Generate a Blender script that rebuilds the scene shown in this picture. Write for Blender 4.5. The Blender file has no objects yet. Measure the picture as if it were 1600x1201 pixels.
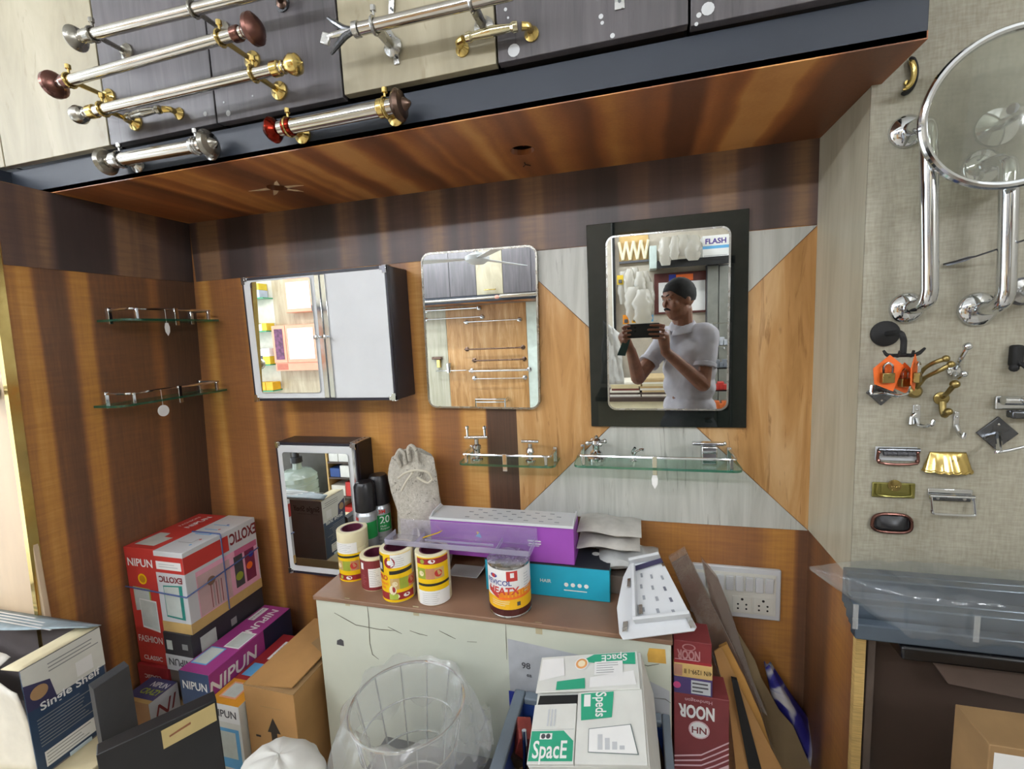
import bpy, bmesh, math, random
from mathutils import Vector as V, Matrix, Euler, noise
random.seed(7)
SC = bpy.context.scene
C = SC.collection
# ------------------------------------------------------------------ camera
YAW, PITCH, ROLL, FPX = math.radians(-15.275), math.radians(-6.746), math.radians(2.666), 714.32
CAM = V((0, -1.25, 1.45))
_f = V((math.sin(YAW)*math.cos(PITCH), math.cos(YAW)*math.cos(PITCH), math.sin(PITCH)))
_r0 = V((math.cos(YAW), -math.sin(YAW), 0)); _d0 = _f.cross(_r0)
CR = _r0*math.cos(ROLL) + _d0*math.sin(ROLL)
CD = -_r0*math.sin(ROLL) + _d0*math.cos(ROLL)
CF = _f
cd = bpy.data.cameras.new('camera'); cam = bpy.data.objects.new('camera', cd); C.objects.link(cam)
cd.sensor_width = 36; cd.lens = FPX/1600*36; cd.clip_start = 0.004; cd.clip_end = 60
cam.matrix_world = Matrix(((CR.x, -CD.x, -CF.x, CAM.x), (CR.y, -CD.y, -CF.y, CAM.y), (CR.z, -CD.z, -CF.z, CAM.z), (0, 0, 0, 1)))
SC.camera = cam
# ------------------------------------------------------------------ world, exposure
w = bpy.data.worlds.new('world'); SC.world = w; w.use_nodes = True
w.node_tree.nodes['Background'].inputs[0].default_value = (0.86, 0.93, 1.0, 1)
w.node_tree.nodes['Background'].inputs[1].default_value = 2.0
SC.view_settings.view_transform = 'Standard'; SC.view_settings.look = 'None'
SC.view_settings.gamma = 1; SC.view_settings.exposure = 0.48; SC.view_settings.use_curve_mapping = False
TUBE_STRENGTH = 62.0
SC.cycles.max_bounces = 10; SC.cycles.transparent_max_bounces = 24; SC.cycles.glossy_bounces = 6
SC.cycles.caustics_reflective = False; SC.cycles.caustics_refractive = False
SC.cycles.sample_clamp_indirect = 6

def at(px, py, y=None, x=None, z=None):
    """point of the place seen at a photo pixel, on the plane y=, x= or z="""
    d = CR*((px-800)/FPX) + CD*((py-600.5)/FPX) + CF
    t = (y-CAM.y)/d.y if y is not None else (x-CAM.x)/d.x if x is not None else (z-CAM.z)/d.z
    return CAM + d*t
MIRY = -0.03
def rv(px, py, y, ym=MIRY):
    """point of the room behind, at depth y, seen by reflection in a wall mirror"""
    p = at(px, py, y=2*ym-y); return V((p.x, y, p.z))

# ------------------------------------------------------------------ materials
def lin(c):
    if isinstance(c, str): c = tuple(int(c[i:i+2], 16) for i in (0, 2, 4))
    return tuple(((v/255)/12.92 if v/255 <= .04045 else ((v/255+.055)/1.055)**2.4) for v in c) + (1,)
MATS = {}
class NT:
    def __init__(s, name):
        s.m = bpy.data.materials.new(name); s.m.use_nodes = True; s.t = s.m.node_tree; s.n = s.t.nodes
        s.b = s.n['Principled BSDF']; s.out = s.n['Material Output']; MATS[name] = s.m
    def add(s, t, **k):
        n = s.n.new(t)
        for a, v in k.items(): setattr(n, a, v)
        return n
    def link(s, a, b): s.t.links.new(a, b)
    def coord(s, scale=(1, 1, 1)):
        tc = s.add('ShaderNodeTexCoord'); mp = s.add('ShaderNodeMapping'); mp.inputs['Scale'].default_value = scale
        s.link(tc.outputs['Object'], mp.inputs['Vector']); return mp.outputs[0]
    def noise(s, vec, scale=5, detail=3, rough=.55, dist=0):
        n = s.add('ShaderNodeTexNoise'); n.inputs['Scale'].default_value = scale; n.inputs['Detail'].default_value = detail
        n.inputs['Roughness'].default_value = rough; n.inputs['Distortion'].default_value = dist
        s.link(vec, n.inputs['Vector']); return n.outputs['Fac']
    def ramp(s, fac, stops, interp='LINEAR'):
        r = s.add('ShaderNodeValToRGB'); e = r.color_ramp.elements; r.color_ramp.interpolation = interp
        while len(e) < len(stops): e.new(.5)
        for el, (p, c) in zip(e, stops): el.position = p; el.color = c
        s.link(fac, r.inputs[0]); return r.outputs[0]
    def math(s, op, a, b=None):
        n = s.add('ShaderNodeMath', operation=op)
        for i, v in enumerate((a, b)):
            if v is None: continue
            if isinstance(v, (int, float)): n.inputs[i].default_value = v
            else: s.link(v, n.inputs[i])
        return n.outputs[0]
    def mix(s, fac, a, b, bt='MIX'):
        n = s.add('ShaderNodeMixRGB', blend_type=bt)
        for i, v in enumerate((fac, a, b)):
            if isinstance(v, (int, float)): n.inputs[i].default_value = v
            elif isinstance(v, tuple): n.inputs[i].default_value = v
            else: s.link(v, n.inputs[i])
        return n.outputs[0]
    def bump(s, h, st=.2, dist=.002):
        b = s.add('ShaderNodeBump'); b.inputs['Strength'].default_value = st; b.inputs['Distance'].default_value = dist
        s.link(h, b.inputs['Height']); s.link(b.outputs[0], s.b.inputs['Normal'])
    def setp(s, **k):
        for a, v in k.items(): s.b.inputs[a.replace('_', ' ')].default_value = v
def mat(name, col, rough=.5, metal=0, var=.10, scale=14, bump=0, stretch=(1, 1, 1), coat=0):
    if name in MATS: return MATS[name]
    s = NT(name); c = lin(col); s.setp(Roughness=rough, Metallic=metal)
    if coat: s.b.inputs['Coat Weight'].default_value = coat; s.b.inputs['Coat Roughness'].default_value = .08
    vec = s.coord(stretch); nz = s.noise(vec, scale, 4)
    lo = tuple(v*(1-var) for v in c[:3]) + (1,); hi = tuple(min(1, v*(1+var)) for v in c[:3]) + (1,)
    s.link(s.ramp(nz, [(.3, lo), (.7, hi)]), s.b.inputs['Base Color'])
    if bump: s.bump(nz, bump)
    return s.m
def emis(name, col, st):
    s = NT(name); s.setp(Roughness=.5); s.b.inputs['Emission Color'].default_value = lin(col); s.b.inputs['Emission Strength'].default_value = st
    s.b.inputs['Base Color'].default_value = lin(col); return s.m
def thin(name, tint, gloss=.08, rough=.03, opac=0.0, diff='E8EEF0', bump=0, bscale=30, dist=.004):
    """clear plastic or thin glass: tinted transparency, a glossy film, a little milky body"""
    s = NT(name); s.n.remove(s.b)
    tr = s.add('ShaderNodeBsdfTransparent'); tr.inputs[0].default_value = lin(tint)
    gl = s.add('ShaderNodeBsdfGlossy'); gl.inputs['Roughness'].default_value = rough; gl.inputs[0].default_value = (1, 1, 1, 1)
    di = s.add('ShaderNodeBsdfDiffuse'); di.inputs[0].default_value = lin(diff)
    fr = s.add('ShaderNodeLayerWeight'); fr.inputs[0].default_value = .5
    if bump:
        b = s.add('ShaderNodeBump'); b.inputs['Strength'].default_value = bump; b.inputs['Distance'].default_value = dist
        s.link(s.noise(s.coord(), bscale, 4, .6, 1.0), b.inputs['Height'])
        for q in (gl, di, fr): s.link(b.outputs[0], q.inputs['Normal'])
    m1 = s.add('ShaderNodeMixShader'); m1.inputs[0].default_value = opac; tl = s.add('ShaderNodeBsdfTranslucent'); tl.inputs[0].default_value = lin(diff); dm = s.add('ShaderNodeMixShader'); s.link(di.outputs[0], dm.inputs[1]); s.link(tl.outputs[0], dm.inputs[2])
    s.link(tr.outputs[0], m1.inputs[1]); s.link(dm.outputs[0], m1.inputs[2])
    m2 = s.add('ShaderNodeMixShader'); f = s.math('ADD', s.math('MULTIPLY', s.math('POWER', fr.outputs['Facing'], 5.0), .55), gloss)
    s.link(f, m2.inputs[0]); s.link(m1.outputs[0], m2.inputs[1]); s.link(gl.outputs[0], m2.inputs[2]); s.link(m2.outputs[0], s.out.inputs[0])
    return s.m
WOODRAMP = [(0.0, lin('43322A')), (.25, lin('6C4C38')), (.5, lin('98663E')), (.75, lin('BC8644')), (1.0, lin('D4A464'))]
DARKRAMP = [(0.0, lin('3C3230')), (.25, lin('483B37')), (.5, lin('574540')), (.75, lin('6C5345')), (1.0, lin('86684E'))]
def wood(name, axis, stops=None, lo=0, hi=1, ramp=WOODRAMP, rough=.38, seed=0, gain=1.0):
    """laminate with lengthwise bands; axis = the direction the bands are counted along"""
    s = NT(name); tc = s.add('ShaderNodeTexCoord'); sp = s.add('ShaderNodeSeparateXYZ'); s.link(tc.outputs['Object'], sp.inputs[0])
    a = sp.outputs['XYZ'.index(axis)]
    st = {'X': (9, 9, 1.1), 'Y': (9, 9, 1.1)}[axis]
    mp = s.add('ShaderNodeMapping'); mp.inputs['Scale'].default_value = st; mp.inputs['Location'].default_value = (seed, seed*.7, 0); s.link(tc.outputs['Object'], mp.inputs[0])
    wob = s.noise(mp.outputs[0], .5, 2)
    u = s.math('ADD', a, s.math('MULTIPLY', s.math('SUBTRACT', wob, .5), .05))
    if stops:
        t = s.math('DIVIDE', s.math('SUBTRACT', u, lo), hi-lo)
        tone = s.ramp(t, [(max(0, min(1, (p-lo)/(hi-lo))), (v, v, v, 1)) for p, v in stops], 'EASE')
    else:
        n1 = s.add('ShaderNodeTexNoise', noise_dimensions='1D'); n1.inputs['Scale'].default_value = 7; n1.inputs['Detail'].default_value = 2.5
        s.link(s.math('ADD', u, seed), n1.inputs['W']); tone = s.ramp(n1.outputs['Fac'], [(.36, (.05,)*3+(1,)), (.64, (.98,)*3+(1,))])
    mp2 = s.add('ShaderNodeMapping'); mp2.inputs['Scale'].default_value = {'X': (60, 60, 1.5), 'Y': (60, 60, 1.5)}[axis]; s.link(tc.outputs['Object'], mp2.inputs[0])
    grain = s.noise(mp2.outputs[0], 3, 4)
    mp3 = s.add('ShaderNodeMapping'); mp3.inputs['Scale'].default_value = (7, 7, 75); s.link(tc.outputs['Object'], mp3.inputs[0])
    rip = s.noise(mp3.outputs[0], 1.6, 2, .5, .6)
    ripm = s.math('MULTIPLY', s.math('SUBTRACT', rip, .5), s.math('MULTIPLY', tone, .42))
    tt = s.math('ADD', s.math('ADD', tone, s.math('MULTIPLY', s.math('SUBTRACT', grain, .5), .22)), ripm)
    col = s.ramp(tt, ramp)
    s.link(col, s.b.inputs['Base Color']); s.setp(Roughness=rough); s.bump(grain, .06, .001)
    return s.m
def stone(name, c0, c1, c2, dark, rough=.35, sx=22, seed=0, dens=.62):
    """travertine look laminate: lengthwise cloudy streaks with short dark flecks"""
    s = NT(name); tc = s.add('ShaderNodeTexCoord')
    def mp(sc):
        m = s.add('ShaderNodeMapping'); m.inputs['Scale'].default_value = sc; m.inputs['Location'].default_value = (seed, seed, seed); s.link(tc.outputs['Object'], m.inputs[0]); return m.outputs[0]
    a = s.noise(mp((sx, sx, 2.2)), 1, 5, .6, .8); b = s.noise(mp((sx*3, sx*3, 5)), 1, 4, .6, 1.5)
    col = s.ramp(a, [(.3, lin(c0)), (.5, lin(c1)), (.7, lin(c2))])
    fl = s.ramp(b, [(dens, (0, 0, 0, 1)), (dens+.1, (1, 1, 1, 1))])
    s.link(s.mix(s.math('MULTIPLY', fl, .55), col, lin(dark)), s.b.inputs['Base Color']); s.setp(Roughness=rough); return s.m
def chrome(name, col, rough=.12): 
    s = NT(name); s.setp(Metallic=1.0, Roughness=rough); s.b.inputs['Base Color'].default_value = lin(col)
    nz = s.noise(s.coord((1, 1, 1)), 40, 2); s.link(s.ramp(nz, [(.3, (rough*.7,)*3+(1,)), (.7, (rough*1.5,)*3+(1,))]), s.b.inputs['Roughness']); return s.m

# ------------------------------------------------------------------ mesh builder
MW = {}
def rotz(a): return Matrix.Rotation(a, 3, 'Z')
class MB:
    def __init__(s): s.v, s.f, s.m = [], [], []
    def add(s, vs, fs, mi=0):
        o = len(s.v); s.v += [V(p) for p in vs]; s.f += [tuple(i+o for i in f) for f in fs]; s.m += [mi]*len(fs); return s
    def bx(s, x0, x1, y0, y1, z0, z1, mi=0):
        return s.add([(x, y, z) for z in (z0, z1) for x, y in ((x0, y0), (x1, y0), (x1, y1), (x0, y1))],
                     [(3, 2, 1, 0), (4, 5, 6, 7), (0, 1, 5, 4), (1, 2, 6, 5), (2, 3, 7, 6), (3, 0, 4, 7)], mi)
    def box(s, c, size, R=None, mi=0):
        h = [q/2 for q in size]; R = R or Matrix.Identity(3); c = V(c)
        return s.add([c + R @ V((x*h[0], y*h[1], z*h[2])) for z in (-1, 1) for x, y in ((-1, -1), (1, -1), (1, 1), (-1, 1))],
                     [(3, 2, 1, 0), (4, 5, 6, 7), (0, 1, 5, 4), (1, 2, 6, 5), (2, 3, 7, 6), (3, 0, 4, 7)], mi)
    def tube(s, pts, r, n=10, mi=0, caps=True, closed=False):
        pts = [V(p) for p in pts]; k = len(pts); rs = list(r) if isinstance(r, (list, tuple)) else [r]*k
        if k >= 3 and n >= 8 and not closed:      # round the bends
            q, rq, m = [], [], 4
            for i in range(k-1):
                p0, p1, p2, p3 = pts[max(i-1, 0)], pts[i], pts[i+1], pts[min(i+2, k-1)]; L = (p2-p1).length
                t1 = (p2-p0).normalized()*L*.55; t2 = (p3-p1).normalized()*L*.55
                for j in range(m):
                    u = j/m; h = (2*u**3-3*u**2+1, u**3-2*u**2+u, -2*u**3+3*u**2, u**3-u**2); q.append(p1*h[0]+t1*h[1]+p2*h[2]+t2*h[3]); rq.append(rs[i]+(rs[i+1]-rs[i])*u)
            pts, rs = q+[pts[-1]], rq+[rs[-1]]; k = len(pts)
        ring = []; nrm = None
        for i, p in enumerate(pts):
            if closed: t = (pts[(i+1) % k]-pts[i-1]).normalized()
            else: t = (pts[min(i+1, k-1)]-pts[max(i-1, 0)]).normalized()
            if nrm is None:
                a = V((0, 0, 1)) if abs(t.z) < .9 else V((1, 0, 0)); nrm = t.cross(a).normalized()
            else: nrm = (nrm - t*nrm.dot(t)).normalized()
            b = t.cross(nrm); ring.append([p + (nrm*math.cos(j*2*math.pi/n) + b*math.sin(j*2*math.pi/n))*rs[i] for j in range(n)])
        vs = [q for g in ring for q in g]; fs = []
        for i in range(k if closed else k-1):
            i2 = (i+1) % k
            for j in range(n): fs.append((i*n+j, i*n+(j+1) % n, i2*n+(j+1) % n, i2*n+j))
        if caps and not closed: fs += [tuple(range(n-1, -1, -1)), tuple((k-1)*n+j for j in range(n))]
        return s.add(vs, fs, mi)
    def cyl(s, a, b, r, n=16, mi=0, r2=None): return s.tube([a, b], [r, r if r2 is None else r2], n, mi)
    def lathe(s, prof, o=(0, 0, 0), axis=(0, 0, 1), n=20, mi=0):
        """profile [(radius, height)] turned about axis through o"""
        ax = V(axis).normalized(); a = V((0, 0, 1)) if abs(ax.z) < .9 else V((1, 0, 0))
        u = ax.cross(a).normalized(); w_ = ax.cross(u); o = V(o); vs = []; fs = []
        for r, h in prof:
            for j in range(n):
                t = j*2*math.pi/n; vs.append(o + ax*h + (u*math.cos(t) + w_*math.sin(t))*max(r, 1e-5))
        for i in range(len(prof)-1):
            for j in range(n): fs.append((i*n+j, i*n+(j+1) % n, (i+1)*n+(j+1) % n, (i+1)*n+j))
        if prof[0][0] > 1e-4: fs.append(tuple(range(n-1, -1, -1)))
        if prof[-1][0] > 1e-4: fs.append(tuple((len(prof)-1)*n+j for j in range(n)))
        return s.add(vs, fs, mi)
    def ball(s, c, r, n=14, mi=0, R=None):
        r = (r,)*3 if isinstance(r, (int, float)) else r; c = V(c); R = R or Matrix.Identity(3); m = n//2; vs = []; fs = []
        for i in range(m+1):
            ph = math.pi*i/m
            for j in range(n):
                t = 2*math.pi*j/n; vs.append(c + R @ V((r[0]*math.sin(ph)*math.cos(t), r[1]*math.sin(ph)*math.sin(t), r[2]*math.cos(ph))))
        for i in range(m):
            for j in range(n): fs.append((i*n+j, (i+1)*n+j, (i+1)*n+(j+1) % n, i*n+(j+1) % n))
        return s.add(vs, fs, mi)
    def capsule(s, a, b, ra, rb, n=12, mi=0):
        a, b = V(a), V(b); d = (b-a); L = d.length; d.normalize(); prof = []
        for i in range(5): t = -math.pi/2 + math.pi/2*i/4; prof.append((ra*math.cos(t), ra*math.sin(t)))
        for i in range(5): t = math.pi/2*i/4; prof.append((rb*math.cos(t), L + rb*math.sin(t)))
        return s.lathe(prof, a, d, n, mi)
    def prism(s, poly, ext, mi=0):
        poly = [V(p) for p in poly]; ext = V(ext); k = len(poly)
        return s.add(poly + [p+ext for p in poly], [tuple(range(k-1, -1, -1)), tuple(range(k, 2*k))] + [(i, (i+1) % k, k+(i+1) % k, k+i) for i in range(k)], mi)
    def grid(s, fn, nu, nv, mi=0, thick=0):
        vs = [V(fn(i/nu, j/nv)) for j in range(nv+1) for i in range(nu+1)]
        fs = [(j*(nu+1)+i, j*(nu+1)+i+1, (j+1)*(nu+1)+i+1, (j+1)*(nu+1)+i) for j in range(nv) for i in range(nu)]
        return s.add(vs, fs, mi)
    def xf(s, M):
        s.v = [M @ p for p in s.v]; return s
    def build(s, name, mats, parent=None, local=False, smooth=35, bevel=0, solid=0, sub=0, origin=True, fixn=True, weld=False):
        if not isinstance(mats, (list, tuple)): mats = [mats]
        me = bpy.data.meshes.new(name); o = bpy.data.objects.new(name, me); C.objects.link(o)
        vs = s.v
        if parent is not None:
            pm = MW[parent.name]; o.parent = parent; MW[o.name] = pm
            if not local: inv = pm.inverted(); vs = [inv @ p for p in vs]
        elif origin:
            xs = [p.x for p in vs]; ys = [p.y for p in vs]; zs = [p.z for p in vs]
            base = V(((min(xs)+max(xs))/2, (min(ys)+max(ys))/2, min(zs))); o.location = base; vs = [p-base for p in vs]; MW[o.name] = Matrix.Translation(base)
        else: MW[o.name] = Matrix.Identity(4)
        me.from_pydata([tuple(p) for p in vs], [], s.f)
        for m in mats: me.materials.append(m)
        me.polygons.foreach_set('material_index', s.m)
        if weld: fixn = True
        if fixn:
            bm = bmesh.new(); bm.from_mesh(me); (bmesh.ops.remove_doubles(bm, verts=bm.verts, dist=1e-5) if weld else None); bmesh.ops.recalc_face_normals(bm, faces=bm.faces); bm.to_mesh(me); bm.free()
        if smooth:
            me.polygons.foreach_set('use_smooth', [True]*len(me.polygons)); me.set_sharp_from_angle(angle=math.radians(smooth))
        me.update()
        if solid: md = o.modifiers.new('thickness', 'SOLIDIFY'); md.thickness = solid; md.offset = 0
        if bevel: md = o.modifiers.new('bevel', 'BEVEL'); md.width = bevel; md.segments = 2; md.limit_method = 'ANGLE'; md.angle_limit = math.radians(40)
        if sub: md = o.modifiers.new('smooth', 'SUBSURF'); md.levels = sub; md.render_levels = sub
        return o
def tag(o, label=None, cat=None, group=None, kind=None):
    for k, v in (('label', label), ('category', cat), ('group', group), ('kind', kind)):
        if v: o[k] = v
    return o
def thing(name, label, cat, loc=(0, 0, 0), rot=(0, 0, 0), group=None):
    o = bpy.data.objects.new(name, None); C.objects.link(o); o.empty_display_size = .03
    rot = (0, 0, rot) if isinstance(rot, (int, float)) else rot
    o.location = loc; o.rotation_euler = rot
    MW[o.name] = Matrix.Translation(V(loc)) @ Euler(rot).to_matrix().to_4x4()
    return tag(o, label, cat, group)
def struct(name, mb, mats, **k):
    o = mb.build(name, mats, origin=False, **k); o['kind'] = 'structure'; return o

class Face:
    """flat print on one face: origin, right, up, outward normal (parent space); u,v in metres"""
    def __init__(s, parent, o, u, v, lift=.0004):
        s.p, s.o, s.u, s.v = parent, V(o), V(u).normalized(), V(v).normalized(); s.n = s.u.cross(s.v).normalized(); s.l = lift; s.mb = MB(); s.mats = []
    def mi(s, m):
        if m not in s.mats: s.mats.append(m)
        return s.mats.index(m)
    def pt(s, a, b, l=0): return s.o + s.u*a + s.v*b + s.n*(s.l+l)
    def rect(s, a0, b0, a1, b1, m, l=0): 
        s.mb.add([s.pt(a0, b0, l), s.pt(a1, b0, l), s.pt(a1, b1, l), s.pt(a0, b1, l)], [(0, 1, 2, 3)], s.mi(m)); return s
    def poly(s, pts, m, l=0):
        s.mb.add([s.pt(a, b, l) for a, b in pts], [tuple(range(len(pts)))], s.mi(m)); return s
    def disc(s, a, b, r, m, l=0, ry=None, n=20):
        return s.poly([(a+r*math.cos(t*2*math.pi/n), b+(ry or r)*math.sin(t*2*math.pi/n)) for t in range(n)], m, l)
    def lines(s, a0, b0, a1, b1, k, m, frac=.35, l=.0002):
        for i in range(k):
            y = b1-(b1-b0)*(i+.5)/k; h = (b1-b0)/k*frac; s.rect(a0, y-h/2, a0+(a1-a0)*random.uniform(.6, 1), y+h/2, m, l)
        return s
    def done(s, name='printed_artwork'):
        o = s.mb.build(name, s.mats, s.p, local=True, smooth=0, fixn=False) if s.mb.v else None
        s.mb, s.mats = MB(), []; return o
    def text(s, txt, a, b, size, m, flip=False, mirror=False, bold=0.0, sx=1.0, ang=0, align='CENTER', name='lettering', l=.0005, shear=0, maxw=None):
        cu = bpy.data.curves.new('t', 'FONT'); cu.body = txt; cu.size = size; cu.align_x = align; cu.align_y = 'CENTER'; cu.offset = bold*size; cu.resolution_u = 3; cu.shear = shear
        ob = bpy.data.objects.new('t', cu); me = bpy.data.meshes.new_from_object(ob); bpy.data.objects.remove(ob)
        if maxw and len(me.vertices):
            ww = max(q.co.x for q in me.vertices)-min(q.co.x for q in me.vertices); sx = min(sx, maxw/max(ww, 1e-6)) if sx <= 1 else maxw/ww
        ca, sa = math.cos(ang), math.sin(ang)
        for q in me.vertices:
            x, y = q.co.x*sx, q.co.y
            if flip: x, y = -x, -y
            if mirror: x = -x
            x, y = x*ca-y*sa, x*sa+y*ca
            q.co = s.pt(a+x, b+y, l)
        me.materials.clear(); me.materials.append(m); me.name = name
        o = bpy.data.objects.new(name, me); C.objects.link(o); o.parent = s.p; MW[o.name] = MW[s.p.name]; return o
def faces_of(p, x0, x1, y0, y1, z0, z1, lift=.0004):
    return dict(front=Face(p, (x0, y0, z0), (1, 0, 0), (0, 0, 1), lift), back=Face(p, (x1, y1, z0), (-1, 0, 0), (0, 0, 1), lift),
                right=Face(p, (x1, y0, z0), (0, 1, 0), (0, 0, 1), lift), left=Face(p, (x0, y1, z0), (0, -1, 0), (0, 0, 1), lift),
                top=Face(p, (x0, y0, z1), (1, 0, 0), (0, 1, 0), lift))
def carton(name, label, cat, x0, x1, y0, y1, z0, z1, m, rz=0, group=None, bevel=.0015, rot=None):
    """a closed box as a thing: body + print faces"""
    cx, cy = (x0+x1)/2, (y0+y1)/2; t = thing(name, label, cat, (cx, cy, z0), rot or rz, group)
    w_, d, h = (x1-x0)/2, (y1-y0)/2, z1-z0
    MB().bx(-w_, w_, -d, d, 0, h).build('box_body', m, t, local=True, bevel=bevel)
    return t, faces_of(t, -w_, w_, -d, d, 0, h), (2*w_, 2*d, h)
def rrect(w_, h, r, n=6):
    pts = []
    for cx, cy, a0 in ((w_/2-r, h/2-r, 0), (-w_/2+r, h/2-r, 90), (-w_/2+r, -h/2+r, 180), (w_/2-r, -h/2+r, 270)):
        for i in range(n+1): a = math.radians(a0+90*i/n); pts.append((cx+r*math.cos(a), cy+r*math.sin(a)))
    return pts
# ------------------------------------------------------------------ palette
XL, XR, ZS, YF, YB = -1.43, .415, 1.852, -.373, -.24      # left wall, right wall, soffit, fascia, hook board
CHROME = chrome('chrome', 'DADDE0', .07); STEEL = chrome('brushed_steel', 'C4C4C2', .24); GOLD = chrome('polished_brass', 'DCC27A', .18)
BRASS = chrome('antique_brass', '9C8A58', .32); COPPER = chrome('antique_copper', '74524A', .28); REDMET = chrome('red_metal', '7E2418', .2)
PEWTER = chrome('pewter', 'A8A59C', .25); BRONZE = chrome('bronze', '6E5A50', .3); GUNMETAL = chrome('gunmetal', '6A6C70', .25)
WHITE = mat('white_laminate', 'D0D3D6', .35, var=.03); OFFWHITE = mat('offwhite', 'DCDCD4', .5, var=.06); PAPER = mat('paper_white', 'ECECEA', .6, var=.03)
BLACK = mat('black_plastic', '17171B', .35, var=.15); NAVYBLACK = mat('navy_black', '1B1A28', .4); SOOT = mat('matt_black', '121213', .7)
NAVY = mat('navy_fascia_paint', '262D38', .5, var=.10, scale=5); KRAFT = mat('kraft_card', 'B08450', .75, var=.10, scale=9, bump=.05)
KRAFT2 = mat('kraft_card_worn', '9A7A52', .8, var=.18, scale=7, bump=.1); GREYCARD = mat('grey_card', '7C6F66', .7, var=.12)
CREAM = mat('cream', 'EFE6C4', .6, var=.05); YELLOW = mat('label_yellow', 'F0C400', .5, var=.05); RED = mat('print_red', 'C23A34', .5, var=.06)
MAROON = mat('maroon', '7E2B2F', .5, var=.08); DKRED = mat('dark_red', '96262C', .5); MAGENTA = mat('magenta', 'A23C86', .45, var=.06); PURPLE = mat('purple', '9A4BB0', .45, var=.06)
NAVYB = mat('navy_blue', '24406A', .5); DEEPBLUE = mat('deep_blue', '2A2C78', .45, var=.12); TEAL = mat('teal', '1FA6C4', .45, var=.05); GREEN = mat('print_green', '2FA07C', .5, var=.05)
CANGREEN = mat('can_green', '1F8F48', .4); ORANGE = mat('orange', 'F0702A', .5, var=.05); PINK = mat('pink', 'E6A9C0', .5); SALMON = mat('salmon', 'E6A284', .5, var=.05)
SKYB = mat('sky_blue', '5FA8D8', .5); GREYP = mat('grey_print', '8E9090', .5); LGREY = mat('light_grey', 'C2C5C8', .5, var=.05); DKGREY = mat('dark_grey', '4A4A4E', .5)
TAN = mat('tan', 'C9A86A', .6); LAV = mat('lavender', 'C9A0C8', .5); LIME = mat('lime', 'A8B84A', .5); CORE = mat('tape_core', '5A2438', .4, var=.2, scale=60)
GLASSM = thin('clear_glass', 'E4F2EC', .08, .01); GLASSE = thin('glass_edge', '6FB8A0', .10, .05, .35, '3E9C80'); ACRYL = thin('clear_acrylic', 'F8F7FC', .06, .05, .14, 'EFECF8')
ACRYLE = thin('acrylic_edge', 'F2F1FA', .06, .1, .30, 'E8E6F6')
FILM = thin('plastic_film', 'FAFCFC', .05, .10, .13, 'F2F4F6', .4, 30, .003); BAG = thin('poly_bag', 'FAFBFB', .05, .14, .24, 'FAFBFB', .5, 40, .003)
def mirror_mat(name, col, r=.0):
    s = NT(name); s.setp(Metallic=1.0, Roughness=r); s.b.inputs['Base Color'].default_value = lin(col); return s.m
MIRROR = mirror_mat('silvered_glass', 'EEF1EF', .0)
s_ = NT('smoked_glass'); s_.setp(Roughness=.02, Metallic=0.0); s_.b.inputs['Base Color'].default_value = lin('141A18'); s_.b.inputs['IOR'].default_value = 1.55
SMOKED = s_.m
BOARD = None
def linen():
    s = NT('linen_board'); v = s.coord((1, 1, 1)); a = s.noise(v, 5, 4, .6); t = s.noise(s.coord((260, 1, 40)), 1, 2); u = s.noise(s.coord((40, 1, 260)), 1, 2)
    base = s.ramp(a, [(.3, lin('857F6C')), (.5, lin('9A9582')), (.7, lin('A8A492'))]); wv = s.math('MULTIPLY', s.math('ADD', t, u), .5)
    col = s.mix(.35, base, s.ramp(wv, [(.35, lin('8C8676')), (.65, lin('C4C0B2'))]))
    st = s.ramp(s.noise(s.coord((1, 1, 1)), 26, 5, .7), [(.70, (0, 0, 0, 1)), (.78, (1, 1, 1, 1))])
    s.link(s.mix(s.math('MULTIPLY', st, .5), col, lin('6B5F4C')), s.b.inputs['Base Color']); s.setp(Roughness=.6); s.bump(wv, .15, .001); return s.m
BOARD = linen()
# wood bands, read along each wall
back_px = [(285, .45), (293, .12), (322, .1), (330, .5), (350, .85), (362, .5), (400, .48), (413, .85), (421, .4), (440, .32), (457, .7), (475, .5), (505, .48), (535, .62), (556, .38), (588, .78), (605, .72), (618, .42), (645, .4), (674, .86), (690, .5), (715, .42), (735, .85), (760, .88), (765, .1), (806, .08)]
stops = [(at(p, 690, y=0).x, t) for p, t in back_px]
stops += [(at(p, 940, y=0).x, t) for p, t in ((1050, .62), (1175, .45), (1216, .72), (1243, .68), (1252, .25))]
W_BACK = wood('wood_laminate_back', 'X', stops, XL-.02, XR+.02)
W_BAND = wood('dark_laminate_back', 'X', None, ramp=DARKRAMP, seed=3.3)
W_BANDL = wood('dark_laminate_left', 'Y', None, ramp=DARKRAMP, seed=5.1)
W_SOFF = wood('wood_laminate_soffit', 'X', None, seed=1.7, ramp=[(0, lin('6A4028')), (.3, lin('8A5230')), (.55, lin('A66638')), (.8, lin('C68648')), (1, lin('D69A5A'))])
left_px = [(20, .55), (60, .6), (72, .78), (90, .72), (100, .3), (135, .22), (152, .7), (168, .72), (180, .3), (255, .28), (270, .45), (285, .15), (305, .08)]
W_LEFT = wood('wood_laminate_left', 'Y', [(at(p, 640, x=XL).y, t) for p, t in left_px], -.56, .01)
W_RIGHT = wood('wood_laminate_right', 'Y', [(-.27, .42), (-.19, .62), (-.15, .55), (-.11, .25), (-.05, .35), (0, .25)], -.27, .0)
GREYST = stone('grey_travertine', 'A9AAA2', 'BCBDB6', 'CBCBC4', '6E6C64', sx=26)
OCHRE = stone('ochre_travertine', 'A0733F', 'BC8E58', 'D2AC7C', '7C4F24', sx=17, seed=4, dens=.60)
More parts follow.
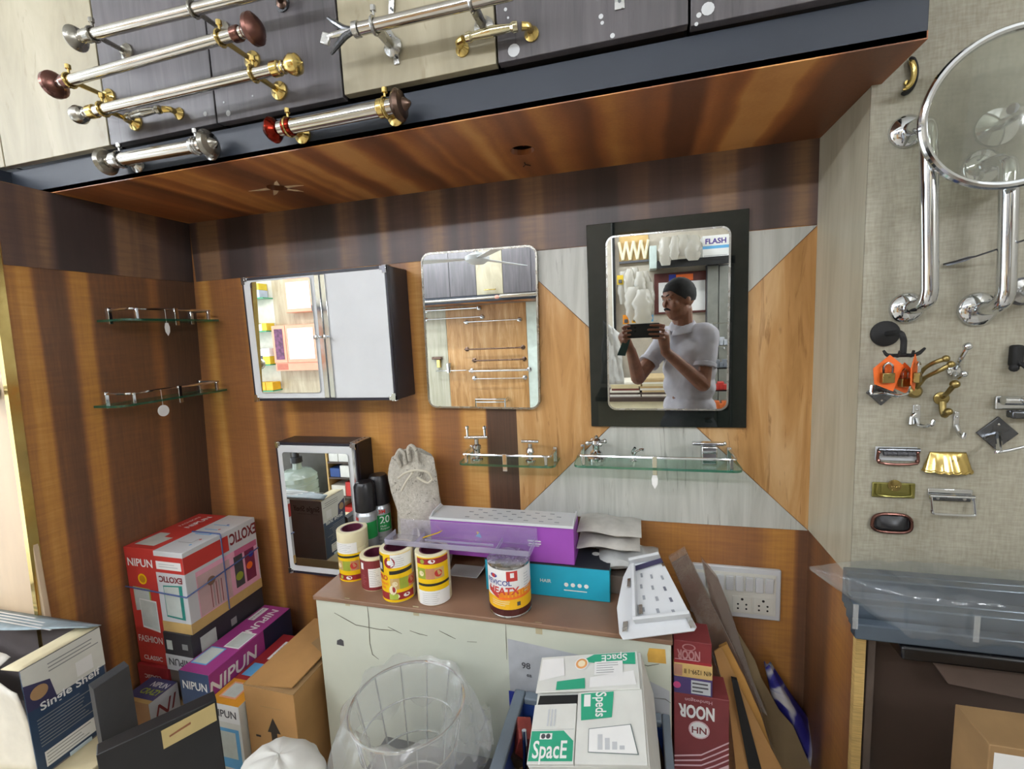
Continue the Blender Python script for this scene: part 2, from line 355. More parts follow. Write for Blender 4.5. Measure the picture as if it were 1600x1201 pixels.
CREAMST = stone('cream_travertine', 'A8A48E', 'BBB7A2', 'C8C4B2', '857E68', sx=20, seed=9, dens=.66)
BEIGEDOOR = stone('beige_door', '928A72', 'A69D84', 'B2AA92', '86795C', rough=.4, sx=8, seed=2)
DARKDOOR = stone('dark_ash_door', '484547', '555154', '625D60', '343234', rough=.38, sx=30, seed=6)
PLY = mat('ply_edge', 'C8A868', .7, var=.2, scale=30, stretch=(1, 1, 12)); DKBROWN = mat('dark_brown_laminate', '4A3C34', .45, var=.12, scale=5)
# ------------------------------------------------------------------ room shell
RX0, RX1, RY, ZC = -4.4, 1.45, -3.45, 2.75
FLOORM = mat('floor_tile', 'C4BFB6', .35, var=.12, scale=3)
struct('floor', MB().bx(RX0, RX1, RY-.1, .12, -.06, 0), FLOORM)
struct('ceiling', MB().bx(RX0, RX1, RY-.1, .12, ZC, ZC+.06), mat('ceiling_paint', 'E2E2DE', .8, var=.03))
wb = struct('wall_back', MB().bx(XL-.2, XR+.03, 0, .1, 0, ZC), W_BACK)
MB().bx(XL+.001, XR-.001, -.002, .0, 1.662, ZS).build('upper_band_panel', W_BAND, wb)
ix0, ix1, iz0, iz1 = -.332, XR-.002, .916, 1.660
icx, icz = (ix0+ix1)/2, (iz0+iz1)/2
def inlay(tri, m):
    c = V((sum(p[0] for p in tri)/3, 0, sum(p[1] for p in tri)/3)); pts = []
    for p in tri:
        q = V((p[0], 0, p[1])); pts.append(q + (c-q).normalized()*.0016)
    MB().prism([(p.x, -.0035, p.z) for p in pts], (0, .0035, 0)).build('inlay_panel', m, wb)
inlay([(ix0, iz1), (ix1, iz1), (icx, icz)], GREYST); inlay([(ix0, iz0), (ix1, iz0), (icx, icz)], GREYST)
inlay([(ix0, iz0), (ix0, iz1), (icx, icz)], OCHRE); inlay([(ix1, iz0), (ix1, iz1), (icx, icz)], OCHRE)
LX = lambda z: XL-(ZS-z)*.06      # the left panel leans out slightly towards its foot
wl = struct('wall_left', MB().prism([(LX(0), -.49, 0), (XL, -.49, ZS), (XL-.14, -.49, ZS), (XL-.2, -.49, 0)], (0, .49, 0)), W_LEFT)
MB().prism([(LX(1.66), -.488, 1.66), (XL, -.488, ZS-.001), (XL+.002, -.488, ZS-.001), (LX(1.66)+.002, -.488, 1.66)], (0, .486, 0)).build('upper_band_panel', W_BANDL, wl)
wr = struct('wall_right', MB().bx(XR, XR+.012, -.262, 0, 0, .858).bx(XR, XR+.012, -.2355, 0, .8585, ZS), W_RIGHT)
MB().prism([(XR-.003, -.002, .919), (XR-.003, -.002, ZS-.001), (XR-.003, -.2355, ZS-.001), (XR-.003, -.2355, .922)], (.003, 0, 0)).build('return_panel', CREAMST, wr)
MB().bx(XR-.003, XR+.014, -.275, -.2625, 0, .872).build('ply_edge_strip', PLY, wr)
hb = struct('wall_display', MB().bx(XR-.003, RX1, YB, YB+.004, .862, 2.05), BOARD)
MB().bx(XR+.013, RX1, YB-.004, YB+.004, 2.053, ZC).build('upper_board', BOARD, hb)
struct('wall_light_block', MB().bx(XR+.0125, RX1, YB+.0045, YB+.06, 0, ZC), mat('light_block_paint', 'B9B4A6', .7))  # unseen backing, added to keep outside light from leaking through the board seam
struct('wall_right_end', MB().bx(RX1, RX1+.08, RY, .1, 0, ZC), mat('side_wall_paint', 'C9C4B8', .7))
struct('wall_rear', MB().bx(RX0, RX1, RY-.1, RY, 0, ZC), mat('rear_wall_paint', 'B9B0A0', .7))
# soffit with two round openings cut for downlights
bm_holes = [(at(816, 235, z=ZS), .028), (at(433, 293, z=ZS), .026)]
def soffit():
    x0, x1, y0, y1 = XL-.06, XR+.012, YF, 0.0
    bm = bmesh.new(); n = 20; outer = [bm.verts.new((x, y, ZS)) for x, y in ((x0, y0), (x1, y0), (x1, y1), (x0, y1))]
    edges = [bm.edges.new((outer[i], outer[(i+1) % 4])) for i in range(4)]
    for c, r in bm_holes:
        ring = [bm.verts.new((c.x+r*math.cos(k*2*math.pi/n), c.y+r*math.sin(k*2*math.pi/n), ZS)) for k in range(n)]
        edges += [bm.edges.new((ring[k], ring[(k+1) % n])) for k in range(n)]
    bmesh.ops.triangle_fill(bm, use_beauty=True, edges=edges)
    g = bmesh.ops.extrude_face_region(bm, geom=bm.faces[:]); bmesh.ops.translate(bm, verts=[e for e in g['geom'] if isinstance(e, bmesh.types.BMVert)], vec=(0, 0, .012))
    bmesh.ops.recalc_face_normals(bm, faces=bm.faces)
    me = bpy.data.meshes.new('soffit'); bm.to_mesh(me); bm.free(); me.materials.append(W_SOFF)
    o = bpy.data.objects.new('trim_1', me); C.objects.link(o); o['kind'] = 'structure'; MW[o.name] = Matrix.Identity(4); return o
sf = soffit()
tag(sf, 'wood laminate soffit under the overhead cupboards')
for i, (c, r) in enumerate(bm_holes):
    cols = ('B03A30', 'D8C23A', '3A3A3E')
    for k in range(3):
        a = k*2.1+i; p = V((c.x, c.y, ZS))
        pts = [p + V((.016*math.cos(a+q*.5), .012*math.sin(a+q*.6), .05-.012*q)) for q in range(4)] + [p + V((.012*math.cos(a+2.4), .01*math.sin(a+2.4), .03))]
        MB().tube(pts, .0016, 6).build('loose_wire', mat('wire_'+cols[k], cols[k], .4), sf)
# pencilled Y beside one opening and torn laminate round the other
pY = at(821, 257, z=ZS-.0006); INK = mat('ink', '2A2422', .7)
MB().tube([pY+V((-.008, .012, 0)), pY, pY+V((.010, .012, 0))], .0013, 5).tube([pY, pY+V((.001, -.014, 0))], .0013, 5).build('pencil_mark', INK, sf)
pc, r_ = bm_holes[1]; TORN = mat('torn_laminate', 'D8BC98', .8, var=.2)
for k, (a, L) in enumerate(((.1, .05), (.9, .04), (2.4, .045), (3.2, .06), (5.4, .035))):
    d = V((math.cos(a), math.sin(a), 0)); e = V((-d.y, d.x, 0)); o_ = pc + d*r_*.98 - V((0, 0, .0016))
    MB().prism([o_+e*.007, o_-e*.006, o_+d*L*.6-e*.004, o_+d*L+e*.002], (0, 0, .0014)).build('torn_flake', TORN, sf)
# fascia + overhead cupboards on this side
fa = struct('trim_2', MB().bx(XL-.5, XR+.012, YF-.0, YF+.018, ZS+.0005, 1.922), NAVY, bevel=.0015); tag(fa, 'navy painted fascia board below the overhead cupboards')
struct('trim_3', MB().bx(XL-.5, XL-.1405, -.8, YF+.02, ZS-.0005, 1.92), NAVY); struct('wall_cupboard_back', MB().bx(XL-.5, XR+.012, -.30, -.28, 1.925, ZC), SOOT)
door_edges = [(-1.93, -1.556, BEIGEDOOR), (-1.552, -1.189, BEIGEDOOR), (-1.185, -.873, DARKDOOR), (-.869, -.556, DARKDOOR), (-.552, -.236, BEIGEDOOR), (-.232, .090, DARKDOOR), (.094, XR+.012, DARKDOOR)]
doorlab = ['pale cupboard door at the far left end overhead', 'pale cream overhead cupboard door carrying the rod finials at left', 'dark ash overhead cupboard door behind the brass pull handle', 'dark ash overhead cupboard door left of the cream one',
           'cream overhead cupboard door between two dark ones', 'dark ash overhead cupboard door with white putty spots', 'dark ash overhead cupboard door at the right end']
PUTTY = mat('putty', 'C8CACC', .8, var=.15)
for i, (a, b, m) in enumerate(door_edges):
    z0 = 1.926 if i not in (4, 5) else 1.930
    t = thing('overhead_cupboard', doorlab[i], 'cupboard', (a, -.39, z0), group='overhead cupboards')
    MB().bx(a, b, -.392, -.374, z0, 2.60).build('cupboard_door', m, t, bevel=.0012)
    MB().bx(a+.003, b-.003, -.3735, -.302, z0+.004, ZC-.002).build('carcass', SOOT, t)
    if m is DARKDOOR:
        for px, py, rr in {2: [(321, 178, .005)], 3: [(357, 177, .006), (350, 160, .002), (395, 150, .0018)], 5: [(803, 79, .011), (939, 26, .004), (941, 36, .003), (957, 56, .004), (790, 15, .003), (794, 28, .002)], 6: [(1106, 14, .010), (1092, 24, .004), (1088, 38, .003)]}[i]:
            p = at(px, py, y=-.392); MB().lathe([(rr, -.0008), (rr*.9, .0)], (p.x, -.392, p.z), (0, 1, 0), 12).build('putty_spot', PUTTY, t, smooth=0)
# left end: brass trim and the pale door beyond it
t = struct('door_1', MB().bx(-2.35, LX(1.2)-.012, -.505, -.492, 0, 1.85), mat('pale_door_wood', 'D8BFA0', .45, var=.08, stretch=(1, 1, .2)), bevel=.002)
MB().lathe([(.0, .0), (.02, .0), (.022, .01), (.012, .02), (.012, .04), (.024, .05), (.022, .066), (0, .07)], (XL-.085, -.506, 1.36), (0, -1, 0), 16).build('door_knob', STEEL, t)
t = struct('trim_4', MB().prism([(LX(0)-.012, -.512, 0), (LX(0)+.002, -.512, 0), (XL+.002, -.512, 1.85), (XL-.012, -.512, 1.85)], (0, .0215, 0)), GOLD); tag(t, 'brass edge trim where the wooden wall meets the door')
# ------------------------------------------------------------------ tube lights hung below the ceiling
TUBE = emis('tube_glow', 'F4F8FF', TUBE_STRENGTH)
for k, (x, y, z, lab) in enumerate(((-.45, -2.5, 2.42, 'white hanging tube light behind the photographer'), (-1.85, -2.5, 2.42, 'white hanging tube light in front of the rear towel rails'), (-3.2, -2.2, 2.48, 'white hanging tube light toward the shop front'), (-2.5, -1.7, 2.5, 'white hanging tube light over the left boxes'))):
    t = thing('tube_light', lab, 'light', (x, y, z-.03), group='hanging tube lights')
    MB().bx(x-.62, x+.62, y-.03, y+.03, z+.025, z+.06).build('batten', WHITE, t, bevel=.003)
    MB().cyl((x-.58, y, z), (x+.58, y, z), .022, 12).build('tube', TUBE, t)
    for q in (-.6, .6): MB().bx(x+q-.02, x+q+.02, y-.025, y+.025, z-.025, z+.024).build('end_cap', WHITE, t); MB().cyl((x+q*.8, y, z+.0605), (x+q*.8, y, ZC), .006, 8).build('hanger_rod', WHITE, t)
t = thing('tube_light', 'added fill tube light on the right end wall', 'light', (RX1-.04, -1.9, 2.1), group='hanging tube lights')  # extra fill lamp, added out of view to brighten the left wall
MB().bx(RX1-.035, RX1-.0005, -2.52, -1.28, 2.09, 2.15).build('batten', WHITE, t, bevel=.003); MB().cyl((RX1-.06, -2.48, 2.12), (RX1-.06, -1.32, 2.12), .022, 12).build('tube', TUBE, t)
for q in (-2.5, -1.3): MB().bx(RX1-.085, RX1-.0355, q-.02, q+.02, 2.095, 2.145).build('end_cap', WHITE, t)
# ------------------------------------------------------------------ mirrors on the back wall
def round_mirror(t, cx, cz, w_, h, r, y0, thick, rim_m, rim=.005, tilt=0):
    """rounded rectangle mirror: rim frame + silvered pane, standing off the wall"""
    R = Matrix.Rotation(tilt, 3, 'Y')
    o = rrect(w_, h, r); i = rrect(w_-2*rim, h-2*rim, max(r-rim, .002)); n = len(o); P = lambda p, y: V((cx, y, cz)) + R @ V((p[0], 0, p[1]))
    mb = MB(); vs = [P(p, y0-thick) for p in o] + [P(p, y0-thick) for p in i] + [P(p, y0) for p in o] + [P(p, y0) for p in i]
    fs = []
    for k in range(n):
        q = (k+1) % n; fs += [(k, q, n+q, n+k), (k, 2*n+k, 2*n+q, q), (n+k, n+q, 3*n+q, 3*n+k), (2*n+k, 3*n+k, 3*n+q, 2*n+q)]
    mb.add(vs, fs).build('rim', rim_m, t, smooth=50)
    MB().prism([P(p, y0-thick+.0015) for p in i], (0, thick-.002, 0)).build('mirror_pane', MIRROR, t, smooth=0)
a, b = at(654, 398, y=-.02), at(848, 640, y=-.02)
t = thing('wall_mirror', 'rounded mirror with thin steel rim hanging left of the inlaid panel', 'mirror', ((a.x+b.x)/2, -.001, b.z))
round_mirror(t, (a.x+b.x)/2-.001, (a.z+b.z)/2+.002, b.x-a.x-.004, a.z-b.z-.002, .028, -.001, .018, PEWTER, .005, math.radians(1.0))
a, b = at(916, 352, y=-.012), at(1166, 668, y=-.012)
t = thing('framed_mirror', 'rounded mirror mounted on a black smoked glass panel, reflecting the photographer', 'mirror', ((a.x+b.x)/2, -.001, b.z))
MB().bx(a.x, b.x, -.014, -.0045, b.z, a.z).build('smoked_panel', SMOKED, t, bevel=.001)
a, b = at(945, 370, y=-.03), at(1139, 641, y=-.03)
round_mirror(t, (a.x+b.x)/2, (a.z+b.z)/2, b.x-a.x, a.z-b.z, .022, -.0145, .0155, STEEL, .004, math.radians(.4))
# ------------------------------------------------------------------ mirror cabinets
def corner_bracket(p, cx, cz, sx, sz, y0, y1, d=.022, s=.02):
    """metal corner: L plates on the front and a cap over the edge"""
    mb = MB(); mb.bx(min(cx, cx-sx*s), max(cx, cx-sx*s), y0-.0025, y0+.006, min(cz, cz-sz*.012), max(cz, cz-sz*.012))
    mb.bx(min(cx, cx-sx*.012), max(cx, cx-sx*.012), y0-.0027, y0+.006, min(cz, cz-sz*s), max(cz, cz-sz*s))
    mb.bx(min(cx-sx*.012, cx+sx*.0022), max(cx-sx*.012, cx+sx*.0022), y0-.002, y0+d, min(cz, cz+sz*.0022), max(cz, cz+sz*.0022))
    mb.build('corner_bracket', CHROME, p, bevel=.0006)
YC = -.118
a = at(377, 436, y=YC); b = at(621, 625, y=YC); zt = at(606, 412, y=YC).z
zt = (a.z+zt)/2; x0, x1, z0, z1 = a.x, b.x-.004, b.z, zt
t = thing('mirror_cabinet', 'black wall cabinet with two white doors, mirror on the left door', 'cabinet', ((x0+x1)/2, -.06, z0))
MB().bx(x0, x1, YC+.014, -.001, z0, z1).build('cabinet_body', NAVYBLACK, t, bevel=.0015)
MB().bx(x0, x1, YC+.0005, YC+.0135, z0, z0+.007).bx(x0, x1, YC+.0005, YC+.0135, z1-.008, z1).bx(x0, x0+.006, YC+.0005, YC+.0135, z0+.0075, z1-.0085).bx(x1-.005, x1, YC+.0005, YC+.0135, z0+.0075, z1-.0085).build('edge_frame', NAVYBLACK, t)
xm = at(508, 520, y=YC).x
for k, (u0, u1) in enumerate(((x0+.0065, xm-.002), (xm+.002, x1-.0055))):
    d = MB().bx(u0, u1, YC-.001, YC+.0125, z0+.0078, z1-.0088).build('door', WHITE, t, bevel=.001)
    e = u1 if k == 0 else u0
    MB().bx(min(e, e+(-1 if k == 0 else 1)*.0155), max(e, e+(-1 if k == 0 else 1)*.0155), YC-.0045, YC-.0013, z0+.009, z1-.010).build('edge_strip', CHROME, d, bevel=.001)
    kx = e + (-.012 if k == 0 else .012)
    MB().lathe([(0, -.024), (.006, -.022), (.007, -.018), (.0035, -.012), (.0035, 0)], (kx, YC-.0045, (z0+z1)/2), (0, 1, 0), 14).build('knob', CHROME, d)
    if k == 0:
        q0, q1 = at(391, 446, y=YC), at(512, 613, y=YC); q2 = at(468, 434, y=YC)
        MB().prism([(V((q0.x+.004+(q1.x-.02-q0.x-.004)/2, YC-.005, (q2.z+q1.z)/2)) + V((p[0], 0, p[1]))) for p in rrect(q1.x-.02-q0.x-.004, q2.z-q1.z-.002, .008)], (0, .0035, 0)).build('mirror_pane', MIRROR, d, smooth=0)
for sx, cx in ((-1, x0), (1, x1)):
    for sz, cz in ((-1, z0), (1, z1)): corner_bracket(t, cx, cz, sx, sz, YC, -.03)
MB().bx(x1-.030, x1-.003, YC+.02, -.004, z1+.0003, z1+.002).build('top_hinge_strip', STEEL, t)
CAB = (x0, x1, z0, z1)
# small cabinet standing behind the counter
YC2 = -.088
a, b = at(430, 692, y=YC2), at(553, 694, y=YC2); z0 = at(447, 893, y=YC2).z; x0, x1, z1 = a.x, b.x+.004, (a.z+b.z)/2+.002
t = thing('mirror_cabinet', 'small black cabinet with white framed mirror door above the boxes', 'cabinet', ((x0+x1)/2, -.045, z0))
MB().bx(x0, x1, YC2+.014, -.001, z0, z1).build('cabinet_body', BLACK, t, bevel=.0015)
MB().bx(x0, x1, YC2+.0005, YC2+.0135, z0, z0+.008).bx(x0, x1, YC2+.0005, YC2+.0135, z1-.008, z1).bx(x0, x0+.006, YC2+.0005, YC2+.0135, z0+.0085, z1-.0085).bx(x1-.004, x1, YC2+.0005, YC2+.0135, z0+.0085, z1-.0085).build('edge_frame', NAVYBLACK, t)
d = MB().bx(x0+.0065, x1-.0045, YC2-.001, YC2+.0125, z0+.0088, z1-.0088).build('door', WHITE, t, bevel=.001)
MB().prism([(V(((x0+x1)/2, YC2-.0045, (z0+z1)/2)) + V((p[0], 0, p[1]))) for p in rrect(x1-x0-.052, z1-z0-.060, .008)], (0, .0033, 0)).build('mirror_pane', MIRROR, d, smooth=0)
MB().bx(x1-.0115, x1-.0055, YC2-.003, YC2-.0012, z0+.01, z1-.012).build('edge_strip', CHROME, d)
for sx, cx in ((-1, x0), (1, x1)):
    for sz, cz in ((-1, z0), (1, z1)): corner_bracket(t, cx, cz, sx, sz, YC2, -.03, s=.018)
MB().bx(x1-.026, x1-.002, YC2+.012, -.004, z1+.0003, z1+.002).build('top_hinge_strip', STEEL, t)
for k in range(4): MB().lathe([(.004, 0), (.003, .0012)], (x1-.013, YC2+.022+.017*k, z1+.002), (0, 0, 1), 10).build('rivet', CHROME, t)
# ------------------------------------------------------------------ glass shelves
def glass_shelf(name, lab, O, ux, L, D, z, group, posts=True, tagshape=None, rail_gap=.03, tag_u=None, rh=.024):
    """O: wall point at shelf start, ux: direction along wall, shelf comes out D along n"""
    ux = V(ux); n = V((0, -1, 0)) if abs(ux.x) > .5 else V((1, 0, 0)); O = V(O); P = lambda u, d, h: O + ux*u + n*d + V((0, 0, h))
    t = thing(name, lab, 'shelf', P(L/2, D/2, 0), group=group)
    r = .02; pts = [(0, .002), (L, .002)] + [(L-r+r*math.cos(k*math.pi/10), D-r+r*math.sin(k*math.pi/10)) for k in range(6)] + [(r-r*math.sin(k*math.pi/10), D-r+r*math.cos(k*math.pi/10)) for k in range(6)]
    th = .006; k = len(pts); mb = MB()
    mb.add([P(u, d, 0) for u, d in pts] + [P(u, d, th) for u, d in pts], [tuple(range(k))[::-1], tuple(range(k, 2*k))], 0)
    mb.add([P(u, d, 0) for u, d in pts] + [P(u, d, th) for u, d in pts], [(i, (i+1) % k, k+(i+1) % k, k+i) for i in range(k)], 1)
    mb.build('glass_pane', [GLASSM, GLASSE], t, smooth=0)
    g = rail_gap; d0 = D-.008
    MB().tube([P(g, .003, th+rh), P(g, d0-.01, th+rh), P(g+.006, d0, th+rh), P(L-g-.006, d0, th+rh), P(L-g, d0-.01, th+rh), P(L-g, .003, th+rh)], .0034, 8).build('rail', CHROME, t)
    for u in (g, L-g):
        MB().bx(*sorted((P(u-.005, 0, 0).x, P(u+.005, .012, 0).x)), *sorted((P(u-.005, .0015, 0).y, P(u+.005, .012, 0).y)), z-.006, z+th+rh+.006).build('wall_clip', CHROME, t, bevel=.001)
        p = P(u+(.012 if u < L/2 else -.012), d0, 0); MB().box(p+V((0, 0, th+rh/2)), (.008, .008, rh+.004)).build('rail_post', CHROME, t, bevel=.001)
    p = P(L/2, d0+.004, 0); MB().box(p+V((0, 0, (th+rh)/2-.004)), (.012, .006, th+rh+.018) if abs(ux.x) > .5 else (.006, .012, th+rh+.018)).build('centre_clip', CHROME, t, bevel=.001)
    if tagshape:
        u = tag_u; q = P(u, d0+.005, th+rh); st = MB().tube([q, q+V((0, 0, -.03)), q+V((0, 0, -.045))], .0005, 5).build('tag_string', PAPER, t)
        if tagshape == 'disc': MB().lathe([(.0165, -.0006), (.0165, .0006)], q+V((0, 0, -.062)), n, 24).build('price_tag', PAPER, t, smooth=0)
        else: MB().prism([q+ux*x_+V((0, 0, h)) for x_, h in ((-.004, -.04), (.004, -.04), (.0075, -.052), (.0065, -.066), (0, -.078), (-.0065, -.066), (-.0075, -.052))], n*.001).build('price_tag', PAPER, t, smooth=0)
    return t
g = 'glass shelves on the walls'
a, b = at(716, 727, y=-.09), at(867, 730, y=-.09); zA = (a.z+b.z)/2
glass_shelf('glass_shelf', 'short glass shelf with chrome rail left of the grey inlay', (a.x, 0, zA), (1, 0, 0), b.x-a.x, .095, zA, g, rail_gap=.012)
SH1 = (a.x, b.x, zA+.006)
a, b = at(896, 729, y=-.105), at(1162, 739, y=-.105); zA = (a.z+b.z)/2
glass_shelf('glass_shelf', 'long glass shelf with chrome rail below the black framed mirror', (a.x, 0, zA), (1, 0, 0), b.x-a.x, .11, zA, g, rail_gap=.014, tagshape='drop', tag_u=(b.x-a.x)*.5)
SH2 = (a.x, b.x, zA+.006)
for lab, p0, p1, ts, tu in (('upper glass shelf on the left wooden wall, narrow hanging tag', (172, 506), (352, 500), 'drop', .12), ('lower glass shelf on the left wooden wall, round white tag', (166, 632), (384, 607), 'disc', .115)):
    a, b = at(*p0, x=XL+.05), at(*p1, x=XL+.05); zA = (a.z+b.z)/2
    y0, y1 = (a.y, min(b.y, -.012))
    glass_shelf('glass_shelf', lab, (XL, y0, zA), (0, 1, 0), y1-y0, .10, zA, g, tagshape=ts, tag_u=tu, rh=.028)
# ------------------------------------------------------------------ small fittings standing on the glass shelves
def base(m, x, z, r, y=-.055, h=.008): return MB().lathe([(r, 0), (r, h*.6), (r*.7, h)], (x, y, z), (0, 0, 1), 20).build('foot', CHROME, m)
x = at(746, 715, y=-.055).x; z = SH1[2]+.0003
t = thing('angle_valve', 'chrome valve with T handle and two upright pins on the short shelf', 'valve', (x, -.055, z)); base(t, x, z, .016)
MB().lathe([(.009, .008), (.009, .03), (.012, .032), (.012, .042), (.006, .046), (.006, .06)], (x, -.055, z), (0, 0, 1), 16).build('stem', CHROME, t)
MB().cyl((x-.034, -.055, z+.064), (x+.034, -.055, z+.066), .0048, 12).build('cross_bar', CHROME, t)
for q in (-.026, .026): MB().lathe([(.0035, .066), (.0035, .088), (.0055, .090), (.0055, .096), (0, .099)], (x+q, -.055, z), (0, 0, 1), 10).build('pin', CHROME, t)
x = at(829, 712, y=-.055).x
t = thing('stop_cock', 'small chrome stop cock with T handle at the right of the short shelf', 'valve', (x, -.055, z)); base(t, x, z, .014)
MB().lathe([(.007, .008), (.007, .022), (.012, .026), (.010, .036), (.006, .04), (.006, .05)], (x, -.055, z), (0, 0, 1), 16).build('stem', CHROME, t)
MB().cyl((x-.024, -.055, z+.056), (x+.024, -.055, z+.056), .0042, 12).build('handle', CHROME, t)
x = at(932, 710, y=-.055).x; z = SH2[2]+.0003
t = thing('pillar_tap', 'chrome tap top with cross handle at the left of the long shelf', 'tap', (x, -.055, z)); base(t, x, z, .024, h=.012)
MB().lathe([(.018, .012), (.016, .022), (.009, .028), (.010, .04), (.014, .045), (.013, .054), (.005, .06), (.006, .064), (0, .068)], (x, -.055, z), (0, 0, 1), 18).build('stem', CHROME, t)
for k in range(4):
    a = k*math.pi/2+.5; d = V((math.cos(a), math.sin(a), 0)); o = V((x, -.055, z+.048)); hb_ = MB().tube([o+d*.010, o+d*.022], .0042, 8); hb_.ball(o+d*.025, .0065, 10); hb_.build('handle_arm', CHROME, t)
x = at(990, 715, y=-.055).x
t = thing('robe_hook', 'small chrome double hook standing on the long shelf', 'hook', (x, -.055, z)); base(t, x, z, .009, h=.004)
MB().tube([(x, -.055, z+.003), (x, -.055, z+.014), (x+.006, -.06, z+.026), (x+.018, -.065, z+.034), (x+.026, -.068, z+.034)], [.0035, .0035, .003, .003, .004], 8).build('long_arm', CHROME, t)
MB().tube([(x, -.055, z+.014), (x-.003, -.06, z+.026), (x+.004, -.065, z+.038)], [.003, .003, .0036], 8).build('short_arm', CHROME, t)
x = at(1107, 705, y=-.055).x
t = thing('paper_holder', 'chrome block fitting with flat crosspiece at the right of the long shelf', 'fitting', (x, -.055, z))
MB().bx(x-.018, x+.018, -.072, -.038, z, z+.046).build('block', CHROME, t, bevel=.003)
MB().bx(x-.038, x+.034, -.065, -.045, z+.0463, z+.054).build('crosspiece', CHROME, t, bevel=.002)
MB().ball((x+.037, -.055, z+.0505), .005, 10).build('end_knob', CHROME, t)
# ------------------------------------------------------------------ switch board
a, b = at(1079, 880, y=-.01), at(1219, 971, y=-.01); c = at(1219, 891, y=-.01)
x0, x1, z0, z1 = a.x, b.x, b.z+.001, c.z
t = thing('switch_plate', 'white modular switch board with rockers and two round-pin sockets', 'switch', ((x0+x1)/2, -.001, z0))
MB().bx(x0, x1, -.012, -.0005, z0, z1).build('plate', WHITE, t, bevel=.003)
fr = MB().bx(x0+.012, x1-.012, -.0135, -.0123, z0+.014, z1-.014).build('inner_frame', OFFWHITE, t, bevel=.0005)
wS = (x1-x0-.03)/8.4
for k in range(8):
    u = x0+.0155+k*wS*1.045; MB().box((u+wS*.46, -.0165, z1-.042), (wS*.80, .006, .040), Matrix.Rotation(math.radians(5 if k % 2 else -5), 3, 'X')).build('rocker', WHITE, t, bevel=.001)
for px in (1118, 1159, 1192):
    u = at(px, 945, y=-.012).x; so = MB().bx(u-.023, u+.023, -.0155, -.0138, z0+.018, z0+.062).build('socket', OFFWHITE, t, bevel=.0008)
    for q, h, r in ((0, .014, .0034), (-.010, 0, .0026), (.010, 0, .0026), (-.010, -.012, .0026), (.010, -.012, .0026)):
        MB().lathe([(r, -.0004), (r, .0)], (u+q, -.0156, z0+.040+h), (0, 1, 0), 10).build('socket_hole', SOOT, so, smooth=0)
# ------------------------------------------------------------------ curtain rods on the overhead cupboards
YD = -.392
ROD = chrome('rod_steel', 'C9C5BE', .13)
def knob_prof(kind):
    return {'mushroom': [(.0, -.012), (.008, -.012), (.011, -.004), (.009, .002), (.02, .006), (.027, .014), (.027, .022), (.018, .030), (.008, .033), (0, .034)],
            'ball': [(0, -.01), (.010, -.01), (.012, -.004), (.008, 0), (.008, .004), (.015, .008), (.019, .018), (.017, .028), (.009, .034), (.004, .035), (0, .039)],
            'ring': [(0, -.014), (.012, -.014), (.012, .0), (.010, .002), (.024, .006), (.029, .013), (.024, .020), (.012, .024), (.010, .028), (.004, .036), (0, .038)],
            'urn': [(0, -.014), (.011, -.014), (.013, -.006), (.009, 0), (.010, .004), (.021, .010), (.025, .017), (.021, .024), (.010, .028), (.013, .031), (.008, .036), (0, .037)]}[kind]
def rod(lab, p0, p1, yo, r, ends, brackets, metal=ROD, bm_=GOLD, post=None, n=20):
    """p0,p1 pixel ends; yo stand-off plane; ends: (kind, material) or None"""
    A_, B_ = at(*p0, y=yo), at(*p1, y=yo); d = (B_-A_).normalized()
    t = thing('curtain_rod', lab, 'curtain rod', (A_+B_)/2, group='curtain rod samples')
    MB().cyl(A_, B_, r, n).build('rod', metal, t)
    for e, P, s in ((ends[0], A_, -1), (ends[1], B_, 1)):
        if not e: continue
        f_ = MB().lathe(knob_prof(e[0]), P, d*s, 22).build('finial', e[1], t)
        MB().lathe([(r+.0015, -.030), (r+.003, -.028), (r+.003, -.014), (r+.0015, -.012)], P, d*s, 20).build('collar', e[2] if len(e) > 2 else bm_, f_)
    for k, fr in enumerate(brackets):
        P = A_ + (B_-A_)*fr; q = V((P.x, (YD if P.z > 1.945 else YF)-.0005, P.z))
        br = MB().tube([q, q+V((0, -.008, 0)), P+V((0, r, 0))], [.006, .0045, .0055] if not post else [.011, .008, .009], 12).build('bracket', bm_, t)
        MB().lathe([(.019, 0), (.018, -.004), (.011, -.008), (.008, -.012)], q, (0, 1, 0), 18).build('wall_rose', bm_, br)
        MB().tube([P + V((d.x*0, math.cos(a)*(r+.003), math.sin(a)*(r+.003))) for a in [i*2*math.pi/14 for i in range(14)]], .0028, 6, closed=True).build('rod_ring', bm_, br)
        MB().lathe([(.0025, 0), (.0025, .008), (.0055, .010), (.0055, .018), (0, .021)], P+V((0, 0, r+.003)), (0, 0, 1), 10).build('thumb_screw', bm_, br)
rod('silver curtain rod at the very top left, pewter end knob', (128, 58), (470, -26), -.46, .0105, (('urn', PEWTER), None), (.06, .55), bm_=PEWTER)
rod('silver curtain rod with brown mushroom finials at both ends', (94, 130), (384, 49), -.47, .0105, (('mushroom', COPPER, COPPER), ('mushroom', COPPER, COPPER)), (.06, .88))
rod('silver curtain rod with ball finials above the short brass pull', (134, 177), (446, 104), -.46, .0105, (('ball', PEWTER), ('ball', GOLD)), (.10, .86))
rod('short silver rod at lower left with two pewter ring knobs', (172, 252), (318, 226), -.412, .0135, (('ring', PEWTER), ('ring', PEWTER)), (.12, .93), bm_=STEEL, post=(.012, -.035))
rod('short silver rod with red left finial and ringed brass right end', (438, 201), (614, 166), -.416, .014, (('urn', REDMET, REDMET), ('ring', BRONZE, GOLD)), (.08, .94), post=(.006, -.04))
rod('silver rod at top centre with a forked black and steel end', (563, 45), (800, -11), -.46, .0105, (None, None), (.10, .75), bm_=STEEL, post=(.004, -.05))
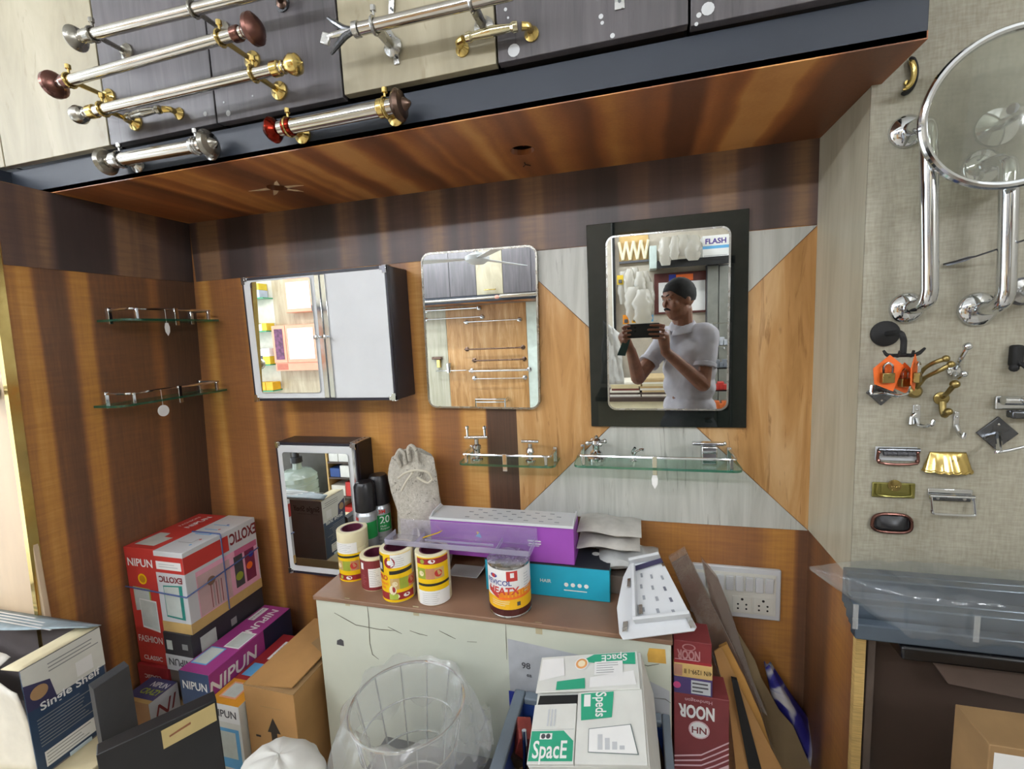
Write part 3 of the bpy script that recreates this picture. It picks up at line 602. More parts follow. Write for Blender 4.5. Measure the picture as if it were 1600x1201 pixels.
def fork(lab):
    P = at(563, 45, y=-.46); d = (P-at(800, -11, y=-.46)).normalized(); u = V((0, 0, 1))
    t = thing('forked_finial', lab, 'finial', P+d*.003)
    MB().lathe([(.013, .002), (.013, .012), (.008, .016)], P, d, 16).build('socket', STEEL, t)
    for s, m, L in ((1, GUNMETAL, .05), (-1, GUNMETAL, .05), (.0, STEEL, .055)):
        o = P+d*.014; MB().tube([o, o+d*L*.35+u*s*.006, o+d*L*.8+u*s*.022, o+d*L+u*s*.030], [.006, .006, .005, .003], 10).build('prong', m, t)
    MB().box(P+d*.072+u*(-.003), (.018, .006, .02), Matrix.Rotation(.4, 3, 'Y')).build('end_plate', STEEL, t, bevel=.002)
fork('forked end piece of black and steel prongs at top centre')
for lab, px0, px1, dz in (('grey slotted metal strap hanging below the top centre rod', (606, 47), (620, 100), 0), ('grey slotted metal strap above the top centre rod', (608, -4), (611, 21), 0)):
    a, b = at(*px0, y=YD-.003), at(*px1, y=YD-.003); t = thing('metal_strap', lab, 'bracket', b)
    m_ = (a+b)/2+V((.006, -.004, .01)); MB().tube([a, m_, b], .0001, 4)
    mb = MB(); w_ = V((.0055, 0, 0)); e = V((0, .0015, 0)); mb.add([a-w_, a+w_, m_+w_, m_-w_, b+w_, b-w_] + [q+e for q in (a-w_, a+w_, m_+w_, m_-w_, b+w_, b-w_)], [(0, 1, 2, 3), (3, 2, 4, 5), (7, 6, 9, 8), (8, 9, 11, 10), (0, 6, 7, 1), (1, 7, 8, 2), (2, 8, 10, 4), (4, 10, 11, 5), (5, 11, 9, 3), (3, 9, 6, 0)]); mb.build('strap', STEEL, t, smooth=0)
    for fr in (.2, .8): MB().lathe([(.0022, 0), (.0022, -.0012), (.0, -.0018)], a+(b-a)*fr+V((.003 if .1 < fr < .9 else 0, -.0035, 0)), (0, 1, 0), 10).build('screw', GUNMETAL, t)
p = at(442, 6, y=YD); t = thing('finial_knob', 'grey bell shaped knob fixed to the dark door at the top', 'knob', p)
MB().lathe([(.012, 0), (.012, -.004), (.006, -.008), (.006, -.02), (.014, -.032), (.017, -.045), (.010, -.052), (0, -.053)], p, (-.25, 1, -.1), 18).build('bell', BRONZE, t); MB().lathe([(.016, .0), (.016, -.003)], p, (0, 1, 0), 16).build('plate', GUNMETAL, t)
p = at(968, 2, y=YD-.002); t = thing('metal_strap', 'small grey steel plate screwed to the dark door at the top right', 'bracket', p)
MB().bx(p.x-.008, p.x+.008, YD-.0025, YD-.0003, p.z-.012, p.z+.03).build('strap', STEEL, t, bevel=.0005); MB().lathe([(.0028, 0), (.0028, -.0012)], (p.x, YD-.0027, p.z), (0, 1, 0), 10).build('screw', GUNMETAL, t)
def pull(lab, p0, p1, mid):
    a, b = at(*p0, y=YD), at(*p1, y=YD); t = thing('pull_handle', lab, 'handle', (a+b)/2, group='cupboard pull handles'); o = V((0, -.028, 0)); u = (b-a).normalized()
    for P in (a, b):
        MB().lathe([(.013, 0), (.013, -.003), (.009, -.007), (.006, -.012)], P, (0, 1, 0), 16).build('foot', GOLD, t)
        MB().tube([P+V((0, -.008, 0)), P+o*.8, P+o+u*(.012 if P == a else -.012)], [.006, .006, .007], 10).build('neck', GOLD, t)
    L = (b-a).length; MB().tube([a+o+u*L*f_ + V((0, -.004*math.sin(math.pi*f_), 0)) for f_ in (.14, .2, .24, .35, .5, .65, .76, .8, .86)], [.008, .009, .006, .0075, .0085, .0075, .006, .009, .008], 12).build('grip', mid, t)
pull('short brass and silver pull handle on the dark door at left', (213, 193), (281, 178), PEWTER)
pull('brass pull handle with a white glazed grip bridging cream and dark doors', (723, 78), (831, 54), chrome('pale_gold', 'E6DDB8', .15))
# ------------------------------------------------------------------ counter
ZK, YK, KX0, KX1 = .77, -.28, -.84, .066
COUNTERW = mat('painted_counter', 'C9CDBE', .5, var=.05, scale=5, bump=.03); TOPBR = mat('brown_counter_top', '8A6A54', .45, var=.16, scale=6)
t = thing('counter', 'low off-white painted counter with worn brown top against the wall', 'counter', ((KX0+KX1)/2, -.14, 0))
MB().bx(KX0, KX1, YK, -.002, 0, ZK-.012).build('carcass', COUNTERW, t, bevel=.002)
MB().bx(KX0-.004, KX1+.003, YK-.006, -.002, ZK-.0115, ZK).build('counter_top', TOPBR, t, bevel=.002)
fc = Face(t, (-(KX1-KX0)/2, YK+.14, 0), (1, 0, 0), (0, 0, 1)); L = KX1-KX0
TAPEM = mat('old_tape', 'B9AE8C', .6); CRK = mat('crack_dark', '55503F', .8); GPANEL = mat('grey_sticker', 'B4B7BC', .5); BLUEP = mat('blue_sticker', '2C3C9C', .45); GLUE = mat('glue_stain', 'C79A44', .7, var=.3)
def cpt(px, py): p = at(px, py, y=YK); return p.x-KX0, p.z
for px, py, w_, h in ((543, 940, .014, .022), (650, 954, .016, .026), (842, 981, .016, .03)):
    u, v = cpt(px, py); fc.rect(u-w_/2, v-h/2, u+w_/2, v+h/2, TAPEM); fc.done('old_tape_patch'); fc.mb, fc.mats = MB(), []
u, v = cpt(532, 1003); fc.poly([(u-.012, v-.008), (u+.01, v-.010), (u+.010, v+.006), (u+.002, v+.010), (u-.01, v+.004)], DKGREY); fc.done('grey_patch'); fc.mb, fc.mats = MB(), []
u0, v0 = cpt(793, 996); u1, v1 = cpt(880, 1010); fc.poly([(u0, .18), (L-.004, .18), (L-.004, v0-.075), (u0+.25, v0-.026), (u0, v0-.002)], GPANEL)
u2, v2 = cpt(795, 1078); u3, v3 = cpt(825, 1080); fc.rect(u2, .2, u3, v2, BLUEP, .0003); fc.done('poster'); fc.mb, fc.mats = MB(), []
u, v = cpt(1026, 1024); fc.poly([(u-.018, v-.018), (u+.020, v-.016), (u+.018, v+.018), (u-.016, v+.016), (u-.020, v)], GLUE)
fc.done('glue_stain')
fc.text('98', cpt(822, 1040)[0], cpt(822, 1040)[1], .022, DKGREY, bold=.02); fc.text('ea', cpt(827, 1056)[0], cpt(827, 1052)[1]-.004, .014, DKGREY, bold=.02)
for pts in ([(522, 957), (540, 967), (556, 976), (577, 980), (592, 983), (606, 984), (616, 985)], [(573, 940), (576, 965), (578, 1005), (582, 1022), (592, 1030)], [(606, 979), (618, 985), (628, 990)], [(640, 985), (655, 990), (668, 993)], [(686, 985), (700, 992), (712, 998)], [(730, 1002), (745, 1003)], [(790, 970), (791, 1000), (792, 1030)], [(998, 1036), (1012, 1040), (1030, 1037)], [(1022, 1090), (1040, 1092), (1048, 1098)]):
    q = [at(px, py, y=YK-.0004) for px, py in pts]; MB().tube(q, [.0004]+[.0009]*(len(q)-2)+[.0004], 5).build('crack', CRK, t)

class Cyl(Face):
    """print wrapped round an upright can: a = angle*r from the -y side, b = height"""
    def __init__(s, parent, r, lift=.0005): s.p, s.r, s.l, s.mb, s.mats = parent, r, lift, MB(), []
    def pt(s, a, b, l=0):
        th = a/s.r; rr = s.r+s.l+l; return V((rr*math.sin(th), -rr*math.cos(th), b))
    def rect(s, a0, b0, a1, b1, m, l=0):
        n = max(2, int(abs(a1-a0)/s.r/.18)+1)
        for i in range(n):
            u0, u1 = a0+(a1-a0)*i/n, a0+(a1-a0)*(i+1)/n; s.mb.add([s.pt(u0, b0, l), s.pt(u1, b0, l), s.pt(u1, b1, l), s.pt(u0, b1, l)], [(0, 1, 2, 3)], s.mi(m))
        return s
    def skew(s, a0, a1, b00, b01, h, m, l=0):
        n = max(2, int(abs(a1-a0)/s.r/.18)+1)
        for i in range(n):
            u0, u1 = a0+(a1-a0)*i/n, a0+(a1-a0)*(i+1)/n; c0, c1 = b00+(b01-b00)*i/n, b00+(b01-b00)*(i+1)/n
            s.mb.add([s.pt(u0, c0, l), s.pt(u1, c1, l), s.pt(u1, c1+h, l), s.pt(u0, c0+h, l)], [(0, 1, 2, 3)], s.mi(m))
        return s
TAPE = mat('masking_tape', 'E9E0BC', .6, var=.03); SKIN_P = mat('print_skin', 'C58A68', .6); OLIVE = mat('print_olive', '9AA63A', .6)
CVIEW = lambda x, y: math.atan2(-x, -(CAM.y-y))*0
def tape_pack(lab, px, py, n, r, m_edge, style, rz, h=.047, wobble=0):
    p = at(px, py, z=ZK); t = thing('masking_tape_roll', lab, 'tape', (p.x, p.y, ZK+.0003), rz, group='masking tape packs on the counter')
    for k in range(n):
        dx = wobble*random.uniform(-1, 1); z0 = k*h+.0002; ri = r-.011
        o = MB().lathe([(ri, z0), (r-.001, z0), (r, z0+.0015), (r, z0+h-.0015), (r-.001, z0+h-.0004), (ri, z0+h-.0004), (ri, z0)], (dx, 0, 0), (0, 0, 1), 36).build('tape_roll', m_edge, t, local=True, smooth=40)
        MB().lathe([(ri-.004, z0), (ri-.0002, z0), (ri-.0002, z0+h-.001), (ri-.004, z0+h-.001), (ri-.004, z0)], (dx, 0, 0), (0, 0, 1), 30).build('core', CORE, o, local=True)
    H = n*h; c = Cyl(t, r+abs(wobble)+.0002); a0, a1 = -r*1.1, r*1.35; dk = mat('label_black', '26241C', .5)
    if style == 'red':
        c.rect(-r*1.6, .003, a1, H-.006, MAROON); c.rect(r*.72, .003, a1, H-.006, YELLOW, .0002); c.rect(-r*.25, .012, r*.55, H*.70, PAPER, .0003); c.rect(-r*.85, H*.66, -r*.6, H*.86, PAPER, .0003)
        c.lines(-r*.2, .016, r*.48, H*.66, 9, GREYP, .18, .0004); c.lines(-r*.95, .016, -r*.42, H*.5, 6, mat('pale_red', 'B46A6C', .5), .2, .0004)
        for q in (.62, .45, .25): c.disc(r*.98, H*q, r*.12, RED, .0004)
        c.rect(r*.82, H*.08, r*1.2, H*.2, MAROON, .0004)
    else:
        b0, b1 = {'low': (0, H*.58), 'all': (.002, H-.003), 'up': (H*.30, H-.004)}[style]; hh = b1-b0; sk = .12*hh
        if style == 'all': c.rect(-r*1.5, b0, a1, b1, YELLOW)
        else: c.rect(a0*.62 if style == 'up' else a0, b0, a1, b1, YELLOW); 
        if style == 'low': c.rect(a0, b1, a0+r*1.6, H*.80, PAPER); c.lines(a0+r*.1, b1+.004, a0+r*1.5, H*.79, 5, GREYP, .12, .0004)
        if style == 'up': c.rect(-r*.68, 0.002, a1, b0, PAPER, .0001); c.lines(-r*.4, .004, r*.8, b0-.004, 6, GREYP, .12, .0004)
        if style == 'all': c.rect(r*.02, b1-hh*.28, a1, b1-.001, PAPER, .0002); c.lines(r*.1, b1-hh*.26, r*.95, b1-.006, 5, GREYP, .14, .0004)
        q0 = -r*.1 if style == 'all' else (a0 if style == 'low' else -r*.66)
        bands = dict(low=(.06, .24, .40, .74, .84), all=(.05, .20, .27, .50, .58), up=(.80, .97, .36, .68, .14))[style]
        c.rect(q0 if style != 'all' else -r*1.4, b0+hh*bands[0], a1, b0+hh*bands[1], DKRED, .0003)
        for k in (0, 1, 2): c.rect(q0+r*(.02+.55*k), b0+hh*bands[2], q0+r*(.55+.55*k), b0+hh*bands[3], (TAN, OLIVE, SKIN_P)[(k+(style == 'up')) % 3], .0004)
        c.disc(q0+r*1.3, b0+hh*(bands[2]+bands[3])/2, r*.22, RED, .0006); c.disc(q0+r*.3, b0+hh*(bands[2]+bands[3])/2, r*.16, mat('print_cream', 'E8D9B0', .6), .0006)
        c.skew(q0, a1, b0+hh*bands[4], b0+hh*(bands[4]+.03), hh*.075, dk, .0004)
        c.disc(q0+r*.95, b0+hh*(bands[0]+bands[1])/2, r*.2, PAPER, .0005, ry=r*.12); c.disc(q0+r*.4, b0+hh*(bands[0]+bands[1])/2, r*.13, OLIVE if style != 'all' else CREAM, .0005)
        if style == 'all':
            c.disc(-r*.05, b0+hh*.83, r*.34, DKRED, .0006); c.disc(-r*.05, b0+hh*.83, r*.15, PAPER, .0008); c.rect(-r*1.1, b0+hh*.60, -r*.5, b0+hh*.95, dk, .0004); c.rect(-r*1.0, b0+hh*.66, -r*.6, b0+hh*.80, LGREY, .0006)
            c.disc(r*.05, b0+hh*.26, r*.22, TAPE, .0007, ry=r*.3); c.disc(r*.12, b0+hh*.27, r*.09, DKRED, .0009, ry=r*.18); c.rect(-r*.18, b0+hh*.06, r*.35, b0+hh*.18, LIME, .0007)
            c.text('PRO', -r*.62, b0+hh*.50, r*.42, RED, bold=.03, l=.0009); c.text('MASKING', -r*.62, b0+hh*.38, r*.2, ORANGE, bold=.02, l=.0009); c.text('TAPE', -r*.62, b0+hh*.29, r*.2, ORANGE, bold=.02, l=.0009)
    c.done('label')
    return t
tape_pack('tall cream masking tape pack with yellow label, beside the spray cans', 556, 896, 3, .0425, TAPE, 'low', .35, wobble=.001)
tape_pack('short masking tape pack in a dark red sleeve', 590, 911, 2, .041, TAPE, 'red', .30, h=.046)
tape_pack('masking tape pack wholly wrapped in a yellow label', 625, 927, 3, .043, CREAM, 'all', .10, h=.0445)
tape_pack('cream masking tape pack in the row with plain left side', 680, 931, 3, .044, TAPE, 'up', .10, h=.0440)
# adhesive can
p = at(798, 946, z=ZK); t = thing('adhesive_can', 'white, orange and yellow adhesive tin at the counter edge', 'can', (p.x, p.y, ZK+.0003), .05)
r = .0515; H = .128
MB().lathe([(r-.002, 0), (r+.001, .001), (r+.001, .004), (r, .005), (r, H-.006), (r+.0015, H-.004), (r+.0015, H-.001), (r-.002, H)], n=40).build('tin', STEEL, t, local=True)
MB().lathe([(r-.002, H-.004), (r-.006, H-.008), (r-.012, H-.003), (0, H-.003)], n=36).build('lid', STEEL, t, local=True)
c = Cyl(t, r); AMB = mat('amber', 'E8861E', .4); FLAME = mat('flame_yellow', 'F0B81E', .4)
c.rect(-r*2.2, .010, r*2.2, H-.007, PAPER); c.rect(-r*2.2, .006, r*2.2, .022, mat('can_brown', '4A1E1A', .4), .0002)
c.skew(-r*2.2, 0, .022, .022, .03, FLAME, .0002); c.skew(0, r*2.2, .022, .022, .045, FLAME, .0002); c.skew(-r*.3, r*2.2, .050, .060, .016, AMB, .0003); c.skew(-r*.9, -r*.3, .062, .048, .010, RED, .0004); c.skew(-r*.3, r*2.2, .046, .052, .006, ORANGE, .0004)
c.rect(r*.10, H-.035, r*.62, H-.010, RED, .0003); c.rect(r*.28, H-.026, r*.46, H-.014, PAPER, .0005); c.rect(r*.55, .030, r*.72, .040, dk_ if False else DKGREY, .0004)
c.disc(-r*.55, H-.024, .010, BLUEP, .0004, ry=.005); c.disc(-r*.55, H-.024, .005, RED, .0006); c.lines(-r*.7, .030, r*.3, .045, 3, PAPER, .2, .0006); c.lines(r*.95, H-.07, r*1.3, H-.02, 7, LGREY, .3, .0004)
c.done('label'); c.text('FEVICOL', -r*.32, H-.040, .0175, mat('logo_blue', '2A3A8C', .5), bold=.012, l=.0006); c.text('HEATX', -r*.12, H-.060, .0245, RED, bold=.03, l=.0006, shear=.1)
# spray cans
def spray(lab, px, py, y, big):
    top = at(px, py, y=y); H = top.z-ZK; r = .030; t = thing('spray_can', lab, 'spray can', (top.x, y, ZK+.0003), .12, group='aerosol cans')
    MB().lathe([(r-.003, 0), (r, .003), (r, H*.60), (r-.001, H*.61), (r-.005, H*.64)], n=30).build('can_body', mat('can_silver', 'B9BEC2', .3, .6), t, local=True)
    MB().lathe([(r-.004, H*.645), (r+.0005, H*.65), (r+.0005, H*.94), (r-.006, H*.985), (0, H*.99)], n=30).build('cap', BLACK, t, local=True)
    c = Cyl(t, r); c.rect(-r*.2 if big else -r*.8, H*.34, r*1.6, H*.535, CANGREEN); c.lines(-r*.3, H*.1, r*.5, H*.30, 5, GREYP, .25); c.done('label')
    c.text('3M', r*.55 if big else -r*.7, H*.575, H*.06, RED, bold=.04); 
    if big: c.text('20', r*.25, H*.475, H*.12, PAPER, bold=.008, l=.0007, align='LEFT'); c.text('Multi', r*.3, H*.405, H*.032, PAPER, l=.0007, align='LEFT'); c.text('Purpose', r*.3, H*.375, H*.032, PAPER, l=.0007, align='LEFT')
    return t
spray('front spray can with black cap beside the tall tape pack', 568, 750, -.100, False); spray('rear spray can with black cap, white 20 on green', 590, 739, -.050, True)
# ------------------------------------------------------------------ canvas drawstring bag
CANVAS = None
s = NT('floral_canvas'); v = s.coord(); n1 = s.noise(v, 34, 5, .7, 2.5); n2 = s.noise(v, 90, 3)
s.link(s.mix(.3, s.ramp(n1, [(.36, lin('5E5A52')), (.44, lin('C2BDB0')), (.55, lin('A29C90')), (.62, lin('CFCBC0')), (.7, lin('6E685E'))]), s.ramp(n2, [(.3, lin('8E887C')), (.7, lin('D5D1C6'))])), s.b.inputs['Base Color']); s.setp(Roughness=.85); s.bump(n2, .3, .003); CANVAS = s.m
a = at(652, 838, y=-.10); bx_, bz = a.x, ZK
t = thing('canvas_bag', 'grey floral canvas pouch with tie and handle leaning on the wall', 'bag', (bx_, -.085, bz))
def bagf(u, v):
    th = u*2*math.pi; h = v; top = at(650, 712, y=-.09).z-ZK
    wx = (.082*(1-.22*h**2.2)+.005*math.sin(9*h)) ; wy = .034*(1-.62*h**2)
    rr = 1+.05*math.sin(5*th+3*h)+.10*h*math.sin(7*th+11*h)+.05*math.sin(9*th+7*h)*h
    x = -.012*h + wx*math.cos(th)*rr + (.010*math.sin(6*h))
    return (bx_+x, -.075+wy*math.sin(th)*rr+.012*h, bz+.0006+top*h*(1-.04*math.cos(th*2)*h))
MB().grid(bagf, 34, 26).build('pouch', CANVAS, t, smooth=60, weld=True)
zt = at(650, 715, y=-.09).z
MB().tube([(bx_-.045, -.085, zt-.03), (bx_-.052, -.09, zt+.005), (bx_-.040, -.09, zt+.022), (bx_-.030, -.088, zt+.012), (bx_-.028, -.085, zt-.02)], .006, 8).build('left_loop', CANVAS, t)
MB().tube([(bx_-.014, -.085, zt-.01), (bx_-.014, -.09, zt+.025), (bx_-.002, -.092, zt+.036), (bx_+.010, -.09, zt+.024), (bx_+.012, -.085, zt-.012)], .006, 8).build('handle_loop', CANVAS, t)
TIE = mat('pale_tie', 'C9C3B2', .8)
MB().tube([(bx_-.04, -.112, zt-.055), (bx_-.01, -.118, zt-.035), (bx_+.02, -.116, zt-.028), (bx_+.052, -.11, zt-.034), (bx_+.064, -.108, zt-.055), (bx_+.05, -.11, zt-.066), (bx_+.02, -.114, zt-.05)], .0032, 8).build('tie', TIE, t)
MB().tube([(bx_-.03, -.116, zt-.09), (bx_-.01, -.12, zt-.06), (bx_+.01, -.118, zt-.035)], .0035, 8).build('tie_end', TIE, t)
MB().grid(lambda u, v: (bx_+.01+.036*(u-.5)*(1.6-v), -.118-.004*math.sin(9*u)-.006*(1-v), bz+.07+.06*v), 10, 8).build('front_pocket', mat('pale_canvas', 'B9B6AE', .85, var=.1, bump=.2), t, solid=.003)
# ------------------------------------------------------------------ teal box, purple box, white rack
pf = at(953.5, 941.5, z=ZK); zt = at(953.5, 890, y=pf.y).z; xl = at(760, 920, y=pf.y).x
t, F, (w_, d, h) = carton('appliance_box', 'teal and black box under the purple box', 'box', xl, pf.x, pf.y, pf.y+.10, ZK+.0004, zt, TEAL)
MB().bx(-w_/2-.0006, w_/2+.0006, -d/2-.0006, d/2+.0006, h-.002, h+.0012).build('black_lid', mat('charcoal_print', '2B2E36', .45), t, local=True)
f = F['front']
for k in range(4): f.disc(w_*.665+k*w_*.052, h*.42, .0055, PAPER); 
f.lines(w_*.645, h*.22, w_*.85, h*.28, 1, PAPER, .5); f.done(); f.text('HAIR', w_*.50, h*.48, .013, PAPER, bold=.01)
f = Face(t, (-w_/2, -d/2, h+.0012), (1, 0, 0), (0, 1, 0)); f.disc(w_*.88, d*.72, .010, PAPER); f.done('lid_mark')
TEALTOP = zt+.0016
q = at(896, 869, y=pf.y+.002); py0 = pf.y+.002; pa = at(672, 812, y=py0+.0)
xr_, xl_ = at(897, 850, y=py0).x, at(673, 830, y=py0).x; ph = at(897, 826, y=py0).z-TEALTOP
t, F, (w_, d, h) = carton('tray_box', 'long purple box lying on the teal box with white tray top', 'box', xl_, xr_, py0, py0+.085, TEALTOP+.0003, TEALTOP+ph, PURPLE)
f = F['front']; f.lines(w_*.70, h*.48, w_*.80, h*.62, 2, PAPER, .5); f.poly([(w_*.33, h*.60), (w_*.36, h*.72), (w_*.375, h*.56)], SKYB, .0002); f.poly([(w_*.345, h*.64), (w_*.36, h*.72), (w_*.34, h*.74)], YELLOW, .0004); f.done(); F['front'].text('stainless', w_*.735, h*.60, .010, PAPER); F['front'].text('strainer', w_*.735, h*.47, .010, PAPER)
t = thing('perforated_tray', 'white slotted plastic drainer tray lying on the purple box', 'tray', ((xl_+xr_)/2, py0+.0425, TEALTOP+ph+.0008))
z0 = TEALTOP+ph+.001; MB().bx(xl_, xr_, py0-.002, py0+.087, z0, z0+.004).build('tray_base', WHITE, t, bevel=.001)
MB().bx(xl_, xr_, py0-.004, py0-.002, z0, z0+.007).build('front_lip', WHITE, t); 
SLOT = mat('slot_shadow_gap', '8E9298', .6)
for i in range(13):
    for j in range(4):
        if i % 2 == j % 2: x = xl_+(xr_-xl_)*(.26+i*.052); MB().bx(x-.006, x+.006, py0+.016+j*.017, py0+.020+j*.017, z0+.0041, z0+.0047).build('slot', SLOT, t, smooth=0)
for x, s in ((xl_, 1), (xr_, -1)): MB().prism([(x, py0, z0+.0045), (x, py0+.02, z0+.014), (x, py0+.07, z0+.016), (x, py0+.085, z0+.0045)], (s*.003, 0, 0)).build('end_wall', WHITE, t, smooth=0)
# leaning white rack at the right end
A0, A1, B1, B0 = at(981, 878, y=-.17), at(1031, 868, y=-.17), at(1091, 984, y=-.318), at(966, 1000, y=-.318)
RACK = thing('soap_rack', 'white slotted plastic rack leaning over the counter right end', 'rack', (A0+A1+B0+B1)/4)
def rp(u, v, l=0):
    p = (A0*(1-u)+A1*u)*(1-v)+(B0*(1-u)+B1*u)*v; n = (A1-A0).cross(A0-B0).normalized(); n = n if n.y < 0 else -n; return p+n*l
MB().prism([rp(.08, 0), rp(1, 0), rp(1.0, .5), rp(1, .96), rp(.95, 1), rp(.06, 1), rp(0, .92), rp(-.10, .6), rp(-.08, .2)], rp(0, 0, -.004)-rp(0, 0)).build('plate', WHITE, RACK, bevel=.001)
for i in range(3):
    for j in range(4): u, v = .36+i*.22-.03*(j % 2), .20+j*.15+.04*i; MB().prism([rp(u, v, .0008), rp(u+.045, v, .0008), rp(u+.05, v+.055, .0008), rp(u+.005, v+.055, .0008)], rp(0, 0, .0006)-rp(0, 0)).build('slot', mat('slot_grey', '6C6F7C', .6) if (i, j) in ((2, 1), (2, 2)) else SLOT, RACK, smooth=0)
for (u0, v0), (u1, v1) in (((.10, .03), (1, .03)), ((.22, .82), (1, .84)), ((.22, .10), (.24, .80))):
    a, b = rp(u0, v0, .001), rp(u1, v1, .001); d = (b-a).normalized(); n = (rp(0, 0, 1)-rp(0, 0)); e = d.cross(n)*.0035
    MB().prism([a-e, b-e, b+e, a+e], n*.02).build('rail', WHITE, RACK, bevel=.001)
for u, v in ((.93, .05), (.92, .86), (.05, .80), (.28, .62), (.06, .25)): MB().prism([rp(u, v, .003), rp(u+.07, v, .003), rp(u+.07, v+.12, .003), rp(u, v+.12, .003)], rp(0, 0, .002)-rp(0, 0)).build('clip', STEEL, RACK, bevel=.0005)
MB().prism([rp(.25, .10, .006), rp(1, .06, .006), rp(1, .12, .006), rp(.25, .17, .006)], rp(0, 0, .0015)-rp(0, 0)).build('dark_groove', mat('dark_violet', '2E2A48', .5), RACK)
# clear tray over the tape rolls and tin
zt_ = ZK+.1365; pL, pR = at(600, 852, z=zt_), at(828, 868, z=zt_); x0, x1, y0 = pL.x, pR.x, (pL.y+pR.y)/2
t = thing('acrylic_tray', 'clear plastic tray resting across the tape packs and the tin', 'tray', ((x0+x1)/2, y0+.05, zt_))
y1 = y0+.058; zb = zt_+.001
MB().bx(x0, x1, y0, y1, zb, zb+.002).build('tray_floor', ACRYL, t)
for nm, b in (('front_lip', (x0, x1, y0-.0022, y0-.0002, zb, zb+.014)), ('rear_wall', (x0+.015, x1+.008, y1+.0002, y1+.0027, zb, zb+.046)), ('end_wall', (x0-.0022, x0-.0002, y0, y1, zb, zb+.016)), ('end_wall', (x1+.0002, x1+.0022, y0, y1, zb, zb+.018)), ('divider', (x0+.085, x0+.087, y0, y1, zb+.0022, zb+.014)), ('divider', (x1-.085, x1-.083, y0, y1, zb+.0022, zb+.014)), ('groove', (x0+.10, x1-.10, y0+.03, y0+.032, zb+.0022, zb+.008))):
    MB().bx(*b).build(nm, ACRYLE if nm != 'rear_wall' else ACRYL, t, bevel=.0006)
MB().tube([(x0+.10, y0+.02, zb+.016), (x0+.13, y0+.05, zb+.018), (x0+.135, y0+.075, zb+.016)], .0015, 6).build('rubber_band', YELLOW, t)
# white channel piece behind the cream tape
p = at(730, 902, z=ZK); t = thing('channel_bracket', 'white folded metal channel behind the cream tape', 'bracket', (p.x, p.y+.03, ZK))
MB().prism([(p.x-.06, p.y, ZK+.0005), (p.x+.028, p.y, ZK+.0005), (p.x+.030, p.y, ZK+.0025), (p.x+.050, p.y, ZK+.030), (p.x+.048, p.y, ZK+.031), (p.x+.027, p.y, ZK+.003), (p.x-.06, p.y, ZK+.003)], (0, .06, 0)).build('channel', WHITE, t, smooth=0)
# grey pouches behind the boxes
POUCH = mat('silver_grey_pouch', 'BDBAB4', .5, var=.18, scale=22, bump=.3)
for k, (lab, pa_, pb_, y, hh) in enumerate((('crumpled grey pouch on top of the pile behind the purple box', (905, 818), (1002, 822), -.075, .022), ('flat grey pouch in the middle of the pile by the wall', (905, 838), (1000, 845), -.085, .022), ('clear wrapped grey pouch lowest in the pile by the wall', (930, 866), (1030, 872), -.09, .04))):
    a, b = at(*pa_, y=y), at(*pb_, y=y); zc_ = (a.z+b.z)/2; x0, x1 = a.x, b.x; sd = k*5.3
    def pf_(u, v, x0=x0, x1=x1, zc_=zc_, hh=hh, sd=sd, y=y):
        th = v*2*math.pi; e = 1-abs(2*u-1)**4*.8
        return (x0+(x1-x0)*u, min(-.004, y+.058*math.cos(th)+.006*math.sin(9*u+sd)), zc_+(hh/2)*math.sin(th)*e*(1+.25*math.sin(14*u+sd+2*math.cos(th)))+.004*math.sin(5*u+sd))
    tag(MB().grid(pf_, 26, 12).build('grey_pouch', POUCH if k < 2 else mat('pale_pouch', 'B9BBBA', .4, var=.15, scale=18, bump=.3), weld=True), lab, 'pouch', 'grey pouches behind the boxes')
# prop for the pouches: the plain box they lie on
pz = at(940, 885, y=-.09).z
t, F, _ = carton('plain_box', 'plain grey box under the grey pouches behind the teal box', 'box', at(905, 870, y=-.09).x, at(1025, 880, y=-.09).x-.02, -.13, -.02, ZK+.0004, pz, GREYCARD)
# ------------------------------------------------------------------ boxes in the left corner
LOGOW = PAPER; PHOTO = mat('photo_mirror_grey', 'C4CCC6', .5, var=.12, scale=18)
bz = .40
carton('storage_carton', 'plain brown storage carton on the floor under the printed boxes', 'carton', -1.50, -1.14, -.315, -.05, .0, bz-.002, KRAFT2)
zt = .862
# tall red box
t, F, (w_, d, h) = carton('mirror_box', 'tall red box with mirror pictures against the left wall', 'box', -1.489, -1.370, -.30, -.05, bz+.09, zt, RED)
f = F['front']; f.disc(w_*.5, h*.74, .017, YELLOW); f.disc(w_*.5, h*.74, .012, mat('gold_print', 'C88A1E', .5), .0002)
f.poly([(w_*.14, h*.50), (w_*.70, h*.48), (w_*.70, h*.66), (w_*.14, h*.67)], LIME); f.poly([(w_*.15, h*.46), (w_*.66, h*.49), (w_*.66, h*.655), (w_*.15, h*.665)], PHOTO, .0002)
f.poly([(w_*.30, h*.32), (w_*.86, h*.29), (w_*.86, h*.56), (w_*.30, h*.57)], PAPER, .0004); f.poly([(w_*.32, h*.335), (w_*.84, h*.31), (w_*.84, h*.55), (w_*.32, h*.56)], PHOTO, .0006); f.done()
f.text('NIPUN', w_*.5, h*.875, .034, LOGOW, bold=.02, maxw=w_*.82); f.text('FASHION', w_*.48, h*.215, .030, LOGOW, bold=.01, maxw=w_*.8); f.text('CLASSIC', w_*.48, h*.05, .020, LOGOW, bold=.02, maxw=w_*.7)
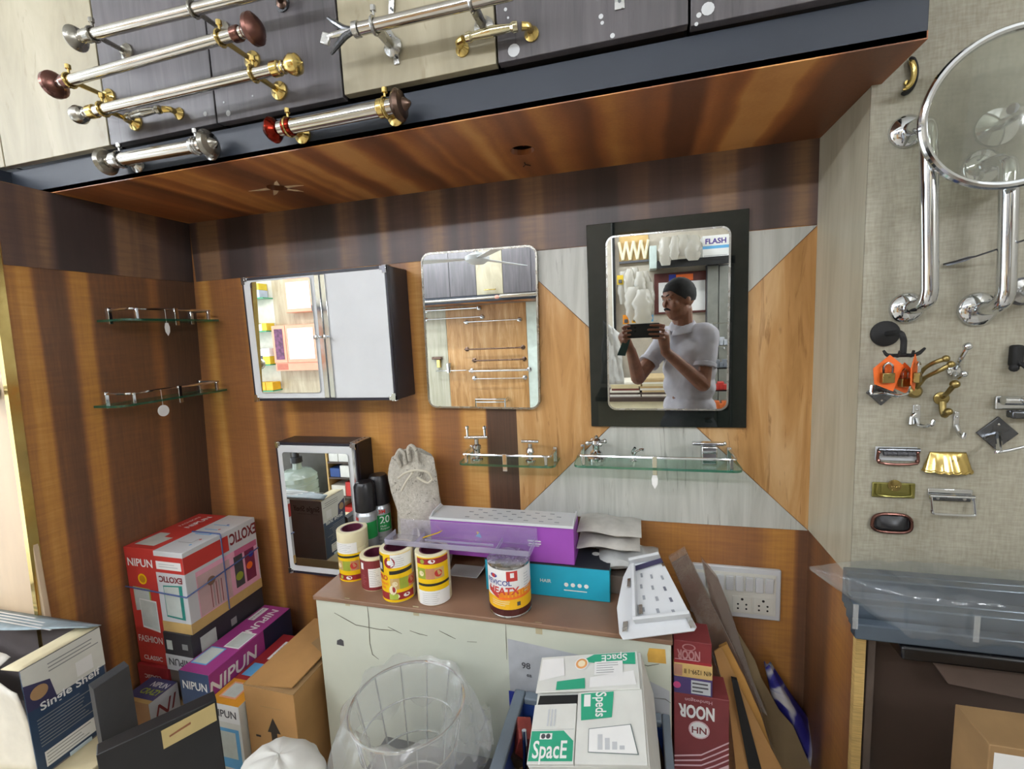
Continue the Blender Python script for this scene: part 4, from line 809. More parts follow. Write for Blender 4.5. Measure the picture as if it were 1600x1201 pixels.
f = F['top']; f.poly([(w_*.15, .02), (w_*.8, .02), (w_*.85, .075), (w_*.55, .075), (w_*.5, .10), (w_*.15, .10)], PHOTO); f.done('top_artwork'); f.text('NIPUN', w_*.62, .185, .03, LOGOW, ang=math.pi/2, bold=.02); f.text('FASHION', w_*.3, .185, .018, LOGOW, ang=math.pi/2)
# dark red box under it
t, F, (w_, d, h) = carton('mirror_box', 'dark red box lowest in the corner under the tall red box', 'box', -1.490, -1.370, -.31, -.05, bz, bz+.0895, DKRED); F['front'].text('CLASSIC', w_*.5, h*.62, .018, LOGOW, bold=.01, flip=True)
# white cabinet box, printed upside down
t, F, (w_, d, h) = carton('cabinet_box', 'white and red cabinet box with upside-down lettering on the pile', 'box', -1.366, -1.257, -.305, -.045, .612, zt, WHITE)
f = F['front']; f.rect(0, h*.74, w_, h*.94, RED); f.rect(w_*.06, h*.78, w_*.92, h*.88, PAPER, .0002); f.lines(w_*.15, h*.80, w_*.85, h*.86, 2, LGREY, .3, .0004); f.rect(0, 0, w_, h*.13, TAN); f.poly([(w_*.2, h*.19), (w_*.84, h*.17), (w_*.86, h*.60), (w_*.2, h*.58)], mat('box_teal', '2F8C80', .5)); f.poly([(w_*.22, h*.21), (w_*.74, h*.195), (w_*.74, h*.58), (w_*.22, h*.565)], PHOTO, .0002); f.done(); F['front'].text('EXOTIC', w_*.5, h*.665, .025, MAROON, flip=True, bold=.03, maxw=w_*.8)
f = F['right']; f.rect(0, h*.74, d*.58, h*.94, RED); f.rect(0, 0, d, h*.13, TAN); f.rect(d*.12, h*.13, d*.98, h*.70, PINK, .0001); f.rect(d*.13, h*.14, d*.56, h*.64, mat('pale_mauve', 'C7A8A8', .6), .0002)
f.rect(d*.62, h*.20, d*.75, h*.62, DKGREY, .0003); f.rect(d*.78, h*.20, d*.93, h*.62, mat('print_wine', '7A2A48', .5), .0003); f.disc(d*.68, h*.34, .014, OLIVE, .0005); f.disc(d*.84, h*.4, .012, ORANGE, .0005); f.disc(d*.88, h*.54, .010, BLUEP, .0005); f.disc(d*.3, h*.5, .014, mat('print_skin2', '8A6A58', .6), .0005)
for k in range(5): f.rect(d*(.28+.035*k), h*.16, d*(.29+.035*k), h*.46, (MAROON, GREYP)[k % 2], .0005)
f.rect(d*.64, h*.62, d*.98, h*.70, mat('deep_pink', 'C8688C', .5), .0004); f.done('side_artwork'); f.text('EXOTIC', d*.80, h*.87, .050, MAROON, flip=True, bold=.03, maxw=d*.40)
f = F['top']; f.lines(w_*.2, .1, w_*.8, .2, 3, SKYB, .12); f.rect(w_*.2, .06, w_*.65, .062, GREYP); f.rect(w_*.65, .06, w_*.67, .09, GREYP)
for k, m in enumerate((SKYB, RED, SKYB, RED, BLUEP)): f.disc(w_*(.75-.02*k), .05+.035*k, .004, m)
f.done('top_artwork')
# straps
STRAP = thin('blue_strap', '9CB4E8', .1, .1, .5, '8CA6E0')
xx0, xx1 = -.0565, .0565
def strap(t, pts, nm='strap'): MB().tube(pts, .0022, 6).build(nm, STRAP, t)
zz = .74; yy = -.306
strap(t, [(-1.490, yy-.002, zz), (-1.257, yy-.002, zz-.01), (-1.254, yy-.001, zz-.008), (-1.253, -.18, zz+.004), (-1.254, -.046, zz+.014)]); strap(t, [(-1.366, -.18, zt+.002), (-1.257, -.18, zt+.002), (-1.2545, -.18, zt-.002), (-1.2545, -.18, .615)])
# black box under it
t, F, (w_, d, h) = carton('cabinet_box', 'black printed cabinet box with white lower edge under the white one', 'box', -1.366, -1.259, -.31, -.045, .492, .6117, mat('black_print', '303036', .45))
f = F['front']; f.rect(0, 0, w_, h*.42, LGREY); f.done('lower_strip'); f.rect(w_*.1, h*.55, w_*.3, h*.8, PHOTO); f.done('front_picture'); f.rect(w_*.65, h*.6, w_*.85, h*.75, GREYP); f.done(); f.text('NIPUN', w_*.5, h*.24, .032, DKGREY, flip=True, bold=.02, maxw=w_*.8)
f = F['right']; f.rect(d*.1, h*.3, d*.3, h*.8, PHOTO); f.done('side_picture'); f.rect(d*.5, h*.5, d*.58, h*.7, GREYP); f.done('side_artwork')
carton('cabinet_box', 'plain grey box lowest behind the small yellow-ended box', 'box', -1.366, -1.259, -.305, -.045, bz, .4915, GREYCARD)
# small box in front
t, F, (w_, d, h) = carton('small_box', 'small blue and yellow box lowest in front of the red box', 'box', -1.425, -1.325, -.402, -.318, .36, .462, mat('box_brown', '8A6238', .6))
f = F['top']; f.rect(0, 0, w_, .012, TAN); f.rect(0, .012, w_, d, mat('indigo_print', '4A4C78', .5)); f.done('top_artwork'); f.text('NIPUN', w_*.62, .062, .024, LOGOW, bold=.02, maxw=w_*.6); f.text('CRAZY', w_*.6, .036, .026, LIME, bold=.03, maxw=w_*.7)
f = F['right']; f.rect(0, 0, d, h, LGREY); f.done('side_artwork'); f.text('NI', d*.45, h*.55, .06, MAROON, shear=.3)
MB().bx(-.047, .047, -.042, .042, -.3595, -.0005).build('carton_below', KRAFT2, t, local=True)
# magenta box
zm = .548; t, F, (w_, d, h) = carton('mirror_box', 'long magenta box with white logo lying among the boxes', 'box', -1.251, -1.146, -.362, -.05, zm-.105, zm, MAGENTA)
f = F['front']; f.rect(0, 0, w_, h, NAVYB); f.rect(w_*.4, 0, w_*.7, h*.2, TAN, .0002); f.done(); f.text('NIPUN', w_*.5, h*.60, .034, LOGOW, bold=.02, maxw=w_*.82)
f = F['right']; f.rect(d*.62, 0, d, h, mat('dark_navy', '1E2440', .5)); f.done('side_artwork'); f.text('NIPUN', d*.25, h*.55, .055, LOGOW, bold=.02, shear=.15)
f = F['top']
for (a0, b0, a1, b1), m in (((.06, .03, .60, .10), SKYB), ((.42, .105, .95, .175), PAPER)): f.rect(w_*a0, b0, w_*a1, b1, m); f.rect(w_*a0+.004, b0+.004, w_*a1-.004, b1-.004, PHOTO, .0002); f.done('mirror_picture')
f.done('top_artwork'); f.rect(w_*.08, .23, w_*.32, .295, PAPER); f.done('name_strip'); f.text('BLE MIRROR', w_*.2, .262, .011, DKGREY, ang=math.pi/2, l=.0008); f.text('NIPUN', w_*.60, .235, .04, LOGOW, ang=-math.pi/2, bold=.02, shear=.1)
MB().bx(-.05, .05, -.10, .15, -.043, -.0005).build('carton_below', GREYCARD, t, local=True)
# white logo box
zi = .488; t, F, (w_, d, h) = carton('mirror_box', 'slim white box with orange top between magenta box and brown carton', 'box', -1.136, -1.034, -.38, -.10, .0, zi, OFFWHITE)
f = F['front']; f.rect(0, h-.052, w_, h, PAPER); f.rect(w_*.08, h-.19, w_*.92, h-.07, SKYB, .0001); f.rect(w_*.2, h-.16, w_*.8, h-.08, PHOTO, .0003); f.done(); f.text('NIPUN', w_*.5, h-.028, .03, DKGREY, bold=.02, maxw=w_*.8)
f = F['top']; f.rect(0, 0, w_, .085, mat('box_orange', 'D8952A', .5)); f.rect(w_*.15, .02, w_*.7, .075, SALMON, .0002); f.rect(w_*.2, .025, w_*.65, .07, PHOTO, .0004); f.rect(0, .085, w_, d, DKRED); f.rect(w_*.1, .10, w_*.6, .15, SKYB, .0002); f.rect(w_*.35, .17, w_*.6, .25, LOGOW, .0002); f.done('top_artwork'); f.text('EXOTIC', w_*.48, .21, .014, MAROON, ang=math.pi/2, l=.0009)
# brown carton with flap and arrow
cz = .545; x0, x1, y0, y1 = -1.026, -.866, -.365, -.08
t = thing('brown_carton', 'brown kraft carton with black arrow and lifted flap beside the counter', 'carton', ((x0+x1)/2, (y0+y1)/2, 0))
MB().bx(x0, x1, y0, y1, .0005, cz-.003).build('box_body', KRAFT, t, bevel=.002)
MB().prism([(x0, y0, cz-.002), (x1-.012, y0+.012, cz+.004), (x1-.005, y1, cz+.012), (x0, y1, cz-.002)], (0, 0, .003)).build('top_flap', KRAFT, t, smooth=0); MB().prism([(x0+.004, y0-.001, cz+.0015), (x1+.001, y0-.001, cz-.0015), (x1+.001, y1*1.5, cz-.0015), (x0+.004, y0+.05, cz+.0015)], (0, 0, -.002)).build('under_flap', KRAFT2, t, smooth=0)
f = Face(t, (x0-(x0+x1)/2, y0-(y0+y1)/2, 0), (1, 0, 0), (0, 0, 1)); u = (x1-x0)*.53; ARW = mat('arrow_ink', '33291F', .7)
f.poly([(u-.02, .418), (u+.022, .418), (u+.001, .462)], ARW); f.rect(u-.009, .36, u+.010, .419, ARW); f.rect(u-.035, .49, u+.035, .4915, KRAFT2); f.lines(u-.06, .39, u-.035, .41, 1, ARW, .3); f.done('printed_arrow')
f = Face(t, (x0-(x0+x1)/2, y0-(y0+y1)/2, cz+.0105), (1, 0, 0), (0, 1, .035)); f.poly([(.09, .16), (.15, .13), (.15, .20), (.10, .22)], KRAFT2); f.rect(.13, .21, .15, .24, PAPER, .001); f.done('flap_stain')
# ------------------------------------------------------------------ far-left shelf carton on its table
TABC = mat('cream_table', 'D9CBA4', .5, var=.08)
t = thing('side_table', 'cream table top at the lower left carrying the open shelf carton', 'table', (-1.6, -.75, 0))
MB().bx(-2.0, -1.195, -1.0, -.505, .475, .512).build('table_top', TABC, t, bevel=.003)
for x, y in ((-1.96, -.96), (-1.24, -.96), (-1.96, -.55), (-1.24, -.55)): MB().bx(x-.02, x+.02, y-.02, y+.02, .0, .4745).build('leg', TABC, t)
SILV = mat('silver_blue_print', '8FA0A8', .45, var=.25, scale=30); BXB = mat('box_navy', '2E4460', .5, var=.15); BXG = mat('box_taupe', '7C7474', .55, var=.06)
x0, x1, y0, y1, z0, z1 = -1.74, -1.285, -.66, -.508, .5125, .772
t = thing('shelf_carton', 'open torn carton with navy side and printed lettering at lower left', 'carton', ((x0+x1)/2, (y0+y1)/2, z0))
mb = MB(); th = .003
for b, mi in (((x0, x1, y0, y1, z0, z0+th), 0), ((x0, x1, y1-th, y1, z0+th, z1), 0)): mb.bx(*b, mi)
mb.build('rear_panel', BXG, t); MB().bx(x1-th, x1, y0, y1-th-.0003, z0+th+.0003, z1).build('side_panel', BXB, t, smooth=0); MB().bx(x0, x0+th, y0, y1-th-.0003, z0+th+.0003, z1).build('side_panel', BXG, t, smooth=0)
MB().grid(lambda u, v: (x0+.004+(x1-x0-.008)*u, y0-.004+.010*math.sin(7*u+3*v), z0+.004+(z1-z0-.02-.03*abs(math.sin(5*u)))*v), 20, 8).build('torn_front', mat('torn_white', 'DCD8CE', .8, var=.1, bump=.3), t, solid=.003)
MB().grid(lambda u, v: (x0+(x1-x0+.012)*u, y1-.002-(.05+.03*math.sin(4*u))*v, z1+.002+.012*v+.006*u), 16, 4).build('top_flap', SILV, t, solid=.002)
MB().grid(lambda u, v: (x1-.002-.06*v*(1-.3*u), y0+(y1-y0)*u, z1+.001+.004*v-.01*v*(1-u)), 10, 3).build('top_flap', mat('inner_cream', 'D8CDAA', .7), t, solid=.002)
MB().grid(lambda u, v: (x0+.02+(x1-x0-.12)*u, y0+.002+.03*v+.01*math.sin(9*u), z1-.02+.012*v), 14, 3).build('top_flap', mat('torn_white', 'DCD8CE'), t, solid=.002)
cxm, cym = (x0+x1)/2, (y0+y1)/2
f = Face(t, (x1-cxm, y0-cym, 0), (0, 1, 0), (0, 0, 1)); d, h = y1-y0, z1-z0
f.rect(0, h*.62, d, h, OFFWHITE); f.poly([(0, h*.62), (d*.35, h*.60), (d*.30, h*.80), (0, h*.86)], mat('print_violet', '3C3A5C', .5), .0002); f.disc(d*.16, h*.74, .016, mat('print_skin3', 'B08C64', .6), .0004); f.rect(d*.62, h*.66, d*.84, h*.80, PAPER, .0003); f.lines(d*.3, h*.85, d*.95, h*.95, 3, GREYP, .3, .0003)
f.rect(d*.10, h*.06, d*.75, h*.20, PAPER, .0003); f.lines(d*.12, h*.07, d*.73, h*.19, 4, GREYP, .25, .0005); f.lines(d*.08, h*.25, d*.95, h*.52, 9, GREYP, .28, .0003); f.done('side_artwork'); f.text('Single Shelf', d*.52, h*.60, .026, LOGOW, bold=.02, maxw=d*.9, l=.0009)
f = Face(t, (x1-cxm, y1-cym, 0), (-1, 0, 0), (0, 0, 1)); f.text('Single Shelf', .075, h*.86, .034, ARW, bold=.01, maxw=.13); f.lines(.02, h*.76, .13, h*.79, 1, ARW, .15); f.disc(.28, h*.45, .07, DKGREY); f.done('rear_artwork')
f = Face(t, (x0-cxm, y1-.05-cym, h+.0165), (1, 0, 0), (0, .97, -.25)); f.lines(.02, -.01, .40, .04, 4, LOGOW, .4, .001); f.done('flap_artwork')
p = at(112, 1165, z=.5135); tag(MB().bx(p.x-.04, p.x+.03, p.y-.02, p.y+.025, .5125, .522).build('paper_slip', mat('pale_blue_paper', 'CFE0EA', .6), bevel=.001), 'pale blue paper slip lying on the cream table', 'paper')
DKB = mat('dark_grey_board', '45464A', .5, var=.1)
tag(MB().prism([(-1.190, -.60, .30), (-1.176, -.60, .30), (-1.176, -.60, .70), (-1.190, -.60, .71)], (0, .075, 0)).build('upright_slab', DKB, bevel=.001), 'narrow dark grey panel standing upright beside the cream table', 'panel')
# black board with tan label
zb = at(338, 1092, y=-.53).z; B_ = at(338, 1092, y=-.53); A_ = at(150, 1180, z=zb); d = (B_-A_).normalized(); n = V((d.y, -d.x, 0))
t = thing('black_board', 'large black board with a tan label standing in front of the boxes', 'board', ((A_+B_)/2).xy.to_3d())
MB().prism([A_-V((0, 0, zb-.02)), B_-V((0, 0, zb-.02)), B_, A_], -n*.035).build('board', mat('board_black', '1E1E20', .45), t, bevel=.002)
q0, q1 = at(246, 1160, y=(A_+(B_-A_)*.5).y), at(342, 1115, y=B_.y); L = (B_-A_).length
MB().prism([A_+d*L*.50+n*.0008-V((0, 0, .012)), B_-d*.004+n*.0008-V((0, 0, .006)), B_-d*.004+n*.0008-V((0, 0, .048)), A_+d*L*.50+n*.0008-V((0, 0, .054))], n*.001).build('tan_label', mat('label_tan', 'C2AE78', .6, var=.1), t, smooth=0)
MB().prism([A_+d*L*.56+n*.0022-V((0, 0, .03)), B_-d*.05+n*.0022-V((0, 0, .022)), B_-d*.05+n*.0022-V((0, 0, .027)), A_+d*L*.56+n*.0022-V((0, 0, .034))], n*.0003).build('label_print', mat('brown_ink', '8A5A3C', .6), t, smooth=0)
# ------------------------------------------------------------------ wire basket with bag liner
WIRE = chrome('basket_wire', 'D9DCDD', .15)
zc_ = .70; c = at(637, 1096, z=zc_); R0, R1, hB = .116, .075, .22
t = thing('wire_basket', 'round chrome wire waste basket lined with a clear bag', 'basket', (c.x, c.y, zc_-hB))
ringp = lambda r, z: [(c.x+r*math.cos(a), c.y+r*math.sin(a), z) for a in [k*2*math.pi/40 for k in range(40)]]
MB().tube(ringp(R0, zc_), .0032, 8, closed=True).build('rim', WIRE, t); MB().tube(ringp(R1, zc_-hB+.003), .003, 8, closed=True).build('base_ring', WIRE, t)
for k, fr in enumerate((.35, .68)): MB().tube(ringp(R0+(R1-R0)*fr, zc_-hB*fr), .002, 6, closed=True).build('hoop', WIRE, t)
for k in range(12):
    a = k*2*math.pi/12+.1; MB().tube([(c.x+R0*math.cos(a), c.y+R0*math.sin(a), zc_), (c.x+R1*math.cos(a), c.y+R1*math.sin(a), zc_-hB+.003)], .0018, 6).build('upright', WIRE, t)
t2 = thing('basket_stand', 'dark crate hidden under the wire basket', 'crate', (c.x, c.y, 0)); MB().bx(c.x-.14, c.x+.14, c.y-.12, c.y+.12, 0, zc_-hB-.0008).build('box_body', DKGREY, t2, bevel=.003)
def liner(u, v):
    th = u*2*math.pi; w1 = noise.noise(V((math.cos(th)*2.2, math.sin(th)*2.2, v*3)))
    if v < .5: fr = 1-v/.5; r = (R0+(R1-R0)*fr)-.010-.010*abs(w1); z = zc_+.012-(hB-.02)*fr
    else: fr = (v-.5)/.5; r = R0+.005+.035*fr*(.5+.6*abs(w1)) + .012*math.sin(math.pi*fr); z = zc_+.012+.02*math.sin(math.pi*fr*.8)-.20*fr*(.75+.4*w1)
    f_ = 1+.045*math.sin(11*th+4*v)+.05*w1
    return (c.x+r*f_*math.cos(th), c.y+r*f_*math.sin(th), z+.01*w1)
o = MB().grid(liner, 60, 26).build('bag_liner', BAG, smooth=60, weld=True); tag(o, 'crumpled clear plastic bag lining the wire basket', 'bag')
def sheet(p00, p10, p01, p11, amp, sd, fold=6):
    P = [V(q) for q in (p00, p10, p01, p11)]; n = (P[1]-P[0]).cross(P[2]-P[0]).normalized()
    def g(u, v):
        b = P[0]*(1-u)*(1-v)+P[1]*u*(1-v)+P[2]*(1-u)*v+P[3]*u*v
        return b + n*amp*(noise.noise(V((u*fold+sd, v*fold, sd)))+.5*noise.noise(V((u*fold*2.3, v*fold*2.3+sd, sd))))
    return g
tag(MB().grid(sheet(at(690, 1100, y=-.38), at(765, 1100, y=-.36), at(700, 1201, y=-.52), at(772, 1165, y=-.5), .022, 3), 24, 24).build('plastic_sheet', BAG, smooth=60), 'loose clear plastic sheet between the basket and blue crate', 'plastic sheet')
def lump(u, v, c=at(440, 1215, y=-.62), r=(.085, .07, .05)):
    th, ph = u*2*math.pi, v*math.pi; w1 = 1+.12*noise.noise(V((math.cos(th)*2, math.sin(th)*2, ph*2)))
    return (c.x+r[0]*w1*math.sin(ph)*math.cos(th), c.y+r[1]*w1*math.sin(ph)*math.sin(th), c.z+r[2]*w1*math.cos(ph))
tag(MB().grid(lump, 30, 18).build('white_sack', mat('white_sack', 'D5D4CE', .6, var=.06, bump=.2), smooth=60, weld=True), 'white cloth bundle at the bottom edge beside the basket', 'bundle')
# ------------------------------------------------------------------ blue crate, printed carton in it
CRB = mat('crate_blue', '2F4C94', .4, var=.08); CRR = mat('crate_rim_grey', '76828E', .5, var=.12)
x0, x1, y0, y1, zr = -.275, .058, -.56, -.310, .590
t = thing('plastic_crate', 'blue plastic crate with grey rim in front of the counter', 'crate', ((x0+x1)/2, (y0+y1)/2, .3)); w = .012
MB().bx(x0, x1, y0, y1, .30, .312).build('floor_panel', CRB, t)
for b in ((x0, x0+w, y0, y1, .3125, zr), (x1-w, x1, y0, y1, .3125, zr), (x0+w, x1-w, y0, y0+w, .3125, zr), (x0+w, x1-w, y1-w, y1, .3125, zr)): MB().bx(*b).build('side_wall', CRB, t)
for b in ((x0-.012, x0+w+.002, y0-.012, y1+.012, zr, zr+.016), (x1-w-.002, x1+.003, y0-.012, y1+.012, zr, zr+.016), (x0+w+.003, x1-w-.003, y0-.012, y0+w, zr, zr+.016), (x0+w+.003, x1-w-.003, y1-w, y1+.012, zr, zr+.016)): MB().bx(*b).build('rim', CRR, t, bevel=.003)
MB().bx(x0+.03, x1-.03, y0+.03, y1-.03, .0, .2995).build('plinth', DKGREY, t)
# hardware in the crate
p = at(812, 1165, z=.56); t = thing('scrap_hardware', 'rusty red and chrome metal hardware lying in the blue crate', 'hardware', (p.x, p.y, .50))
MB().box((p.x, p.y+.01, .56), (.03, .045, .10), Euler((.3, .2, .4)).to_matrix()).build('red_block', mat('rusty_red', '8A3A34', .5, var=.3, scale=50), t, bevel=.002); MB().tube([(p.x+.018, p.y-.03, .52), (p.x+.022, p.y-.035, .60), (p.x+.02, p.y-.03, .63)], .005, 10).build('chrome_rod', CHROME, t); MB().box((p.x-.015, p.y-.01, .545), (.025, .03, .07), Euler((.5, -.6, .2)).to_matrix()).build('dull_block', mat('dull_steel', '6E645C', .4, .7, var=.3, scale=40), t, bevel=.002); MB().bx(p.x-.03, p.x+.03, p.y-.02, p.y+.03, .3125, .51).build('carton_below', KRAFT2, t)
# printed carton: sloping top with flap
Pa, Pb, Pc, Pd = at(834, 1024, y=-.325), at(984, 1022, y=-.325), at(1034, 1186, y=-.53), at(838, 1196, y=-.53)
u_ = ((Pb-Pa)+(Pc-Pd)).normalized(); v_ = ((Pa-Pd)+(Pb-Pc)).normalized(); v_ = (v_-u_*u_.dot(v_)).normalized(); n_ = u_.cross(v_); W_ = ((Pb-Pa).length+(Pc-Pd).length)/2; H_ = ((Pa-Pd).length+(Pb-Pc).length)/2; O_ = (Pa+Pb+Pc+Pd)/4-u_*W_/2-v_*H_/2
M3 = Matrix((u_, v_, n_)).transposed(); t = thing('printed_carton', 'white and green printed carton with torn flap in the blue crate', 'carton', O_, tuple(M3.to_euler()))
CW = mat('carton_white', 'D9DAD4', .6, var=.06, scale=12); dp = .13
MB().bx(0, W_, 0, H_, -dp, -.006).build('box_body', CW, t, local=True, bevel=.002)
MB().bx(.0, W_*.40, 0, H_*.50, -.0055, .0).build('lower_left_flap', CW, t, local=True, bevel=.0008); MB().prism([(W_*.41, 0, -.0055), (W_*.99, -.002, -.0055), (W_*.99, H_*.62, -.0055), (W_*.41, H_*.60, -.0055)], (0, 0, .006)).build('right_flap', CW, t, local=True, bevel=.0008)
MB().prism([(.0, H_*.60, .002), (W_*.98, H_*.595, .002), (W_*.97, H_*1.0, -.005), (.0, H_*1.0, -.005)], (0, 0, .003)).build('rear_flap', CW, t, local=True, bevel=.0008)
MB().prism([(W_*.02, H_*.51, -.0052), (W_*.40, H_*.50, -.0052), (W_*.40, H_*.595, -.0052), (W_*.03, H_*.60, -.0052)], (0, 0, .0008)).build('dark_gap', SOOT, t, local=True, smooth=0)
GD = mat('print_outline', '6E7A78', .5)
f = Face(t, (0, 0, .0), (1, 0, 0), (0, 1, 0)); f.rect(.002, .004, W_*.39, H_*.26, GREEN, .0004); f.poly([(W_*.30, H_*.26), (W_*.395, H_*.17), (W_*.395, H_*.262)], CW, .0006); f.rect(W_*.09, H_*.19, W_*.20, H_*.24, PAPER, .0006); f.rect(.003, H_*.27, W_*.39, H_*.272, GD, .0004)
for k in range(3): f.rect(W_*(.14+.03*k), H_*.30, W_*(.155+.03*k), H_*.45, LGREY, .0004)
f.disc(W_*.12, H_*.215, .0045, DKGREY, .0008); f.disc(W_*.165, H_*.215, .0045, DKGREY, .0008); f.done('front_print'); f.text('SpacE', W_*.19, H_*.10, .042, LOGOW, bold=.015, maxw=W_*.30, l=.001)
f = Face(t, (0, 0, .001), (1, 0, 0), (0, 1, 0)); f.poly([(W_*.45, H_*.34), (W_*.72, H_*.36), (W_*.74, H_*.59), (W_*.44, H_*.58)], GREEN, .0004); f.rect(W_*.47, H_*.46, W_*.53, H_*.57, PAPER, .0006); f.poly([(W_*.52, H_*.08), (W_*.93, H_*.06), (W_*.88, H_*.30), (W_*.52, H_*.27)], GD, .0004); f.poly([(W_*.525, H_*.086), (W_*.92, H_*.067), (W_*.873, H_*.293), (W_*.525, H_*.264)], PAPER, .0006)
for k in range(4): f.rect(W_*(.60+.06*k), H_*.10, W_*(.64+.06*k), H_*(.22-.03*k), LGREY, .0008)
f.done('right_print'); f.text('Speds', W_*.62, H_*.475, .030, LOGOW, ang=-math.pi/2, bold=.015, l=.001, maxw=H_*.22)
f = Face(t, (0, H_*.6, .0056), (1, 0, 0), (0, H_*.4, -.007)); g_ = H_*.4; f.poly([(W_*.60, g_*.70), (W_*.95, g_*.62), (W_*.95, g_*.96), (W_*.55, g_*.97), (W_*.42, g_*.80), (W_*.52, g_*.74)], GREEN, .0004); f.disc(W_*.43, g_*.72, .015, PAPER, .0007); f.disc(W_*.43, g_*.72, .0125, mat('badge_orange', 'E0A060', .5), .0009); f.disc(W_*.43, g_*.72, .008, mat('badge_cream', 'F0E2C0', .5), .0011)
f.poly([(.004, g_*.30), (W_*.27, g_*.42), (W_*.24, g_*.93), (.004, g_*.92)], PAPER, .0004); f.poly([(W_*.20, g_*.03), (W_*.48, g_*.04), (W_*.47, g_*.32), (W_*.20, g_*.26)], GREEN, .0004); f.poly([(W_*.52, g_*.06), (W_*.95, g_*.08), (W_*.93, g_*.45), (W_*.52, g_*.33)], PAPER, .0004); f.rect(W_*.56, g_*.38, W_*.83, g_*.74, PAPER, .0010); f.lines(W_*.58, g_*.40, W_*.80, g_*.72, 5, GREYP, .25, .0013); f.done('flap_print'); f.text('SpacE', W_*.75, g_*.84, .024, LOGOW, flip=True, bold=.015, l=.001, maxw=W_*.28)
MB().bx(.01, W_-.01, H_*.15, H_*.85, -dp-.14, -dp-.0005).build('carton_below', KRAFT2, t, local=True)
# ------------------------------------------------------------------ maroon boxes between counter and wall
x0, x1 = .0725, .164; yb0, yb1 = -.265, -.195
PNK = mat('pink_print', 'D9B8BC', .5); MRN = mat('maroon_print', '7C3236', .5, var=.08)
zq = [at(1085, py, y=yb0).z for py in (1003, 1038, 1060, 1086)]
t, F, (w_, d, h) = carton('shoe_polish_box', 'big maroon and pink box with upside-down lettering beside the counter', 'box', x0, x1+.022, yb0, yb1, .10, zq[3], MRN)
f = F['front']; f.poly([(0, 0), (w_, 0), (w_, h-.155), (w_*.75, h-.175), (w_*.5, h-.195), (0, h-.205)], PNK)
for k in range(4): f.poly([(0, h-.195+.012*k), (w_*.5, h-.184+.013*k), (w_*.75, h-.166+.014*k), (w_, h-.145+.014*k), (w_, h-.141+.014*k), (w_*.75, h-.162+.014*k), (w_*.5, h-.180+.013*k), (0, h-.191+.012*k)], PNK, .0002)
f.disc(w_*.46, h-.082, .022, PNK, .0003); f.disc(w_*.46, h-.082, .019, PAPER, .0005); f.done(); f.text('NH', w_*.46, h-.082, .022, MRN, flip=True, bold=.02, l=.001); f.text('NOOR', w_*.42, h-.038, .042, PAPER, flip=True, bold=.04, maxw=w_*.66); f.text('Handwagon', w_*.45, h-.012, .012, PNK, flip=True)
t, F, (w_, d, h) = carton('shoe_polish_box', 'thin violet box with pale sticker in the maroon stack', 'box', x0, x1-.012, yb0, yb1, zq[3]+.0004, zq[2], mat('violet_print', '4A3A6E', .5)); f = F['front']; f.rect(w_*.45, h*.1, w_*.95, h*.9, LGREY); f.lines(w_*.48, h*.15, w_*.9, h*.85, 3, DKGREY, .4, .0004); f.disc(w_*.08, h*.5, .008, mat('hot_pink', 'C84A80', .5)); f.done()
t, F, (w_, d, h) = carton('shoe_polish_box', 'thin tan box with handwriting in the maroon stack', 'box', x0, x1-.012, yb0, yb1, zq[2]+.0004, zq[1], TAN); f = F['front']; f.rect(0, h*.1, w_*.22, h*.9, mat('tan_red', 'B0806A', .5)); f.done(); f.text('4/N 1299-1 II', w_*.62, h*.5, .016, SOOT, flip=True, maxw=w_*.7)
t, F, (w_, d, h) = carton('shoe_polish_box', 'maroon box with faded upside-down lettering topmost in the stack', 'box', x0, x1-.014, yb0, yb1, zq[1]+.0004, zq[0], MAROON); f = F['front']; f.rect(0, 0, w_, h*.12, DKRED); f.lines(w_*.02, h*.15, w_*.98, h*.19, 1, PNK, .5); f.disc(w_*.4, h*.74, .014, mat('dusty_pink', 'A87878', .5), ry=.008); f.disc(w_*.4, h*.74, .011, MAROON, .0002, ry=.006); f.done(); f.text('NOOR', w_*.40, h*.42, .030, mat('dusty_pink', 'A87878'), flip=True, bold=.04, maxw=w_*.62)
MB().bx(-.06, .06, -.05, .07, -.0, .0001) 
# ------------------------------------------------------------------ leaning cards and strips
STRIP = mat('brown_wrapped_strip', '7A655A', .35, var=.15, scale=20, stretch=(1, 1, .2)); WRAPM = thin('wrap_film', 'EDE6E0', .10, .12, .12, 'D8D0C8', .6, 20)
def lean(name, lab, pts, ys, m, th=.004, wrap=False, grp='sheets leaning beside the counter', cat='sheet'):
    P = [at(px, py, y=y) for (px, py), y in zip(pts, ys)]; c_ = min(P, key=lambda p: p.z)
    nn = (P[1]-P[0]).cross(P[2]-P[1]).normalized(); nn = nn if nn.y < 0 else -nn
    if wrap:
        t = thing(name, lab, cat, c_, group=grp); MB().prism(P, -nn*th).build('strip', m, t, smooth=0); c = sum(P, V())/len(P)
        MB().prism([c+(p-c)*1.06+nn*.003 for p in P], -nn*(th+.006)).build('film_sleeve', WRAPM, t, smooth=0)
    else: tag(MB().prism(P, -nn*th).build(name, m, smooth=0), lab, cat, grp)
lean('wrapped_strip', 'brown plastic-wrapped strip leaning nearest the white rack', [(1050, 880), (1074, 866), (1146, 1012), (1185, 1100), (1215, 1201), (1180, 1201), (1120, 1040)], [-.118]*2+[-.128, -.135, -.14, -.14, -.130], STRIP, .006, True, cat='strip')
lean('wrapped_strip', 'brown plastic-wrapped strip leaning in front of the switch board', [(1098, 876), (1122, 905), (1138, 945), (1175, 1060), (1196, 1110), (1168, 1090), (1120, 975)], [-.092, -.092, -.094, -.098, -.10, -.10, -.095], STRIP, .006, True, cat='strip')
